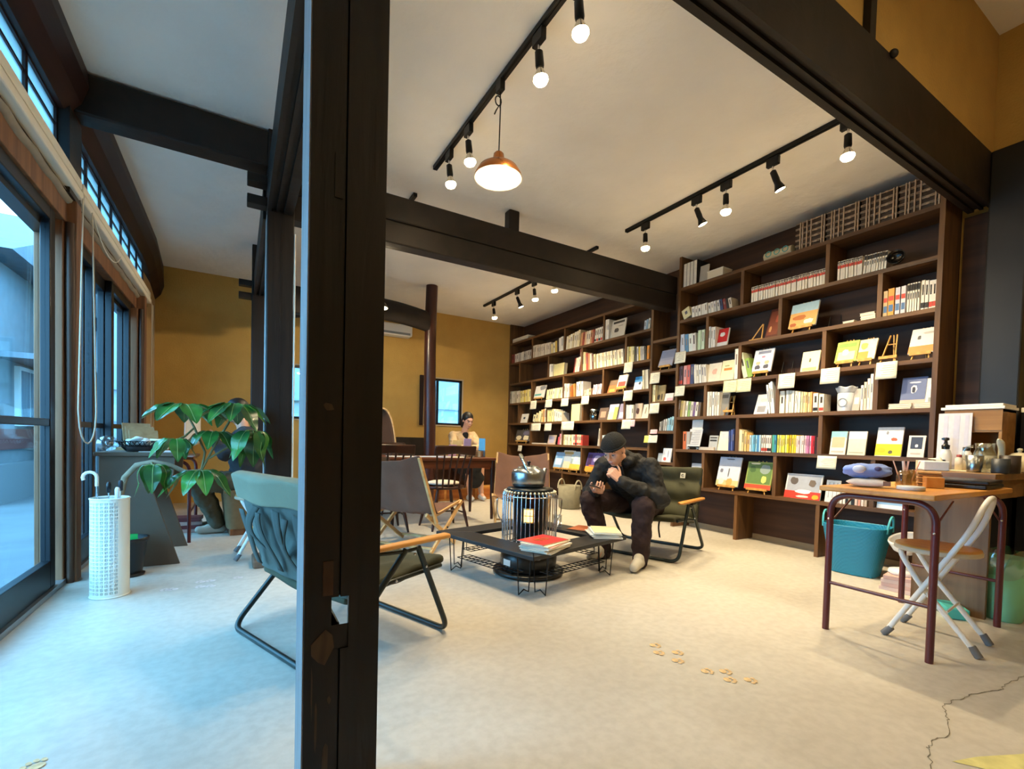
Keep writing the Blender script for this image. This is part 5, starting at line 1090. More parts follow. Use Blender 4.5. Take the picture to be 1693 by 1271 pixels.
def windsor(label, loc, rz):
    r = empty('windsor_chair', label, 'chair', loc, rz, 'dark spindle-back chairs at the dining table')
    b = MB()
    def st_(u, v): a = u * 6.283; rr = v; return (.0 + .20 * rr * math.cos(a) * (1.05 if math.cos(a) > 0 else 1), .205 * rr * math.sin(a), .44 - .012 * (1 - v) ** .5)
    b.grid(st_, 28, 5, closed_u=True); b.build('seat', M_DWOOD, r, solid=.03)
    legs = []
    for sx, sy in ((1, 1), (1, -1), (-1, 1), (-1, -1)):
        p0 = Vector((sx * .12, sy * .12, .43)); p1 = Vector((sx * .195, sy * .20, 0)); legs.append((p0, p1))
        MB().tube([p0, p0.lerp(p1, .35), p0.lerp(p1, .5), p0.lerp(p1, .62), p1], [.013, .020, .015, .019, .011], 9).build('leg', M_DWOOD, r)
    for a, c in ((0, 2), (1, 3)): MB().tube([legs[a][0].lerp(legs[a][1], .6), legs[c][0].lerp(legs[c][1], .6)], .009, 7).build('stretcher', M_DWOOD, r)
    m = [legs[a][0].lerp(legs[a + 2][0], .5).lerp(legs[a][1].lerp(legs[a + 2][1], .5), .6) for a in (0, 1)]; MB().tube(m, .009, 7).build('stretcher', M_DWOOD, r)
    for k in range(6):
        y = -.155 + .062 * k; yt = y * 1.28
        MB().tube([(-.165 - .02 * math.cos(y * 6), y, .44), (-.215, y * 1.1, .62), (-.265 - .03 * math.cos(yt * 6), yt, .815)], [.0095, .0125, .008], 8).build('spindle', M_DWOOD, r)
    b = MB(); b.grid(lambda u, v: (-.265 - .035 * math.cos((u - .5) * .44 * 6) - .02 * v, (u - .5) * .46, .80 + .085 * v - .012 * abs(u - .5) * 4 * (1 - v)), 16, 4); b.build('crest_rail', M_DWOOD, r, solid=.022, sub=1)
    return r
windsor('dark spindle-back chair with its back to the room, nearest the log pillar', (1.92, 4.68, 0), R(90))
windsor('dark spindle-back chair partly hidden behind the near pillar', (1.30, 4.76, 0), R(88))
w3 = windsor('dark spindle-back chair on the far side of the dining table', (1.72, 5.86, 0), R(-90))
b = MB(); b.ball((0, 0, 0), (.18, .18, .03), 20, 8); tag(b.build('seat_cushion', mat('cream_cushion', '#d9d0bf', .95, var=.06), loc=(1.92, 4.70, .478)), 'cream seat cushion on the spindle-back chair', 'cushion')
# round-backed wicker chair
wk = empty('wicker_chair', 'round-backed wicker chair behind the near pillar against the mustard wall', 'chair', (1.52, 6.45, 0), R(-100))
M_WICK = mat('brown_wicker', '#5c3a22', .7, var=.3, scale=60, bump=.6, stretch=(1, 1, 6))
b = MB(); b.grid(lambda u, v: (-.22 - .12 * math.sin(v * 1.57) + .30 * (abs(u - .5) * 2) ** 2 * .9, (u - .5) * .78 * math.cos(v * 1.35) ** .5, .40 + .95 * math.sin(v * 1.57)), 20, 14); b.build('back_shell', M_WICK, wk, solid=.03)
b = MB(); b.tube([(-.22 - .12 * math.sin(v * 1.57) + .27, s * .39 * math.cos(v * 1.35) ** .5, .40 + .95 * math.sin(v * 1.57)) for s, vs in ((-1, range(0, 15)), (1, range(14, -1, -1))) for v in [k / 14 for k in vs]], .014, 8); b.build('pale_rim', M_PINE, wk)
MB().lathe([(.30, 0), (.24, .2), (.33, .38), (.0, .40)], n=24).build('base', M_WICK, wk)
# low bench platform along the back wall, cushions, drawer-step, dark back board
bp = empty('bench_platform', 'long wooden bench platform under the back window', 'bench', (2.1, 7.20, 0))
MB().box((-.75, -.22, .0), (1.70, .40, .46)).build('bench_box', M_DWOOD, bp); MB().box((-.75, -.25, .46), (1.70, .41, .50)).build('bench_seat', M_TWOOD, bp)
MB().box((-.75, .37, .50), (.78, .41, .96)).build('back_board', M_BEAM, bp)
sp = empty('drawer_step', 'orange-brown wooden step box under the feet of the person in beige', 'step', (2.95, 6.80, 0))
MB().box((-.75, -.14, 0), (.85, .14, .20)).build('step_box', M_OAK, sp, bevel=.005)
for k in range(3): MB().box((-.70 + .52 * k, -.148, .03), (-.70 + .52 * k + .48, -.14, .17)).build('drawer_front', wood('orange_drawer', '#96521c', '#b86c2c', .4, (.1, 1, 1)), sp)
# things on the dining table
def lying(nm, label, cat, x, y, w, d, h, hx, rz=0, grp=None, z=TZ):
    b = MB().box((-w / 2, -d / 2, 0), (w / 2, d / 2, h)); return tag(b.build(nm, pm(hx), loc=(x, y, z + .001), rot=(0, 0, rz), bevel=min(.002, h * .3)), label, cat, grp)
lying('menu_sheet', 'pale blue menu sheet lying on the dining table, middle one', 'menu', 1.95, 5.2, .30, .21, .004, '#cdd9e6', .1)
lying('menu_sheet', 'white menu sheet on the dining table near the log pillar', 'menu', 1.60, 5.2, .30, .21, .004, '#e6e6e2', -.1)
lying('menu_sheet', 'cream menu sheet on the dining table beside the small crate', 'menu', 2.22, 5.10, .22, .21, .004, '#e2d8bc', -.2)
def standing(label, x, y, w, h, hx, tilt, rz, nm='booklet'):
    b = MB().box((-.004, -w / 2, 0), (.004, w / 2, h)); return tag(b.build(nm, pm(hx), loc=(x, y, TZ + .006), rot=(0, R(tilt), rz)), label, 'booklet')
cr = empty('card_crate', 'small clear crate of cards on the dining table in front of the person in beige', 'crate', (2.48, 5.17, TZ + .001))
M_CLR = glass('clear_plastic', (.9, .92, .93), .2)
MB().box((-.13, -.09, 0), (.13, -.087, .085)).box((-.13, .087, 0), (.13, .09, .085)).box((-.13, -.087, 0), (-.127, .087, .085)).box((.127, -.087, 0), (.13, .087, .085)).box((-.127, -.087, 0), (.127, .087, .003)).build('crate_wall', M_CLR, cr)
for k in range(6): MB().box((-.118 + .040 * k, -.07, .004), (-.086 + .040 * k, .07, .075)).build('card_pack', pm(['#c9ac86', '#8a5a3c', '#d9c6a8', '#a87a52', '#e0d2ba', '#7a5238'][k]), cr)
standing('lavender booklet standing upright behind the clear card crate', 2.47, 5.33, .10, .22, '#a294cc', -8, R(95))
standing('bright blue booklet leaning at the end of the clear card crate', 2.66, 5.28, .08, .23, '#3f9ad6', 12, R(60))
standing('cream booklet standing beside the lavender one', 2.35, 5.36, .12, .20, '#e0c98c', -8, R(88))
standing('small pink booklet standing in front of the person in beige', 2.28, 5.33, .10, .14, '#d8a8c4', -8, R(92))
# ------------------------------------------------------------------ desk with maroon tube legs
dk = empty('folding_desk', 'oak topped desk with maroon tube legs at the right of the large bookcase'.replace(' at the right of', ' in front of'), 'desk', (3.13, 1.045, 0))
DX, DY, DZ = .525, .235, .76
b = MB(); b.prism([(-DX, -DY), (DX, -DY), (DX, DY), (-DX, DY)], DZ - .026, DZ); b.build('desktop', M_OAK, dk, bevel=.006)
for x in (-.44, .465):
    MB().tube(rounded([(x, -.215, 0), (x, -.215, DZ - .045), (x, .215, DZ - .045), (x, .215, 0)], .10, 8), .0155, 12).build('leg_frame', M_MAROON, dk)
    MB().tube([(x, -.215, .25), (x, .215, .25)], .009, 8).build('cross_rail', M_MAROON, dk)
    b = MB()
    for y in (-.215, .215):
        for s in (-1, 1): b.ball((x + s * .016, y, .585), .006, 8, 6)
    b.build('rivet', M_CHROME, dk)
for y in (-.2, .2):
    MB().tube([(-.44, y, .585), (-.20, y, DZ - .045)], .0045, 6).build('folding_stay', M_MAROON, dk); MB().tube([(.465, y, .585), (.22, y, DZ - .045)], .0045, 6).build('folding_stay', M_MAROON, dk)
# folding pipe chairs
def pipe_chair(label, loc, rz, seat_m):
    r = empty('folding_pipe_chair', label, 'chair', loc, rz, 'white folding pipe chairs'); W = .155
    MB().tube(rounded([(.16, -W, .02), (-.13, -W * .95, .58), (-.175, -.085, .735), (-.175, .085, .735), (-.13, W * .95, .58), (.16, W, .02)], .075, 8), .0125, 10).build('back_frame', M_WTUBE, r)
    pts = [(-.16, -W + .03, .02), (.07, -W + .03, .34), (.13, -W + .035, .41)]
    MB().tube(rounded([(-.17, -W + .03, .02), (.05, -W + .03, .30), (.13, -W + .03, .44), (.13, W - .03, .44), (.05, W - .03, .30), (-.17, W - .03, .02)], .05, 6), .0125, 10).build('seat_frame', M_WTUBE, r)
    for x, y in ((.16, -W), (.16, W), (-.17, -W + .03), (-.17, W - .03)):
        dx = -.36 if x > 0 else .30
        d = Vector((dx, 0, .5)).normalized(); p = Vector((x, y, .02)); MB().tube([p - d * .018, p + d * .035], [.017, .0155], 10).build('rubber_foot', M_GREYRUB, r)
    MB().tube([(-.06, -W + .03, .18), (-.06, W - .03, .18)], .006, 6).build('cross_rail', M_WTUBE, r)
    b = MB(); b.grid(lambda u, v: (.01 + .165 * v * math.cos(u * 6.283), .165 * v * math.sin(u * 6.283), .465 - .006 * (1 - v)), 32, 4, closed_u=True); b.build('seat', seat_m, r, solid=.02)
    MB().lathe([(.165, .446), (.170, .450), (.170, .462), (.165, .468)], c=(.01, 0, 0), n=32).build('seat_rim', mat('pale_seat_rim', '#c9b79c', .5), r)
    return r
pipe_chair('white folding pipe chair with round wooden seat tucked under the oak desk', (3.06, .925, 0), R(96), M_OAK)
pipe_chair('white folding pipe chair by the second pillar, only its feet showing', (.165, 4.17, 0), R(180), M_OAK)
# counter beside the desk -------------------------------------------------
ct = empty('counter', 'walnut counter whose end panel stands beside the oak desk', 'counter', (3.67, .90, 0))
MB().box((0, 0, 0), (.03, .34, .79)).build('end_panel', M_CTR, ct)
MB().box((.03, .31, .0), (.70, .34, .79)).build('back_panel', M_CTR, ct)
MB().box((0.04, .01, .68), (.74, .05, .785)).build('apron_drawer', M_CTRT, ct)
MB().box((-.01, -.02, .79), (.74, .36, .832)).build('countertop', M_CTRT, ct, bevel=.004)
CT = .833
# objects beneath
bk = empty('woven_basket', 'large turquoise woven plastic basket on the floor under the desk', 'basket', (4.12, 1.74, 0), R(8))
M_TEAL = mat('turquoise_weave', '#1c86a6', .4)
def basket_wall(u, v):
    a = u * 6.283; s = .70 + .30 * v; ca, sa = math.cos(a), math.sin(a); e = .55
    w_ = .0035 * math.sin(u * 2 * math.pi * 44) * math.sin(v * math.pi * 26)
    x = (.165 * s + w_) * math.copysign(abs(ca) ** e, ca); y = (.205 * s + w_) * math.copysign(abs(sa) ** e, sa); return (x, y, .004 + .37 * v)
MB().grid(basket_wall, 176, 52, closed_u=True).build('woven_wall', M_TEAL, bk, solid=.006)
b = MB(); b.prism([(-.10, -.13), (.10, -.13), (.10, .13), (-.10, .13)], .002, .012); b.build('basket_floor', M_TEAL, bk)
for sy in (-1, 1): MB().tube([(-.075 * math.cos(math.pi * i / 14), sy * (.203 + .01 * math.sin(math.pi * i / 14)), .34 + .12 * math.sin(math.pi * i / 14)) for i in range(15)], .008, 8).build('loop_handle', mat('turquoise_handle', '#4fb3bd', .4), bk)
fn_ = empty('desk_fan_heater', 'white round-headed fan on a disc foot under the desk', 'fan', (3.94, 1.37, .105))
MB().lathe([(.0, 0), (.085, 0), (.09, .012), (.085, .03), (.03, .045), (.018, .05), (.018, .13)], n=28).build('foot', M_WHITEP, fn_)
b = MB(); ax = Vector((-.35, .15, .9)).normalized(); b.lathe([(.0, -.10), (.05, -.09), (.085, -.05), (.098, .01), (.093, .02), (.084, .008), (.07, -.02), (.0, -.045)], c=(-.0, 0, .235), n=30, axis=ax, mis=[0, 0, 0, 0, 1, 1, 1]); b.build('fan_head', [M_WHITEP, mat('grey_fan_inside', '#a3a09c', .5)], fn_)
for k in range(4): tag(MB().box((-.12, -.09, 0), (.12, .09, .0255)).build('notebook', mat('dusty_pink_cover', '#c9a59c', .6) if k % 2 else mat('pale_pink_cover', '#d6bcb2', .6), loc=(3.93, 1.37 + .004 * (-1) ** k, k * .026 + .0005), rot=(0, 0, .05 * k), bevel=.002), ['lowest', 'second lowest', 'second highest', 'topmost'][k] + ' pink notebook of the pile under the white fan', 'notebook', 'pink notebooks under the fan')
tr = empty('waste_bin', 'mint green plastic bin lined with a clear bag beside the counter', 'bin', (3.80, .855, 0))
M_MINT = mat('mint_plastic', '#86cfa4', .4)
MB().lathe([(0, .004), (.075, 0), (.08, .01), (.095, .36), (.09, .36), (.075, .014), (0, .012)], n=28).build('bin_body', M_MINT, tr)
b = MB(); b.grid(lambda u, v: ((.096 + .02 * math.sin(v * 3) + .006 * math.sin(u * 6.283 * 9 + v * 5)) * math.cos(u * 6.283), (.096 + .02 * math.sin(v * 3) + .006 * math.sin(u * 6.283 * 9 + v * 5)) * math.sin(u * 6.283), .40 - .15 * v + .012 * math.sin(u * 6.283 * 5)), 72, 8, closed_u=True); b.build('bin_bag', glass('thin_bag', (.82, .88, .84), .25, .2), tr)
b = MB().box((-.09, -.05, 0), (.09, .05, .06)); tag(b.build('storage_tray', mat('aqua_tray', '#4fc3bd', .4), loc=(3.60, 1.02, .001), rot=(0, 0, .6), bevel=.006), 'aqua plastic tray on the floor beside the counter end', 'tray')
# on the desk ----------------------------------------------------------------
DT = DZ + .001
b = MB()
def plush(u, v):
    a = u * 6.283; th = v * math.pi; rr = math.sin(th) ** .7
    return (.075 * rr * math.cos(a), .10 * (math.cos(th)) + .012 * math.sin(a * 3) * rr, .037 + .036 * rr * math.sin(a) + .004 * math.sin(u * 30 + v * 20))
b.grid(plush, 28, 18, closed_u=True); r = b.build('plush_pouch', mat('blue_lavender_plush', '#7f97d9', .9, var=.25, scale=9), loc=(2.80, 1.15, DT + .045), rot=(0, 0, .45)); tag(r, 'blue and lavender plush pouch on top of the wipes at the desk end', 'pouch')
b = MB(); b.ball((0, 0, 0), (.015, .03, .02), 10, 8); b.build('pale_muzzle', pm('#cfd6ea'), r, loc=(-.068, .035, .045)); MB().ball((-.068, -.04, .05), (.010, .016, .012), 10, 6).build('dark_emblem', pm('#4a4470'), r)
b = MB()
def pack(u, v): a = u * 6.283; return (.062 * math.copysign(abs(math.cos(a)) ** .5, math.cos(a)) * (1 - .15 * (2 * v - 1) ** 4), -.09 + .18 * v, .022 + .021 * math.copysign(abs(math.sin(a)) ** .8, math.sin(a)) * (1 - abs(2 * v - 1) ** 3.5))
b.grid(pack, 24, 16, closed_u=True); r = b.build('wet_wipes_pack', pm('#e6dcd0'), loc=(2.79, 1.14, DT), rot=(0, 0, .4)); tag(r, 'white pack of wipes lying under the plush pouch', 'wipes pack')
MB().box((-.064, -.09, .012), (-.062, -.06, .034)).build('printed_label', pm('#8a6a5c'), r)
b = MB().lathe([(0, 0), (.052, 0), (.055, .004), (.055, .016), (.05, .02), (0, .02)], n=28); tag(b.build('round_tin', mat('pale_grey_tin', '#c3c6c8', .35), loc=(2.80, .965, DT)), 'flat pale grey round tin on the front of the oak desk', 'tin')
def jar(label, x, y, rr, hh, k):
    j = empty('glass_jar', label, 'jar', (x, y, DT)); MB().lathe([(0, 0), (rr, 0), (rr * 1.08, .01), (rr, hh * .7), (rr * .75, hh), (rr * .70, hh), (rr * .9, hh * .68), (rr * .95, .014), (0, .008)], n=20).build('jar_body', glass('amber_glass', (.86, .82, .70), .22), j); return j
jar('small clear glass jar holding pink-tipped stir sticks on the desk', 2.985, 1.06, .032, .085, 1); jar('second small glass jar of straws beside the pink-tipped sticks', 3.07, 1.07, .032, .09, 2)
for k, (x, y, dx, dy, c) in enumerate(((2.975, 1.065, -.025, .03, '#e6c9bc'), (2.985, 1.055, 0, .012, '#ead6c8'), (2.995, 1.06, .02, -.006, '#e0b8ac'), (3.06, 1.07, -.012, .015, '#dfae9e'), (3.08, 1.065, .022, -.03, '#d99a86'))):
    tag(MB().bar((x, y, DT + .012), (x + dx, y + dy, DT + .135), .008, .003).build('stir_stick', pm(c)), '%s stir stick in the desk jars, counting from the plush pouch' % ORD[k + 1], 'stir stick', 'stir sticks in the desk jars')
tag(MB().box((-.045, -.035, 0), (.045, .035, .055)).build('wooden_box', M_OAK, loc=(3.13, .985, DT), rot=(0, 0, .5), bevel=.002), 'small plain oak box on the desk beside the jars', 'box')
for k in range(6): tag(MB().box((-.05, -.05, 0), (.05, .05, .0105)).build('coaster', M_PINE if k % 2 else wood('brown_coaster', '#7a5430', '#a3764a'), loc=(3.27, 1.05, DT + k * .0135), rot=(0, 0, .4 + .05 * (-1) ** k), bevel=.002), '%s square wooden coaster in the stack behind the oak box' % ['lowest', 'second lowest', 'third lowest', 'third highest', 'second highest', 'topmost'][k], 'coaster', 'stacked wooden coasters')
for k, hgt in enumerate((.022, .020)): tag(MB().box((-.17, -.12, 0), (.17, .12, hgt)).build('document_case', M_PRINT, loc=(3.43, .945, DT + k * .0235), rot=(0, 0, .05 + .04 * k), bevel=.006), ['lower', 'upper'][k] + ' flat glossy black case of the pair on the desk against the counter', 'case', 'flat black cases on the desk')
# on the counter ------------------------------------------------------------
r = empty('tissue_box', 'white and pale blue tissue pack at the front corner of the counter', 'tissue box', (3.78, 1.20, CT), .5)
MB().box((-.11, -.06, 0), (.11, .06, .058)).build('box_body', pm('#dfe4e4'), r, bevel=.006); MB().box((.05, -.0605, .0), (.1105, .0605, .0582)).build('cream_end', pm('#d9cba8'), r); MB().box((-.085, -.0612, .012), (.03, -.0602, .042)).build('printed_band', pm('#9fb8d2'), r)
b = MB(); b.grid(lambda u, v: (-.09 + .10 * u, -.03 + .05 * v, .060 + .020 * math.sin(u * 3) * (1 - v) + .012 * v), 8, 4); b.build('pulled_tissue', pm('#efe8d4'), r, solid=.002)
r = empty('pump_bottle', 'white sanitiser bottle with a dark pump on the counter', 'bottle', (4.05, 1.22, CT))
MB().lathe([(0, 0), (.030, 0), (.033, .008), (.033, .095), (.024, .128), (.014, .137)], n=20).build('bottle_body', pm('#dcdad6'), r); MB().lathe([(.020, .135), (.022, .16), (.012, .165), (.008, .19), (.018, .195), (.016, .21), (0, .212)], n=16).build('pump', M_PRINT, r); MB().box((-.05, -.008, .196), (-.005, .008, .207)).build('nozzle', M_PRINT, r)
MB().box((-.0345, -.012, .045), (-.032, .012, .065)).build('printed_label', M_INK, r)
ws = empty('wooden_shelf_box', 'light wooden shelf box at the back of the counter with a white board on top', 'shelf box', (4.14, .98, CT))
M_BOXW = wood('honey_shelf_box', '#8f6430', '#b5854a')
b = MB(); b.box((0, 0, .0), (.26, .015, .395)).box((0, .265, 0), (.26, .28, .395)).box((0, 0, .38), (.26, .28, .395)).box((0, .015, .25), (.26, .265, .262)).box((.25, .015, 0), (.26, .265, .38)); b.build('carcass', M_BOXW, ws)
MB().box((-.004, .0, .262), (.01, .28, .395)).build('drawer_front', M_BOXW, ws)
MB().box((-.01, -.01, .397), (.27, .30, .415)).box((.0, .0, .416), (.26, .28, .432)).build('white_board', M_WHITEP, ws, bevel=.003)
r = empty('menu_board', 'white menu sheet with pale lilac stripes leaning on the wooden shelf box', 'menu', (4.105, 1.20, CT))
MB().box((0, -.085, 0), (.004, .085, .375)).build('sheet', pm('#dad8dd'), r, rot=(0, R(2.5), 0)); b = MB()
for k, (y, w_) in enumerate(((-.06, .02), (-.01, .03), (.045, .022))): b.box((-.0008, y - w_ / 2, .02), (-.0003, y + w_ / 2, .36))
b.build('lilac_stripes', pm('#d0cddc'), r, rot=(0, R(2.5), 0))
for k, (x, y, rr, h, c, cap, lab) in enumerate(((4.06, 1.12, .026, .15, '#e6e0d6', '#141416', 'white syrup bottle with black cap next to the pump bottle'), (4.08, 1.06, .026, .15, '#dcd6cc', '#141416', 'white syrup bottle with black cap next to the glass jug'), (3.98, 1.13, .020, .10, '#d9cdbf', '#8a2c30', 'small red labelled bottle in front of the white syrup bottles'))):
    r = empty('syrup_bottle', lab, 'bottle', (x, y, CT)); MB().lathe([(0, 0), (rr, 0), (rr, h * .75), (rr * .6, h * .85)], n=16).build('bottle_body', pm(c), r); MB().lathe([(rr * .7, h * .85), (rr * .7, h), (0, h + .002)], n=16).build('cap', pm(cap), r)
tag(MB().lathe([(0, 0), (.030, 0), (.033, .01), (.041, .10), (.0385, .10), (.030, .012), (0, .01)], n=24).build('steel_tumbler', M_STEEL, loc=(3.80, 1.01, CT)), 'brushed steel tumbler at the front of the counter', 'tumbler')
r = empty('glass_jug', 'clear ribbed glass jug with a handle behind the steel tumbler', 'jug', (3.93, 1.0, CT))
MB().lathe([(0, 0), (.052, 0), (.058, .01), (.055, .10), (.042, .14), (.046, .175), (.043, .175), (.039, .14), (.051, .10), (.053, .012), (0, .008)], n=26).build('jug_body', glass('jug_glass', (.86, .87, .84), .25), r)
MB().tube(bez((-.02, .045, .155), (-.03, .11, .16), (-.03, .10, .06), (-.02, .05, .05), 10), .008, 8).build('handle', glass('jug_glass'), r)
MB().lathe([(0, .012), (.050, .012), (.052, .10), (0, .101)], n=22).build('contents', pm('#d6d2c2'), r)
b = MB(); b.tube(bez((0, 0, .005), (.03, -.01, .10), (.0, -.02, .17), (-.06, -.01, .20), 10), [.02, .019, .018, .017, .016, .016, .016, .017, .018, .014, .004], 10); tag(b.build('spatula', pm('#e9e0c6'), loc=(3.97, .95, CT)), 'cream silicone spatula leaning behind the glass jug', 'spatula')
tag(MB().box((-.11, -.15, 0), (.11, .15, .003)).build('cloth', pm('#ded2b2'), loc=(3.92, 1.06, CT - .0005), rot=(0, 0, .2)), 'cream cloth spread under the jug and bottles on the counter', 'cloth')
tag(MB().box((-.03, -.06, 0), (.03, .06, .07)).build('paper_carton', pm('#e2d6b8'), loc=(4.05, .93, CT + .003), rot=(0, 0, .3), bevel=.003), 'small cream carton behind the glass jug', 'carton')
b = MB().tube(bez((4.02, .93, CT + .09), (3.93, .87, CT + .13), (3.86, .885, CT + .01), (3.80, .90, CT + .004), 12), .004, 6); tag(b.build('cable', M_PRINT), 'black cable curving down beside the dark cups', 'cable')
for k, (x, y, rr, h, c, lab) in enumerate(((3.83, .905, .038, .085, '#2a2e33', 'charcoal cup at the counter edge'), (3.95, .865 + .03, .044, .105, '#2e211c', 'taller dark brown cup behind the charcoal one'))):
    tag(MB().lathe([(0, 0), (rr, 0), (rr * 1.03, .006), (rr * 1.05, h), (rr * .95, h), (rr * .93, .01), (0, .008)], n=26).build('cup', mat('glaze_' + c[1:], c, .45), loc=(x, y, CT)), lab, 'cup')
r = empty('teapot', 'cream enamel pot with a round lid knob at the end of the counter', 'pot', (4.22, .915, CT))
M_ENA = mat('cream_enamel', '#ddd3b4', .3)
MB().lathe([(0, 0), (.065, 0), (.075, .01), (.078, .06), (.06, .095), (.045, .105)], n=28).build('pot_body', M_ENA, r); MB().lathe([(.05, .104), (.035, .118), (.01, .124), (.008, .13), (.014, .138), (.012, .148), (0, .152)], n=20).build('lid', M_ENA, r)
nv = empty('navy_cabinet', 'dark navy cabinet with a cream edge beyond the counter', 'cabinet', (4.42, .62, 0))
MB().box((0, 0, 0), (.3, .34, 1.22)).build('body', mat('dark_navy_panel', '#161c28', .5), nv); MB().box((-.01, -.01, 1.22), (.3, .34, 1.25)).build('top', M_CREAM, nv)
# ------------------------------------------------------------------ umbrella stand by the glass door
us = empty('umbrella_stand', 'tall white metal umbrella stand with a punched flower pattern', 'umbrella stand', (-.625, 3.47, 0))
M_STAND = mat('cream_punched_metal', '#e4e2d4', .4)
RS, HS = .088, .565; NU, NV = 182, 188
b = MB(); cellp = []
FL = ['.......', '..#.#..', '.##.##.', '...#...', '.##.##.', '..#.#..', '.......']
gv = [[None] * (NV + 1) for _ in range(NU)]
def gp(i, j):
    i %= NU
    if gv[i][j] is None: a = 6.28319 * i / NU; gv[i][j] = b.P((RS * math.cos(a), RS * math.sin(a), HS * j / NV))
    return gv[i][j]
for i in range(NU):
    ang = 360 * i / NU; solid_band = 305 < ang < 352
    for j in range(NV):
        hole = FL[j % 7][i % 7] == '#' and 6 < j < NV - 8 and not solid_band
        if not hole: b.F((gp(i, j), gp(i + 1, j), gp(i + 1, j + 1), gp(i, j + 1)), 0, True)
b.build('punched_cylinder', M_STAND, us, solid=.0018)
for z in (.004, HS - .004): MB().tube([(RS * math.cos(6.283 * i / 40), RS * math.sin(6.283 * i / 40), z) for i in range(40)], .005, 8, closed=True).build('rim', M_STAND, us)
MB().lathe([(0, .003), (RS - .004, .003), (RS - .004, .012), (0, .012)], n=30).build('drip_cup', M_STAND, us)
MB().lathe([(RS - .008, .5), (RS - .006, .55)], n=30).build('inner_liner', mat('pale_blue_liner', '#cfd6dc', .5), us, solid=.002)
def umbrella(label, x, y, dx, dy, top, cloth, hk, hc):
    r = empty('umbrella', label, 'umbrella', (-.625 + x, 3.47 + y, .015), 0, 'umbrellas in the punched stand')
    d = Vector((dx, dy, top))
    b = MB(); n = 14
    b.grid(lambda u, v: tuple(d * (.05 + .72 * v) + Vector(((.007 + .016 * math.sin(v * 3.1)) * (1 + .25 * math.sin(u * 6.283 * 5)) * math.cos(u * 6.283), (.007 + .016 * math.sin(v * 3.1)) * (1 + .25 * math.sin(u * 6.283 * 5)) * math.sin(u * 6.283), 0))), 30, 8, closed_u=True); b.build('rolled_canopy', cloth, r)
    MB().tube([(0, 0, 0), d * .98], .004, 6).build('shaft', M_CHROME, r)
    t = d * .98
    if hk: MB().tube([t] + [t + Vector((-.03 + .03 * math.cos(R(a)), .0, .05 + .03 * math.sin(R(a)))) for a in range(0, 211, 30)], .0085, 10).build('crook_handle', hc, r)
    else: MB().lathe([(0, 0), (.011, .004), (.012, .05), (.008, .062), (0, .064)], n=12).build('handle', hc, r, loc=t)
M_WU = mat('white_umbrella', '#e4e6ea', .6); M_DU = mat('dark_umbrella', '#1c2028', .6)
umbrella('umbrella with a white crook handle rising above the punched stand', -.035, -.02, -.02, .0, .63, M_WU, True, M_WHITEP)
umbrella('white folded umbrella with a short black handle in the punched stand', .0, .02, -.01, .0, .585, M_WU, False, M_PRINT)
umbrella('dark folded umbrella nearest the black plant pot in the punched stand', .03, .0, .015, .01, .595, M_DU, False, M_DU)
umbrella('white umbrella lowest in the punched stand, pale round handle', .02, -.035, .02, -.01, .56, M_WU, False, M_WHITEP)
# ------------------------------------------------------------------ umbrella tree in a black pot
pl = empty('potted_umbrella_tree', 'umbrella tree with drooping leaf whorls in a black pot behind the umbrella stand', 'plant', (-.61, 3.90, 0))
M_POT = mat('black_plastic_pot', '#15181a', .4)
MB().lathe([(0, 0), (.085, 0), (.09, .012), (.068, .016), (.075, .024), (.10, .225), (.112, .23), (.112, .25), (.098, .25), (.09, .22), (0, .215)], n=28).build('pot', M_POT, pl)
MB().lathe([(0, .218), (.09, .222)], n=20).build('soil', mat('potting_soil', '#2b2019', .95, var=.3, scale=40), pl)
MB().box((.02, -.05, .22), (.06, -.045, .29)).build('plant_label', mat('green_plant_label', '#1fa04a', .4), pl, rot=(R(6), 0, 0))
M_BARK = mat('tan_bark', '#8d7a62', .8, var=.2, scale=30, bump=.2)
O = Vector((-.61, 3.90, 0))
def PT(x, y, z): return Vector((x, y, z)) - O
trunk = [PT(-.61, 3.88, .21), PT(-.62, 3.80, .40), PT(-.625, 3.75, .55), PT(-.60, 3.72, .66), PT(-.54, 3.70, .735), PT(-.46, 3.69, .755), PT(-.37, 3.68, .735), PT(-.28, 3.67, .69), PT(-.20, 3.66, .70)]
MB().tube(trunk, [.020, .019, .018, .0175, .017, .016, .016, .015, .013], 10).build('trunk', M_BARK, pl)
M_TWIG = mat('green_twig', '#6b6a44', .7)
for pts in ((PT(-.20, 3.66, .70), PT(-.18, 3.66, .82), PT(-.24, 3.67, .98), PT(-.30, 3.68, 1.11)), (PT(-.20, 3.66, .70), PT(-.13, 3.66, .86), PT(-.05, 3.66, 1.02), PT(-.01, 3.66, 1.13)), (PT(-.16, 3.66, .78), PT(-.02, 3.64, .88), PT(.09, 3.62, .97)), (PT(-.46, 3.69, .755), PT(-.46, 3.66, .75), PT(-.45, 3.62, .74)), (PT(-.17, 3.66, .84), PT(-.13, 3.67, .92), PT(-.13, 3.68, .95))):
    MB().tube(pts, [.007] * (len(pts) - 1) + [.005], 8).build('twig', M_TWIG, pl)
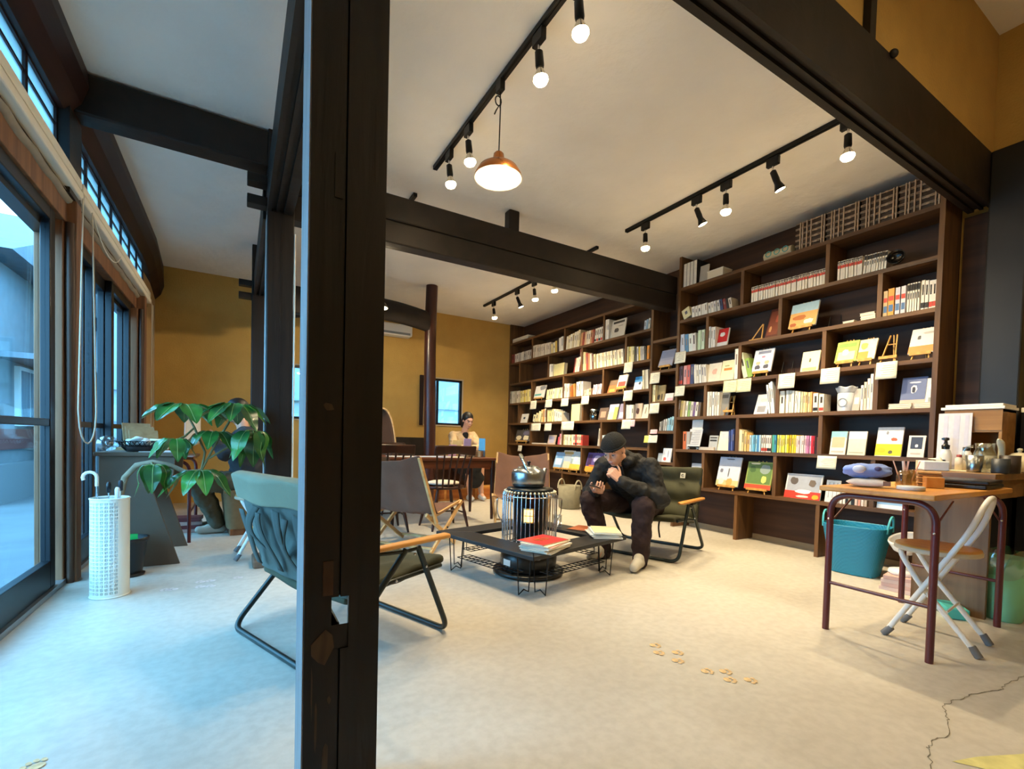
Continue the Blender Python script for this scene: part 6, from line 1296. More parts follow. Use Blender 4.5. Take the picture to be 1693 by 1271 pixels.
def leafmat():
    m = bpy.data.materials.new('glossy_leaf'); m.use_nodes = True; nt = m.node_tree; N = nt.nodes; L = nt.links; b = N['Principled BSDF']
    tc = N.new('ShaderNodeTexCoord'); nz = N.new('ShaderNodeTexNoise'); nz.inputs['Scale'].default_value = 7
    rp = N.new('ShaderNodeValToRGB'); rp.color_ramp.elements[0].color = (*lin('#1e4a22'), 1); rp.color_ramp.elements[1].color = (*lin('#3a7c30'), 1); rp.color_ramp.elements[0].position = .35; rp.color_ramp.elements[1].position = .65
    L.new(tc.outputs['Object'], nz.inputs[0]); L.new(nz.outputs[0], rp.inputs[0]); L.new(rp.outputs[0], b.inputs['Base Color']); b.inputs['Roughness'].default_value = .28
    b.inputs['Transmission Weight'].default_value = 0; b.inputs['Coat Weight'].default_value = .2; return m
M_LEAF = leafmat(); M_RIB = mat('pale_leaf_rib', '#7f9c58', .5)
def whorl(c, n, ln, droop, lean=(0, 0, 0), a0=0.0, skip=()):
    b = MB(); c = Vector(c) - O
    for k in range(n):
        if k in skip: continue
        a = a0 + 6.2832 * k / n + random.uniform(-.12, .12); l = ln * random.uniform(.82, 1.08); dr = droop * random.uniform(.8, 1.25)
        d = Vector((math.cos(a), math.sin(a), 0)) + Vector(lean); up = Vector((0, 0, 1)); sd = Vector((-math.sin(a), math.cos(a), 0)); wd = l * random.uniform(.19, .235)
        def at(t):
            s = l * t; return c + d * (s * math.cos(min(1.45, dr * min(1, t + .25) * .9))) + up * (.025 * math.sin(min(1, t * 3) * 1.57) - l * math.sin(min(dr, 1.5)) * t ** 1.45 * .88)
        b.tube([c, at(.12), at(.24)], .0032, 5, 1)
        N_ = 12; rows = []
        for i in range(N_ + 1):
            t = .22 + .78 * i / N_; p = at(t); s = i / N_; ww = wd * (math.sin(math.pi * s ** .85) ** .75) * (1 - .15 * s) if 0 < i < N_ else .001
            rows.append([b.P(p + sd * ww * q + up * (abs(q) * ww * .28 + .003 * math.sin(s * 18) * abs(q))) for q in (-1, -.5, 0, .5, 1)])
        for i in range(N_):
            for j in range(4): b.F((rows[i][j], rows[i + 1][j], rows[i + 1][j + 1], rows[i][j + 1]), 0, True)
        b.tube([at(.22 + .74 * i / 8) + up * .0015 for i in range(9)], [.002] * 8 + [.0006], 4, 1)
    return b.build('leaf_whorl', [M_LEAF, M_RIB], pl)
random.seed(8)
whorl((-.30, 3.68, 1.12), 9, .30, .55, a0=.2); whorl((-.01, 3.66, 1.14), 10, .29, .70, a0=.3); whorl((-.44, 3.62, .74), 5, .25, 1.4, (.02, -.25, 0), 3.4)
whorl((-.20, 3.64, .70), 9, .28, .75, a0=.1); whorl((.09, 3.62, .97), 9, .30, 1.25, a0=.5); whorl((-.13, 3.68, .95), 7, .24, .7, a0=.9); whorl((-.33, 3.60, .90), 5, .22, .9, a0=2.4)
MB().tube([PT(-.24, 3.67, .98), PT(-.29, 3.63, .92), PT(-.33, 3.60, .90)], .006, 7).build('twig', M_TWIG, pl)
# ------------------------------------------------------------------ grey display counter with cut-out sides
gc = empty('display_counter', 'grey painted display counter with cut-out sloping sides', 'counter', (-.58, 4.10, 0))
M_GRYP = mat('grey_painted_ply', '#62503f', .6, var=.08)
prof = [(-.22, .775), (.20, .775), (.19, .62), (.09, .58), (.075, .52), (.23, 0), (.02, 0), (-.10, .0), (-.22, .0)]
for y, nm in ((0, 'side_panel'), (.62, 'side_panel')): MB().prism(prof, y, y + .024, 'y').build(nm, M_GRYP, gc, bevel=.003)
MB().box((-.24, -.03, .776), (.23, .68, .802)).build('countertop', M_GRYP, gc, bevel=.003)
MB().box((-.20, .024, .45), (-.18, .62, .775)).build('back_panel', M_GRYP, gc)
GT = .803
tag(MB().box((-.10, -.16, 0), (.16, .16, .004)).build('paper_sheet', pm('#dfe2e2'), loc=(-.49, 4.27, GT)), 'white paper sheet spread on the grey display counter', 'paper')
wb = empty('wire_basket', 'black scroll wire basket full of white packets on the grey counter', 'basket', (-.60, 4.22, GT))
b = MB()
for k in range(26):
    a = 6.283 * k / 26; b.tube([(.075 * math.cos(a), .055 * math.sin(a), .004), (.105 * math.cos(a + .15), .08 * math.sin(a + .15), .04), (.135 * math.cos(a + .35), .10 * math.sin(a + .35), .075), (.14 * math.cos(a + .5), .105 * math.sin(a + .5), .07)], .0028, 5)
    b.tube([(.075 * math.cos(a), .055 * math.sin(a), .004), (.105 * math.cos(a - .15), .08 * math.sin(a - .15), .04), (.135 * math.cos(a - .35), .10 * math.sin(a - .35), .075), (.14 * math.cos(a - .5), .105 * math.sin(a - .5), .07)], .0028, 5)
for rx, ry, z in ((.075, .055, .004), (.105, .08, .04)): b.tube([(rx * math.cos(6.283 * i / 28), ry * math.sin(6.283 * i / 28), z) for i in range(28)], .0032, 6, closed=True)
b.build('wire_body', M_BLACK, wb); MB().lathe([(0, .003), (.07, .003), (.09, .035), (.0, .036)], n=20).build('lining', mat('dark_lining', '#2a2220', .9), wb)
random.seed(9)
for k in range(7):
    a = 6.283 * k / 7; rr = .05 if k else 0
    b = MB(); b.ball((0, 0, 0), (.042, .030, .016), 10, 6); o = b.build('wrapped_packet', mat('white_packet', '#dfe6e6', .35), loc=(-.60 + rr * math.cos(a), 4.22 + rr * .75 * math.sin(a), GT + .062 + .012 * (k % 3)), rot=(random.uniform(-.4, .4), random.uniform(-.4, .4), random.uniform(0, 3)))
    tag(o, 'white wrapped packet heaped in the black wire basket', 'packet', 'packets in the wire basket')
wc = empty('wicker_basket', 'round tan wicker basket with a cream cloth on the grey counter', 'basket', (-.46, 4.55, GT))
MB().lathe([(0, 0), (.12, 0), (.135, .03), (.14, .075), (.13, .075), (.12, .02), (0, .012)], n=30).build('basket_body', mat('tan_wicker', '#9a6f42', .7, var=.3, scale=70, bump=.5, stretch=(1, 1, 4)), wc)
MB().lathe([(.138, .074), (.146, .08), (.12, .088), (0, .085)], n=30).build('cloth_cover', pm('#e2d3ac'), wc)
cd = empty('card_display', 'brown cardboard stepped card display behind the baskets on the grey counter', 'display', (-.66, 4.60, GT))
for k in range(3): MB().box((-.10, -.005, 0), (.08, .005, .20 - .03 * k)).build('card_tier', wood('kraft_card', '#8f714e', '#a98a63', .8), cd, loc=(.03 * k, -.07 * k + .07, .02), rot=(R(-22), 0, R(20)))
MB().box((-.12, -.10, 0), (.13, .10, .02)).build('display_base', wood('kraft_card', '#8f714e', '#a98a63'), cd)
tag(MB().box((-.035, -.02, 0), (.035, .02, .075)).build('price_card', pm('#e4ddd0'), loc=(-.655, 4.32, GT + .001), rot=(R(-12), 0, .1), bevel=.001), 'small white standing card behind the black wire basket', 'card')
tag(MB().box((-.05, -.04, 0), (.05, .04, .05)).build('cream_envelope', pm('#e6d09c'), loc=(-.50, 4.40, GT + .005), rot=(R(-14), 0, .1), bevel=.001), 'cream envelope leaning by the tan wicker basket', 'envelope')
b = MB(); b.grid(lambda u, v: (.06 * math.sin(v * 3.1) * math.cos(u * 6.283) + .005 * math.sin(u * 20), .045 * math.sin(v * 3.1) * math.sin(u * 6.283), .05 - .048 * math.cos(v * 3.14) + .012 * math.sin(u * 13) * v), 20, 8, closed_u=True); tag(b.build('clear_bag', glass('crinkled_bag', (.86, .9, .92), .3, .15), loc=(-.77, 4.20, GT)), 'crinkled clear plastic bag at the edge of the grey counter', 'bag')
# ------------------------------------------------------------------ window table and its reader
wt = empty('window_table', 'brown topped table with maroon tube legs by the window', 'table', (-.60, 5.22, 0))
MB().box((-.30, -.40, .715), (.28, .40, .74)).build('tabletop', M_TWOOD, wt, bevel=.005)
for y in (-.37, .37): MB().tube(rounded([(-.26, y, 0), (-.26, y, .70), (.25, y, .70), (.25, y, 0)], .09, 7), .014, 10).build('leg_frame', M_MAROON, wt)
MB().tube([(.25, -.37, .25), (.25, .37, .25)], .008, 8).build('cross_rail', M_MAROON, wt)
for k in range(4): tag(MB().box((-.13, -.10, 0), (.13, .10, .034)).build('book_bundle', mat('maroon_bundle', '#6a2a2c', .5) if k % 2 else pm('#c9a59c'), loc=(-.42, 5.42, .001 + .035 * k), rot=(0, 0, .1 * (-1) ** k), bevel=.002), ['lowest', 'second', 'third', 'topmost'][k] + ' bundle of the red and pink pile under the window table', 'bundle', 'pile under the window table')
ot = empty('upholstered_stool', 'brown upholstered stool on a wooden plinth under the reading person', 'stool', (.10, 5.22, 0), .1)
M_UPH = mat('brown_upholstery', '#7d6544', .9, var=.1, scale=20)
MB().box((-.17, -.18, .0), (.17, .18, .06)).build('plinth', M_POSTW, ot, bevel=.004); b = MB(); b.grid(lambda u, v: ((.19 + .04 * v) * math.copysign(abs(math.cos(u * 6.283)) ** .5, math.cos(u * 6.283)), (.20 + .03 * v) * math.copysign(abs(math.sin(u * 6.283)) ** .5, math.sin(u * 6.283)), .06 + .36 * v), 40, 4, closed_u=True); b.prism([(-.22, -.22), (.22, -.22), (.22, .22), (-.22, .22)], .40, .42); b.build('padded_body', M_UPH, ot)
# ------------------------------------------------------------------ track lighting
TZ_ = CZ - .001
def track(label, x, y0, y1):
    b = MB().box((x - .017, y0, CZ - .030), (x + .017, y1, TZ_)).box((x - .006, y0 + .01, CZ - .034), (x + .006, y1 - .01, CZ - .028))
    return tag(b.build('light_track', M_BLACK), label, 'light track')
track('black ceiling light track carrying the copper pendant', 1.33, 1.42, 3.58); track('black ceiling light track in front of the large bookcase', 3.36, 1.42, 3.56)
track('black ceiling light track in front of the long far bookcase', 3.38, 4.02, 6.75); track('black ceiling light track beyond the cross beam above the dining corner', 1.33, 4.05, 6.3)
M_BULB = lamp_mat('warm_bulb', (1.0, .72, .38), 24.0)
M_BULBR = mat('bulb_reflector', '#e8e0d0', .12, metal=.8)
def spot(label, x, y, shade, aim, group, power):
    r = empty('track_spotlight', label, 'spotlight', (x, y, CZ - .034), 0, group)
    MB().box((-.016, -.045, -.062), (.016, .045, 0)).build('track_adapter', M_BLACK, r, bevel=.004)
    MB().tube([(0, 0, -.062), (0, 0, -.098)], .007, 10).build('stem', M_CHROME, r)
    hd = bpy.data.objects.new('lamp_head', None); COL.objects.link(hd); hd.parent = r; hd.location = (0, 0, -.098)
    a = Vector(aim).normalized(); q = Vector((0, 0, -1)).rotation_difference(a); hd.rotation_mode = 'QUATERNION'; hd.rotation_quaternion = q
    b = MB().lathe([(.010, .004), (.021, -.004), (.023, -.07), (.020, -.082)], n=18)
    if shade: b.lathe([(.022, -.075), (.022, -.095), (.040, -.150), (.0375, -.150), (.020, -.096)], n=20)
    b.build('lamp_holder', M_BLACK, hd)
    if shade: MB().lathe([(.0, -.128), (.033, -.130), (.036, -.146), (0, -.152)][::-1], n=20).build('bulb', M_BULB, hd); zl = -.19
    else:
        MB().lathe([(.016, -.082), (.020, -.095), (.038, -.130)][::-1], n=20).build('reflector', M_BULBR, hd)
        MB().lathe([(.038, -.130), (.040, -.142), (.030, -.158), (0, -.164)][::-1], n=20).build('bulb', M_BULB, hd); zl = -.20
    ld = bpy.data.lights.new('bulb_light', 'SPOT'); ld.energy = power; ld.color = WARM; ld.spot_size = R(112 if not shade else 100); ld.spot_blend = .9; ld.shadow_soft_size = .035
    lo = bpy.data.objects.new('bulb_light', ld); COL.objects.link(lo); lo.parent = hd; lo.location = (0, 0, zl)
    return r
G1, G2, G3 = 'bare spots on the pendant track', 'spots along the large bookcase', 'spots along the long far bookcase'
for i, (y, l) in enumerate(((1.767, 'bare-bulb spotlight on the pendant track, highest in view'), (2.095, 'bare-bulb spotlight on the pendant track, just before the copper pendant'), (2.953, 'bare-bulb spotlight on the pendant track, just beyond the copper pendant'), (3.285, 'bare-bulb spotlight at the far end of the pendant track'))):
    spot(l, 1.33, y, False, (0.12, 0, -1), G1, SPOT_W * .85)
for y, sh, l in ((3.30, 0, 'bare spotlight at the far end of the large bookcase track'), (2.72, 1, 'funnel-shaded spotlight between two bare bulbs, large bookcase track'), (2.44, 0, 'bare spotlight in the middle of the large bookcase track'), (2.06, 1, 'larger-looking funnel-shaded spotlight nearer the lintel, large bookcase track'), (1.57, 0, 'bare spotlight at the near end of the large bookcase track, by the lintel')):
    spot(l, 3.36, y, bool(sh), (0.34, -.25, -1) if sh else (0.05, 0, -1), G2, SPOT_W * (1.2 if sh else 1.2))
for y, sh, l in ((6.42, 0, 'spotlight at the far end of the far bookcase track'), (5.72, 1, 'tilted spotlight, second from the back wall on the far bookcase track'), (5.28, 0, 'bare bright spotlight, third from the back wall on the far bookcase track'), (4.84, 0, 'spotlight on the far bookcase track half cut off by the cross beam')):
    spot(l, 3.38, y, bool(sh), (0.38, -.2, -1) if sh else (0.15, 0, -1), G3, SPOT_W * 1.5)
spot('spotlight over the dining corner, glimpsed beside the near pillar', 1.33, 4.6, False, (0, .3, -1), None, SPOT_W * 1.6)
def pendant(label, x, y, zb, sc, col, power):
    r = empty('pendant_lamp', label, 'pendant lamp', (x, y, 0))
    MB().box((-.016, -.03, CZ - .10), (.016, .03, CZ - .034)).build('track_adapter', M_BLACK, r, bevel=.004)
    MB().tube([(0, 0, CZ - .10), (.003, 0, CZ - .2), (0, 0, zb + .15 * sc)], .0038, 8).build('flex', M_BLACK, r)
    MB().tube([(-.0, 0, CZ - .19)] + [(-.012 + .02 * math.cos(R(a)), 0, CZ - .155 + .028 * math.sin(R(a))) for a in range(0, 361, 30)] + [(-.025, 0, CZ - .215), (-.035, 0, CZ - .24)], .0038, 7).build('knotted_flex', M_BLACK, r)
    s = sc; prof = [(.020, .150), (.030, .140), (.036, .100), (.040, .092), (.075, .082), (.115, .055), (.138, .018), (.142, 0)]
    m1 = mat('copper_lacquer', '#b8743c', .25, metal=.85) if col else mat('dark_lacquer', '#2a211c', .3)
    MB().lathe([(a * s, zb + z * s) for a, z in prof], n=40).build('shade', m1, r)
    MB().lathe([(a * s - .002, zb + z * s - .001) for a, z in prof[3:]], n=40).build('shade_lining', mat('white_shade_lining', '#f3ead6', .5), r)
    MB().ball((0, 0, zb + .055 * s), (.034, .034, .04), 16, 10).build('bulb', M_BULB, r)
    ld = bpy.data.lights.new('bulb_light', 'POINT'); ld.energy = power; ld.color = WARM; ld.shadow_soft_size = .04
    lo = bpy.data.objects.new('bulb_light', ld); COL.objects.link(lo); lo.parent = r; lo.location = (0, 0, zb + .008 * s)
pendant('copper pendant lamp with a white inside hanging from the ceiling track', 1.32, 2.49, 2.50, 1.0, True, 26)
pendant('pendant lamp glimpsed behind the near pillar over the dining corner', 1.40, 5.6, 2.47, .9, False, 60)
for i, (x, y) in enumerate(((2.9, .15), (1.3, -.9), (3.4, -1.2))):  # pendants added out of view to brighten the near part of the room
    r = empty('added_entrance_pendant', 'added unseen pendant lamp over the entrance floor, %s' % ('by the desk', 'behind the viewpoint', 'in the far corner')[i], 'pendant lamp', (x, y, 0))
    MB().tube([(0, 0, 3.95), (0, 0, 3.0)], .004, 8).build('flex', M_BLACK, r); MB().lathe([(.02, 3.0), (.06, 2.98), (.14, 2.90)], n=30).build('shade', mat('white_shade_lining', '#f3ead6', .5), r); MB().ball((0, 0, 2.91), .035).build('bulb', M_BULB, r)
    ld = bpy.data.lights.new('bulb_light', 'POINT'); ld.energy = 4.5; ld.color = WARM; ld.shadow_soft_size = .05
    lo = bpy.data.objects.new('bulb_light', ld); COL.objects.link(lo); lo.parent = r; lo.location = (0, 0, 2.86)
# ------------------------------------------------------------------ people
def head(b, c, face, up=(0, 0, 1), s=1.0):
    """skin shapes of a head at c looking along face; returns the frame for hair, eyes and mouth"""
    f = Vector(face).normalized(); u = Vector(up); l = u.cross(f).normalized(); u = f.cross(l).normalized(); M = Matrix((f, l, u)).transposed(); c = Vector(c)
    def P(x, y, z): return c + M @ (Vector((x, y, z)) * s)
    q = M
    b.ball(P(-.012, 0, .028), Vector((.094, .076, .088)) * s, 20, 14, rot=q); b.ball(P(.022, 0, -.035), Vector((.064, .060, .078)) * s, 18, 12, rot=q); b.ball(P(.048, 0, -.092), Vector((.028, .030, .022)) * s, 12, 8, rot=q)
    b.ball(P(.078, 0, .030), Vector((.014, .050, .012)) * s, 12, 8, rot=q)
    b.cone(P(.084, 0, .022), P(.104, 0, -.022), .007 * s, .0125 * s, 10); b.ball(P(.096, .010, -.024), .0085 * s, 8, 6); b.ball(P(.096, -.010, -.024), .0085 * s, 8, 6)
    b.ball(P(.080, 0, -.056), Vector((.012, .024, .006)) * s, 10, 6, rot=q); b.ball(P(.079, 0, -.067), Vector((.012, .020, .006)) * s, 10, 6, rot=q)
    for k in (-1, 1):
        b.ball(P(.055, k * .038, -.018), Vector((.024, .024, .022)) * s, 10, 8, rot=q); b.ball(P(-.010, k * .078, -.005), Vector((.020, .010, .030)) * s, 10, 8, rot=q)
    return P, M
def face_parts(par, P, M, s=1.0):
    for k in (-1, 1):
        b = MB(); b.ball(P(.0775, k * .031, .004), Vector((.0075, .0125, .0045)) * s, 12, 8, 0, M); b.ball(P(.0835, k * .031, .0028), Vector((.0022, .0055, .0038)) * s, 10, 6, 1, M); b.tube([P(.0815, k * .018, .006), P(.0855, k * .031, .0095), P(.080, k * .045, .006)], [.0012 * s, .002 * s, .0012 * s], 6, 1); b.build('eye', [mat('eye_white', '#c4bab0', .4), mat('dark_iris', '#1c110c', .2)], par)
        b = MB(); b.tube([P(.083, k * .016, .028), P(.084, k * .034, .034), P(.070, k * .052, .027)], [.003 * s, .004 * s, .0025 * s], 6); b.build('eyebrow', M_HAIR, par)
    b = MB(); b.ball(P(.084, 0, -.0615), Vector((.010, .022, .0065)) * s, 14, 6, 0, M); b.build('lips', mat('lip', '#b06a5c', .45), par)
def hand(b, wrist, fwd, palm_n, thumb_side, curls, spread=.10, tcurl=.5, s=1.0):
    """palm, four fingers of unequal length each in three bent segments, and a thumb from the side of the palm"""
    f = Vector(fwd).normalized(); n = Vector(palm_n); n = (n - f * n.dot(f)).normalized(); t = f.cross(n) * thumb_side; w = Vector(wrist); S = s
    for k in range(4): b.cone(w + f * .012 * S + t * (.018 - .012 * k) * S, w + f * .088 * S + t * (.031 - .0205 * k) * S, .0145 * S, .0125 * S, 10)
    b.ball(w + f * .035 * S + t * .022 * S + n * .008 * S, Vector((.026, .020, .026)) * S, 10, 8)
    lens = [(.042, .026, .020), (.047, .030, .021), (.043, .028, .020), (.033, .021, .018)]
    tips = []
    for k in range(4):
        p = w + f * (.090 - .003 * abs(k - 1)) * S + t * (.032 - .021 * k) * S; d = (f + t * (1.5 - k) * spread * .5).normalized(); a = 0; rr = [.0098, .0088, .0080, .0068]
        for j, L_ in enumerate(lens[k]):
            a += curls[k] * (1.0, 1.15, .7)[j]; dd = d * math.cos(a) + n * math.sin(a); e = p + dd * L_ * S; b.cone(p, e, rr[j] * S, rr[j + 1] * S, 10); p = e
        tips.append(p)
    p = w + f * .028 * S + t * .028 * S + n * .006 * S; d = (f * .60 + t * .72 + n * .35).normalized(); rr = [.0125, .0108, .0095, .0078]
    for j, L_ in enumerate((.042, .032, .026)):
        e = p + d * L_ * S; b.cone(p, e, rr[j] * S, rr[j + 1] * S, 10); p = e; d = (d + (f * .5 - t * .55 + n * .35) * tcurl).normalized()
    tips.append(p); return tips
# ---- person in black on the olive chair (x forward, y to the person's own left)
MX = dict(loc=(3.20, 3.0, 0), rot=(0, 0, R(200.9)))
hip_l, hip_r = Vector((.16, .10, .43)), Vector((.16, -.10, .43))
kn_l, kn_r = Vector((.62, .215, .475)), Vector((.66, -.225, .475)); an_l, an_r = Vector((.64, .215, .09)), Vector((.58, -.13, .09))
sh_l, sh_r = Vector((.475, .20, .755)), Vector((.50, -.195, .755)); el_l, el_r = Vector((.50, .30, .52)), Vector((.56, -.27, .53)); wr_l, wr_r = Vector((.735, .075, .665)), Vector((.69, -.16, .555))
hd = Vector((.70, -.005, .895)); b = MB()
b.cone(hip_l.lerp(hip_r, .5) + Vector((0, 0, .02)), (.42, 0, .68), .07, .07, 14); b.cone((.46, 0, .73), (.62, 0, .84), .075, .055, 12); b.cone((.60, 0, .83), hd, .052, .05, 12)
for s_, e_, w_ in ((sh_l, el_l, wr_l), (sh_r, el_r, wr_r)): b.cone(s_, e_, .048, .040, 12); b.cone(e_, w_, .040, .027, 12); b.cone((.46, 0, .72), s_, .08, .05, 12)
for h_, k_, a_ in ((hip_l, kn_l, an_l), (hip_r, kn_r, an_r)): b.cone(h_, k_, .075, .050, 12); b.cone(k_, a_, .048, .034, 12); b.cone(a_, a_ + Vector((.12, 0, -.05)), .030, .028, 12)
P, M = head(b, hd, (.83, -.02, -.52))
hand(b, wr_l + Vector((0, 0, .0)), (.08, -.13, .16), (-.5, -.75, -.1), -1, (.95, .95, 1.0, 1.05), tcurl=.25)
hand(b, wr_r, (.11, .10, .02), (-.35, .05, .92), 1, (.62, .66, .72, .8), tcurl=.55)
man = fused(b, 'person', M_SKIN, voxel=.0045, smooth=4, **MX)
tag(man, 'seated person in a black jacket and beanie, hand at the chin, looking at a phone', 'person')
face_parts(man, P, M)
M_JKT = mat('black_padded_jacket', '#0a0a0b', .75, var=.15, scale=12, bump=.25, bscale=30); M_TRS = mat('dark_maroon_corduroy', '#261416', .9, var=.15, scale=14, bump=.15, bscale=120)
b = MB()
b.cone((.13, .07, .47), (.42, .07, .70), .135, .135, 16); b.cone((.13, -.07, .47), (.42, -.07, .70), .135, .135, 16); b.cone((.40, 0, .70), (.53, 0, .79), .15, .10, 16); b.cone((.10, .0, .44), (.2, 0, .50), .16, .15, 14)
for s_, e_, w_ in ((sh_l, el_l, wr_l), (sh_r, el_r, wr_r)):
    b.cone((.43, s_.y * .5, .73), s_, .11, .085, 14); b.cone(s_, e_, .083, .070, 14); b.cone(e_, e_.lerp(w_, .93), .072, .050, 14); b.ball(e_, .078, 12, 8)
b.cone((.55, .05, .83), (.55, -.05, .83), .062, .062, 12); b.cone((.50, .075, .82), (.60, .06, .80), .05, .05, 12); b.cone((.50, -.075, .82), (.60, -.06, .80), .05, .05, 12)


fused(b, 'jacket', M_JKT, man, .009, 5, folds=.045)
b = MB()
b.cone((.50, .0, .80), (.40, .0, .80), .085, .075, 14); b.cone((.47, .09, .79), (.45, -.09, .79), .06, .06, 12); b.cone((.56, .085, .84), (.44, .07, .82), .03, .05, 10); fused(b, 'hood', M_JKT, man, .009, 4, folds=.03)
b = MB(); b.tube([(.62, .03, .77), (.56, .035, .66), (.45, .04, .55)], .006, 6); b.build('jacket_zip', mat('grey_zip', '#4b4d50', .4, metal=.5), man)
b = MB(); b.cone((.12, .07, .42), (.12, -.07, .42), .125, .125, 14)
for h_, k_, a_ in ((hip_l, kn_l, an_l), (hip_r, kn_r, an_r)): b.cone(h_, k_, .108, .086, 16); b.cone(k_, a_ + Vector((0, 0, .0)), .085, .066, 16); b.cone(a_, a_ + Vector((.0, 0, -.035)), .064, .062, 14)
fused(b, 'trousers', M_TRS, man, .009, 5, folds=.035)
for a_, yw in ((an_l, .03), (an_r, -.02)):
    d = Vector((.15, yw, -.052)); b = MB(); b.cone(a_ + Vector((-.03, 0, -.045)), a_ + d * .75 + Vector((0, 0, .0)), .045, .040, 14); b.cone(a_ + d * .7, a_ + d + Vector((.03, 0, 0)), .042, .034, 14); b.cone(a_ + Vector((-.01, 0, -.01)), a_ + d * .4 + Vector((0, 0, .012)), .045, .04, 12)
    for v in b.v: v.z = max(v.z, .004)
    fused(b, 'shoe', mat('off_white_shoe', '#c3beb2', .7, var=.08), man, .008, 4)
b = MB(); b.ball(P(-.010, 0, .046), (.112, .091, .096), 28, 18, 0, M)
o = b.build('beanie', mat('black_knit_beanie', '#101111', .95, bump=.5, bscale=120), man)
bm = bmesh.new(); bm.from_mesh(o.data); geom = bm.verts[:] + bm.edges[:] + bm.faces[:]; bmesh.ops.bisect_plane(bm, geom=geom, plane_co=P(0, 0, .044), plane_no=M @ Vector((.06, 0, -1)), clear_outer=True); bm.to_mesh(o.data); bm.free()
o.modifiers.new('s', 'SOLIDIFY').thickness = .008
b = MB(); b.tube([P(-.010, 0, .044) + M @ Vector((.111 * math.cos(R(a)), .090 * math.sin(R(a)), .0066 * math.cos(R(a)))) for a in range(0, 360, 12)], .0085, 8, closed=True); b.build('beanie_cuff', mat('black_knit_beanie', '#101111'), man)
b = MB(); b.ball(P(-.045, 0, .0), (.062, .074, .07), 18, 12, 0, M); b.build('hair', M_HAIR, man)
ph = MB().box((-.075, -.036, -.004), (.075, .036, .004)); rot = Matrix(((.90, -.2, -.30), (.18, .97, .03), (.36, .02, .93)))
Mw = Matrix.Translation((3.20, 3.0, 0)) @ Matrix.Rotation(R(200.9), 4, 'Z')
pc = wr_r + Vector((.125, .012, .060)); fwd = Vector((.11, .10, .02)).normalized(); nn = Vector((-.35, .05, .92)); nn = (nn - fwd * nn.dot(fwd)).normalized(); tt = fwd.cross(nn)
ax1 = (tt * .72 + fwd * .69).normalized(); ax2 = nn.cross(ax1)
PM = Mw @ Matrix.Translation(wr_r + fwd * .088 + nn * .024 + tt * .012) @ Matrix((ax1, ax2, nn)).transposed().to_4x4()
phone = ph.build('smartphone', M_PRINT, bevel=.004); phone.matrix_world = PM; tag(phone, 'black smartphone in the hand of the person in black', 'phone')
MB().box((-.070, -.033, .004), (.070, .033, .0046)).build('screen', mat('dark_screen', '#1a2026', .1), phone)
# ---- person in beige behind the dining table
WL = (3.02, 6.45, 0); b = MB(); hd = Vector((.02, 0.08, 1.235))
sit = .50; pe = Vector((0, .30, .58))
b.cone(pe, (.0, .20, .92), .12, .12, 14); b.cone((0, .18, .95), (0, .13, 1.10), .06, .05, 12); b.cone((0, .13, 1.08), hd, .05, .05, 12)
arms = []
for s in (-1, 1):
    s0 = Vector((.165 * s, .20, 1.0)); e0 = Vector((.22 * s, .02, .82)); w0 = Vector((.07 * s - .10, -.20, .83)); arms.append((s0, e0, w0))
    b.cone((0, .19, .98), s0, .08, .05, 12); b.cone(s0, e0, .045, .038, 12); b.cone(e0, w0, .037, .026, 12); hand(b, w0, (-.03 * s, -.12, -.03), (0, -.2, -1), s, (.3, .3, .35, .4))
    k0 = Vector((.12 * s + .10, -.02, .56)); a0 = Vector((.10 * s + .18, .08, .10)); h0 = Vector((.09 * s, .28, .57)); b.cone(h0, k0, .075, .055, 12); b.cone(k0, a0, .05, .033, 12); b.cone(a0, a0 + Vector((.0, -.10, -.05)), .034, .028, 10)
P, M = head(b, hd, (.05, -.9, -.28)); wom = fused(b, 'person', M_SKIN, voxel=.0065, smooth=4, loc=WL); tag(wom, 'person in a beige cardigan sitting behind the dining table under the window', 'person'); face_parts(wom, P, M)
M_CARD = mat('beige_knit', '#c9ad88', .95, var=.08, scale=20, bump=.2, bscale=90)
b = MB(); b.cone((0, .30, .60), (0, .21, .92), .155, .145, 16); b.cone((.06, .21, .93), (-.06, .21, .93), .135, .135, 14)
for s0, e0, w0 in arms: b.cone((s0.x * .4, .20, .98), s0, .095, .075, 14); b.cone(s0, e0, .072, .062, 14); b.cone(e0, e0.lerp(w0, .88), .060, .042, 14)
fused(b, 'cardigan', M_CARD, wom, .010, 5, folds=.03)
b = MB(); b.cone((0, .105, .93), (0, .115, 1.02), .03, .05, 12); fused(b, 'inner_top', mat('black_top', '#121212', .9), wom, .008, 3)
b = MB(); b.cone((.0, .30, .56), (.10, .02, .53), .155, .14, 16); b.cone((.02, .0, .54), (.20, .04, .36), .12, .10, 14); b.cone((.0, .1, .5), (.16, .08, .32), .12, .13, 14); fused(b, 'skirt', mat('black_skirt', '#111112', .9), wom, .012, 5)
for s in (-1, 1):
    a0 = Vector((.10 * s + .18, .08, .10)); b = MB(); b.cone(a0 + Vector((-.02 * s - .02, 0, .22)), a0 + Vector((0, 0, .03)), .046, .040, 12); fused(b, 'legwarmer', mat('pale_grey_sock', '#b7b0a6', .95), wom, .008, 3)
    b = MB(); b.cone(a0 + Vector((0, .03, -.05)), a0 + Vector((0, -.10, -.055)), .042, .036, 12); b.cone(a0 + Vector((0, .0, -.03)), a0 + Vector((0, -.06, -.045)), .045, .038, 12)
    for v in b.v: v.z = max(v.z, .004)
    fused(b, 'shoe', mat('white_grey_sneaker', '#b9bbbd', .6), wom, .008, 3)
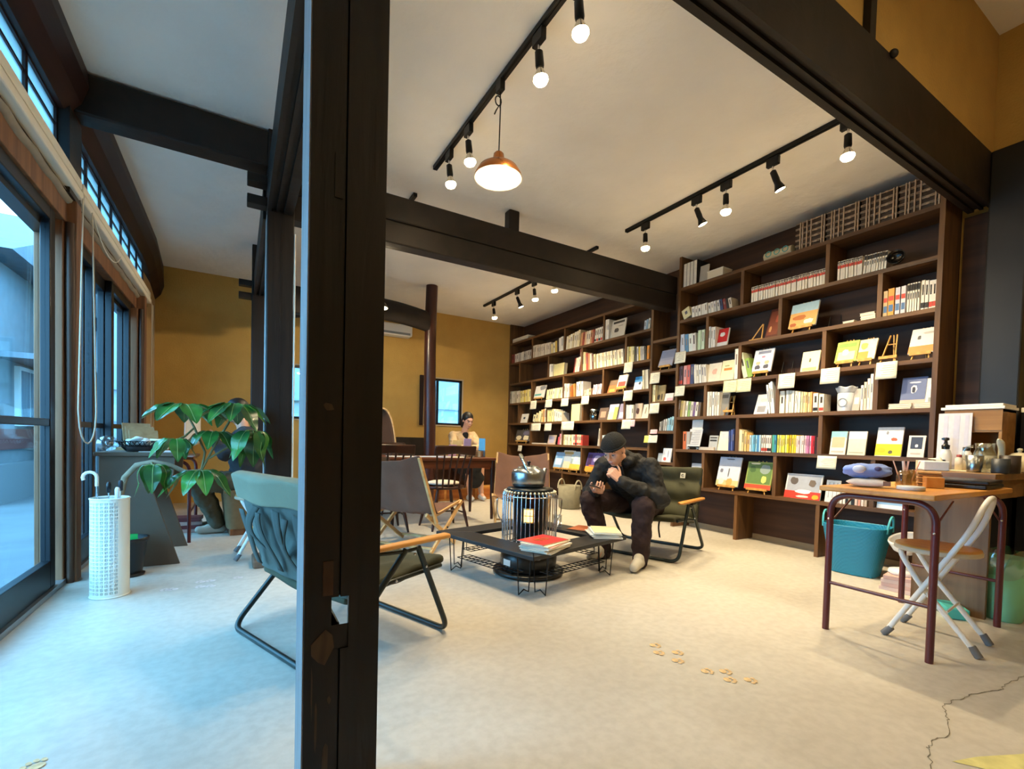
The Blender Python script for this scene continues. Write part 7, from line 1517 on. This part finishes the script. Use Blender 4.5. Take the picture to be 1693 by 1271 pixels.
b = MB(); b.ball(P(-.022, 0, .042), (.098, .086, .094), 22, 14, 0, M); b.cone(P(-.05, .05, -.02), P(-.06, .045, -.10), .045, .03, 12); b.cone(P(-.05, -.05, -.02), P(-.06, -.045, -.10), .045, .03, 12); b.cone(P(-.02, .072, .02), P(-.01, .078, -.07), .022, .014, 8); b.cone(P(-.02, -.072, .02), P(-.01, -.078, -.07), .022, .014, 8)
fused(b, 'hair', M_HAIR, wom, .007, 3)
# ---- reader by the window, half hidden by the leaves
RL = (.10, 5.22, 0); b = MB(); pe = Vector((.0, 0, .50)); hd = Vector((-.10, .04, 1.155))
b.cone(pe, (-.02, 0, .86), .13, .13, 14); b.cone((-.03, 0, .88), (-.06, .02, 1.05), .065, .052, 12); b.cone((-.06, .02, 1.02), hd, .05, .05, 12); arms = []; legs = []
for s in (-1, 1):
    s0 = Vector((-.03, .19 * s, .93)); e0 = Vector((-.20, .22 * s, .76)); w0 = Vector((-.27, .13 * s, .86)); arms.append((s0, e0, w0)); b.cone((-.03, 0, .92), s0, .09, .055, 12); b.cone(s0, e0, .048, .04, 12); b.cone(e0, w0, .04, .027, 12)
    hand(b, w0, (-.10, .02 * -s, .05), (.1, -s, .2), 1 if s > 0 else -1, (.6, .6, .6, .65))
    h0 = Vector((-.02, .09 * s, .49)); k0 = Vector((-.42, .11 * s, .49)); a0 = Vector((-.25, .12 * s + .12, .09)); legs.append((h0, k0, a0)); b.cone(h0, k0, .075, .055, 12); b.cone(k0, a0, .052, .034, 12); b.cone(a0, a0 + Vector((-.12, 0, -.05)), .034, .028, 10)
P, M = head(b, hd, (-.85, -.1, -.42)); rd = fused(b, 'person', M_SKIN, voxel=.0065, smooth=4, loc=RL); tag(rd, 'person in a dark jacket reading a newspaper behind the umbrella tree', 'person'); face_parts(rd, P, M)
b = MB(); b.cone(pe + Vector((0, 0, .02)), (-.02, 0, .86), .165, .155, 16); b.cone((-.02, .08, .88), (-.02, -.08, .88), .13, .13, 14)
for s0, e0, w0 in arms: b.cone((-.03, s0.y * .4, .92), s0, .10, .078, 14); b.cone(s0, e0, .076, .065, 14); b.cone(e0, e0.lerp(w0, .9), .063, .044, 14)
fused(b, 'jacket', mat('charcoal_jacket', '#23272d', .8, var=.15), rd, .012, 5, folds=.04)
b = MB(); b.cone((.02, .07, .48), (.02, -.07, .48), .13, .13, 14)
for h0, k0, a0 in legs: b.cone(h0, k0, .105, .085, 14); b.cone(k0, a0, .085, .062, 14)
fused(b, 'trousers', mat('khaki_trousers', '#4f4c3c', .9, var=.15, scale=9), rd, .012, 5, folds=.04)
for h0, k0, a0 in legs:
    b = MB(); b.cone(a0 + Vector((.03, 0, -.045)), a0 + Vector((-.15, 0, -.05)), .044, .036, 12); b.cone(a0 + Vector((0, 0, -.02)), a0 + Vector((-.08, 0, -.04)), .045, .04, 12)
    for v in b.v: v.z = max(v.z, .004)
    fused(b, 'shoe', mat('grey_canvas_shoe', '#a8a294', .8), rd, .008, 3)
b = MB(); b.ball(P(-.024, 0, .040), (.098, .086, .094), 20, 12, 0, M); fused(b, 'hair', M_HAIR, rd, .008, 2)
npw = empty('newspaper', 'open newspaper held by the reader by the window', 'newspaper', (-.24, 5.14, .87))
for s in (-1, 1):
    b = MB(); b.grid(lambda u, v, s=s: (-.05 - .10 * u * (1 if s > 0 else .8) + .02 * math.sin(u * 5), s * .26 * u, -.02 + .28 * v - .02 * u + .012 * math.sin(u * 7)), 10, 8); b.build('page', pm('#e6e6e4'), npw, solid=.002)
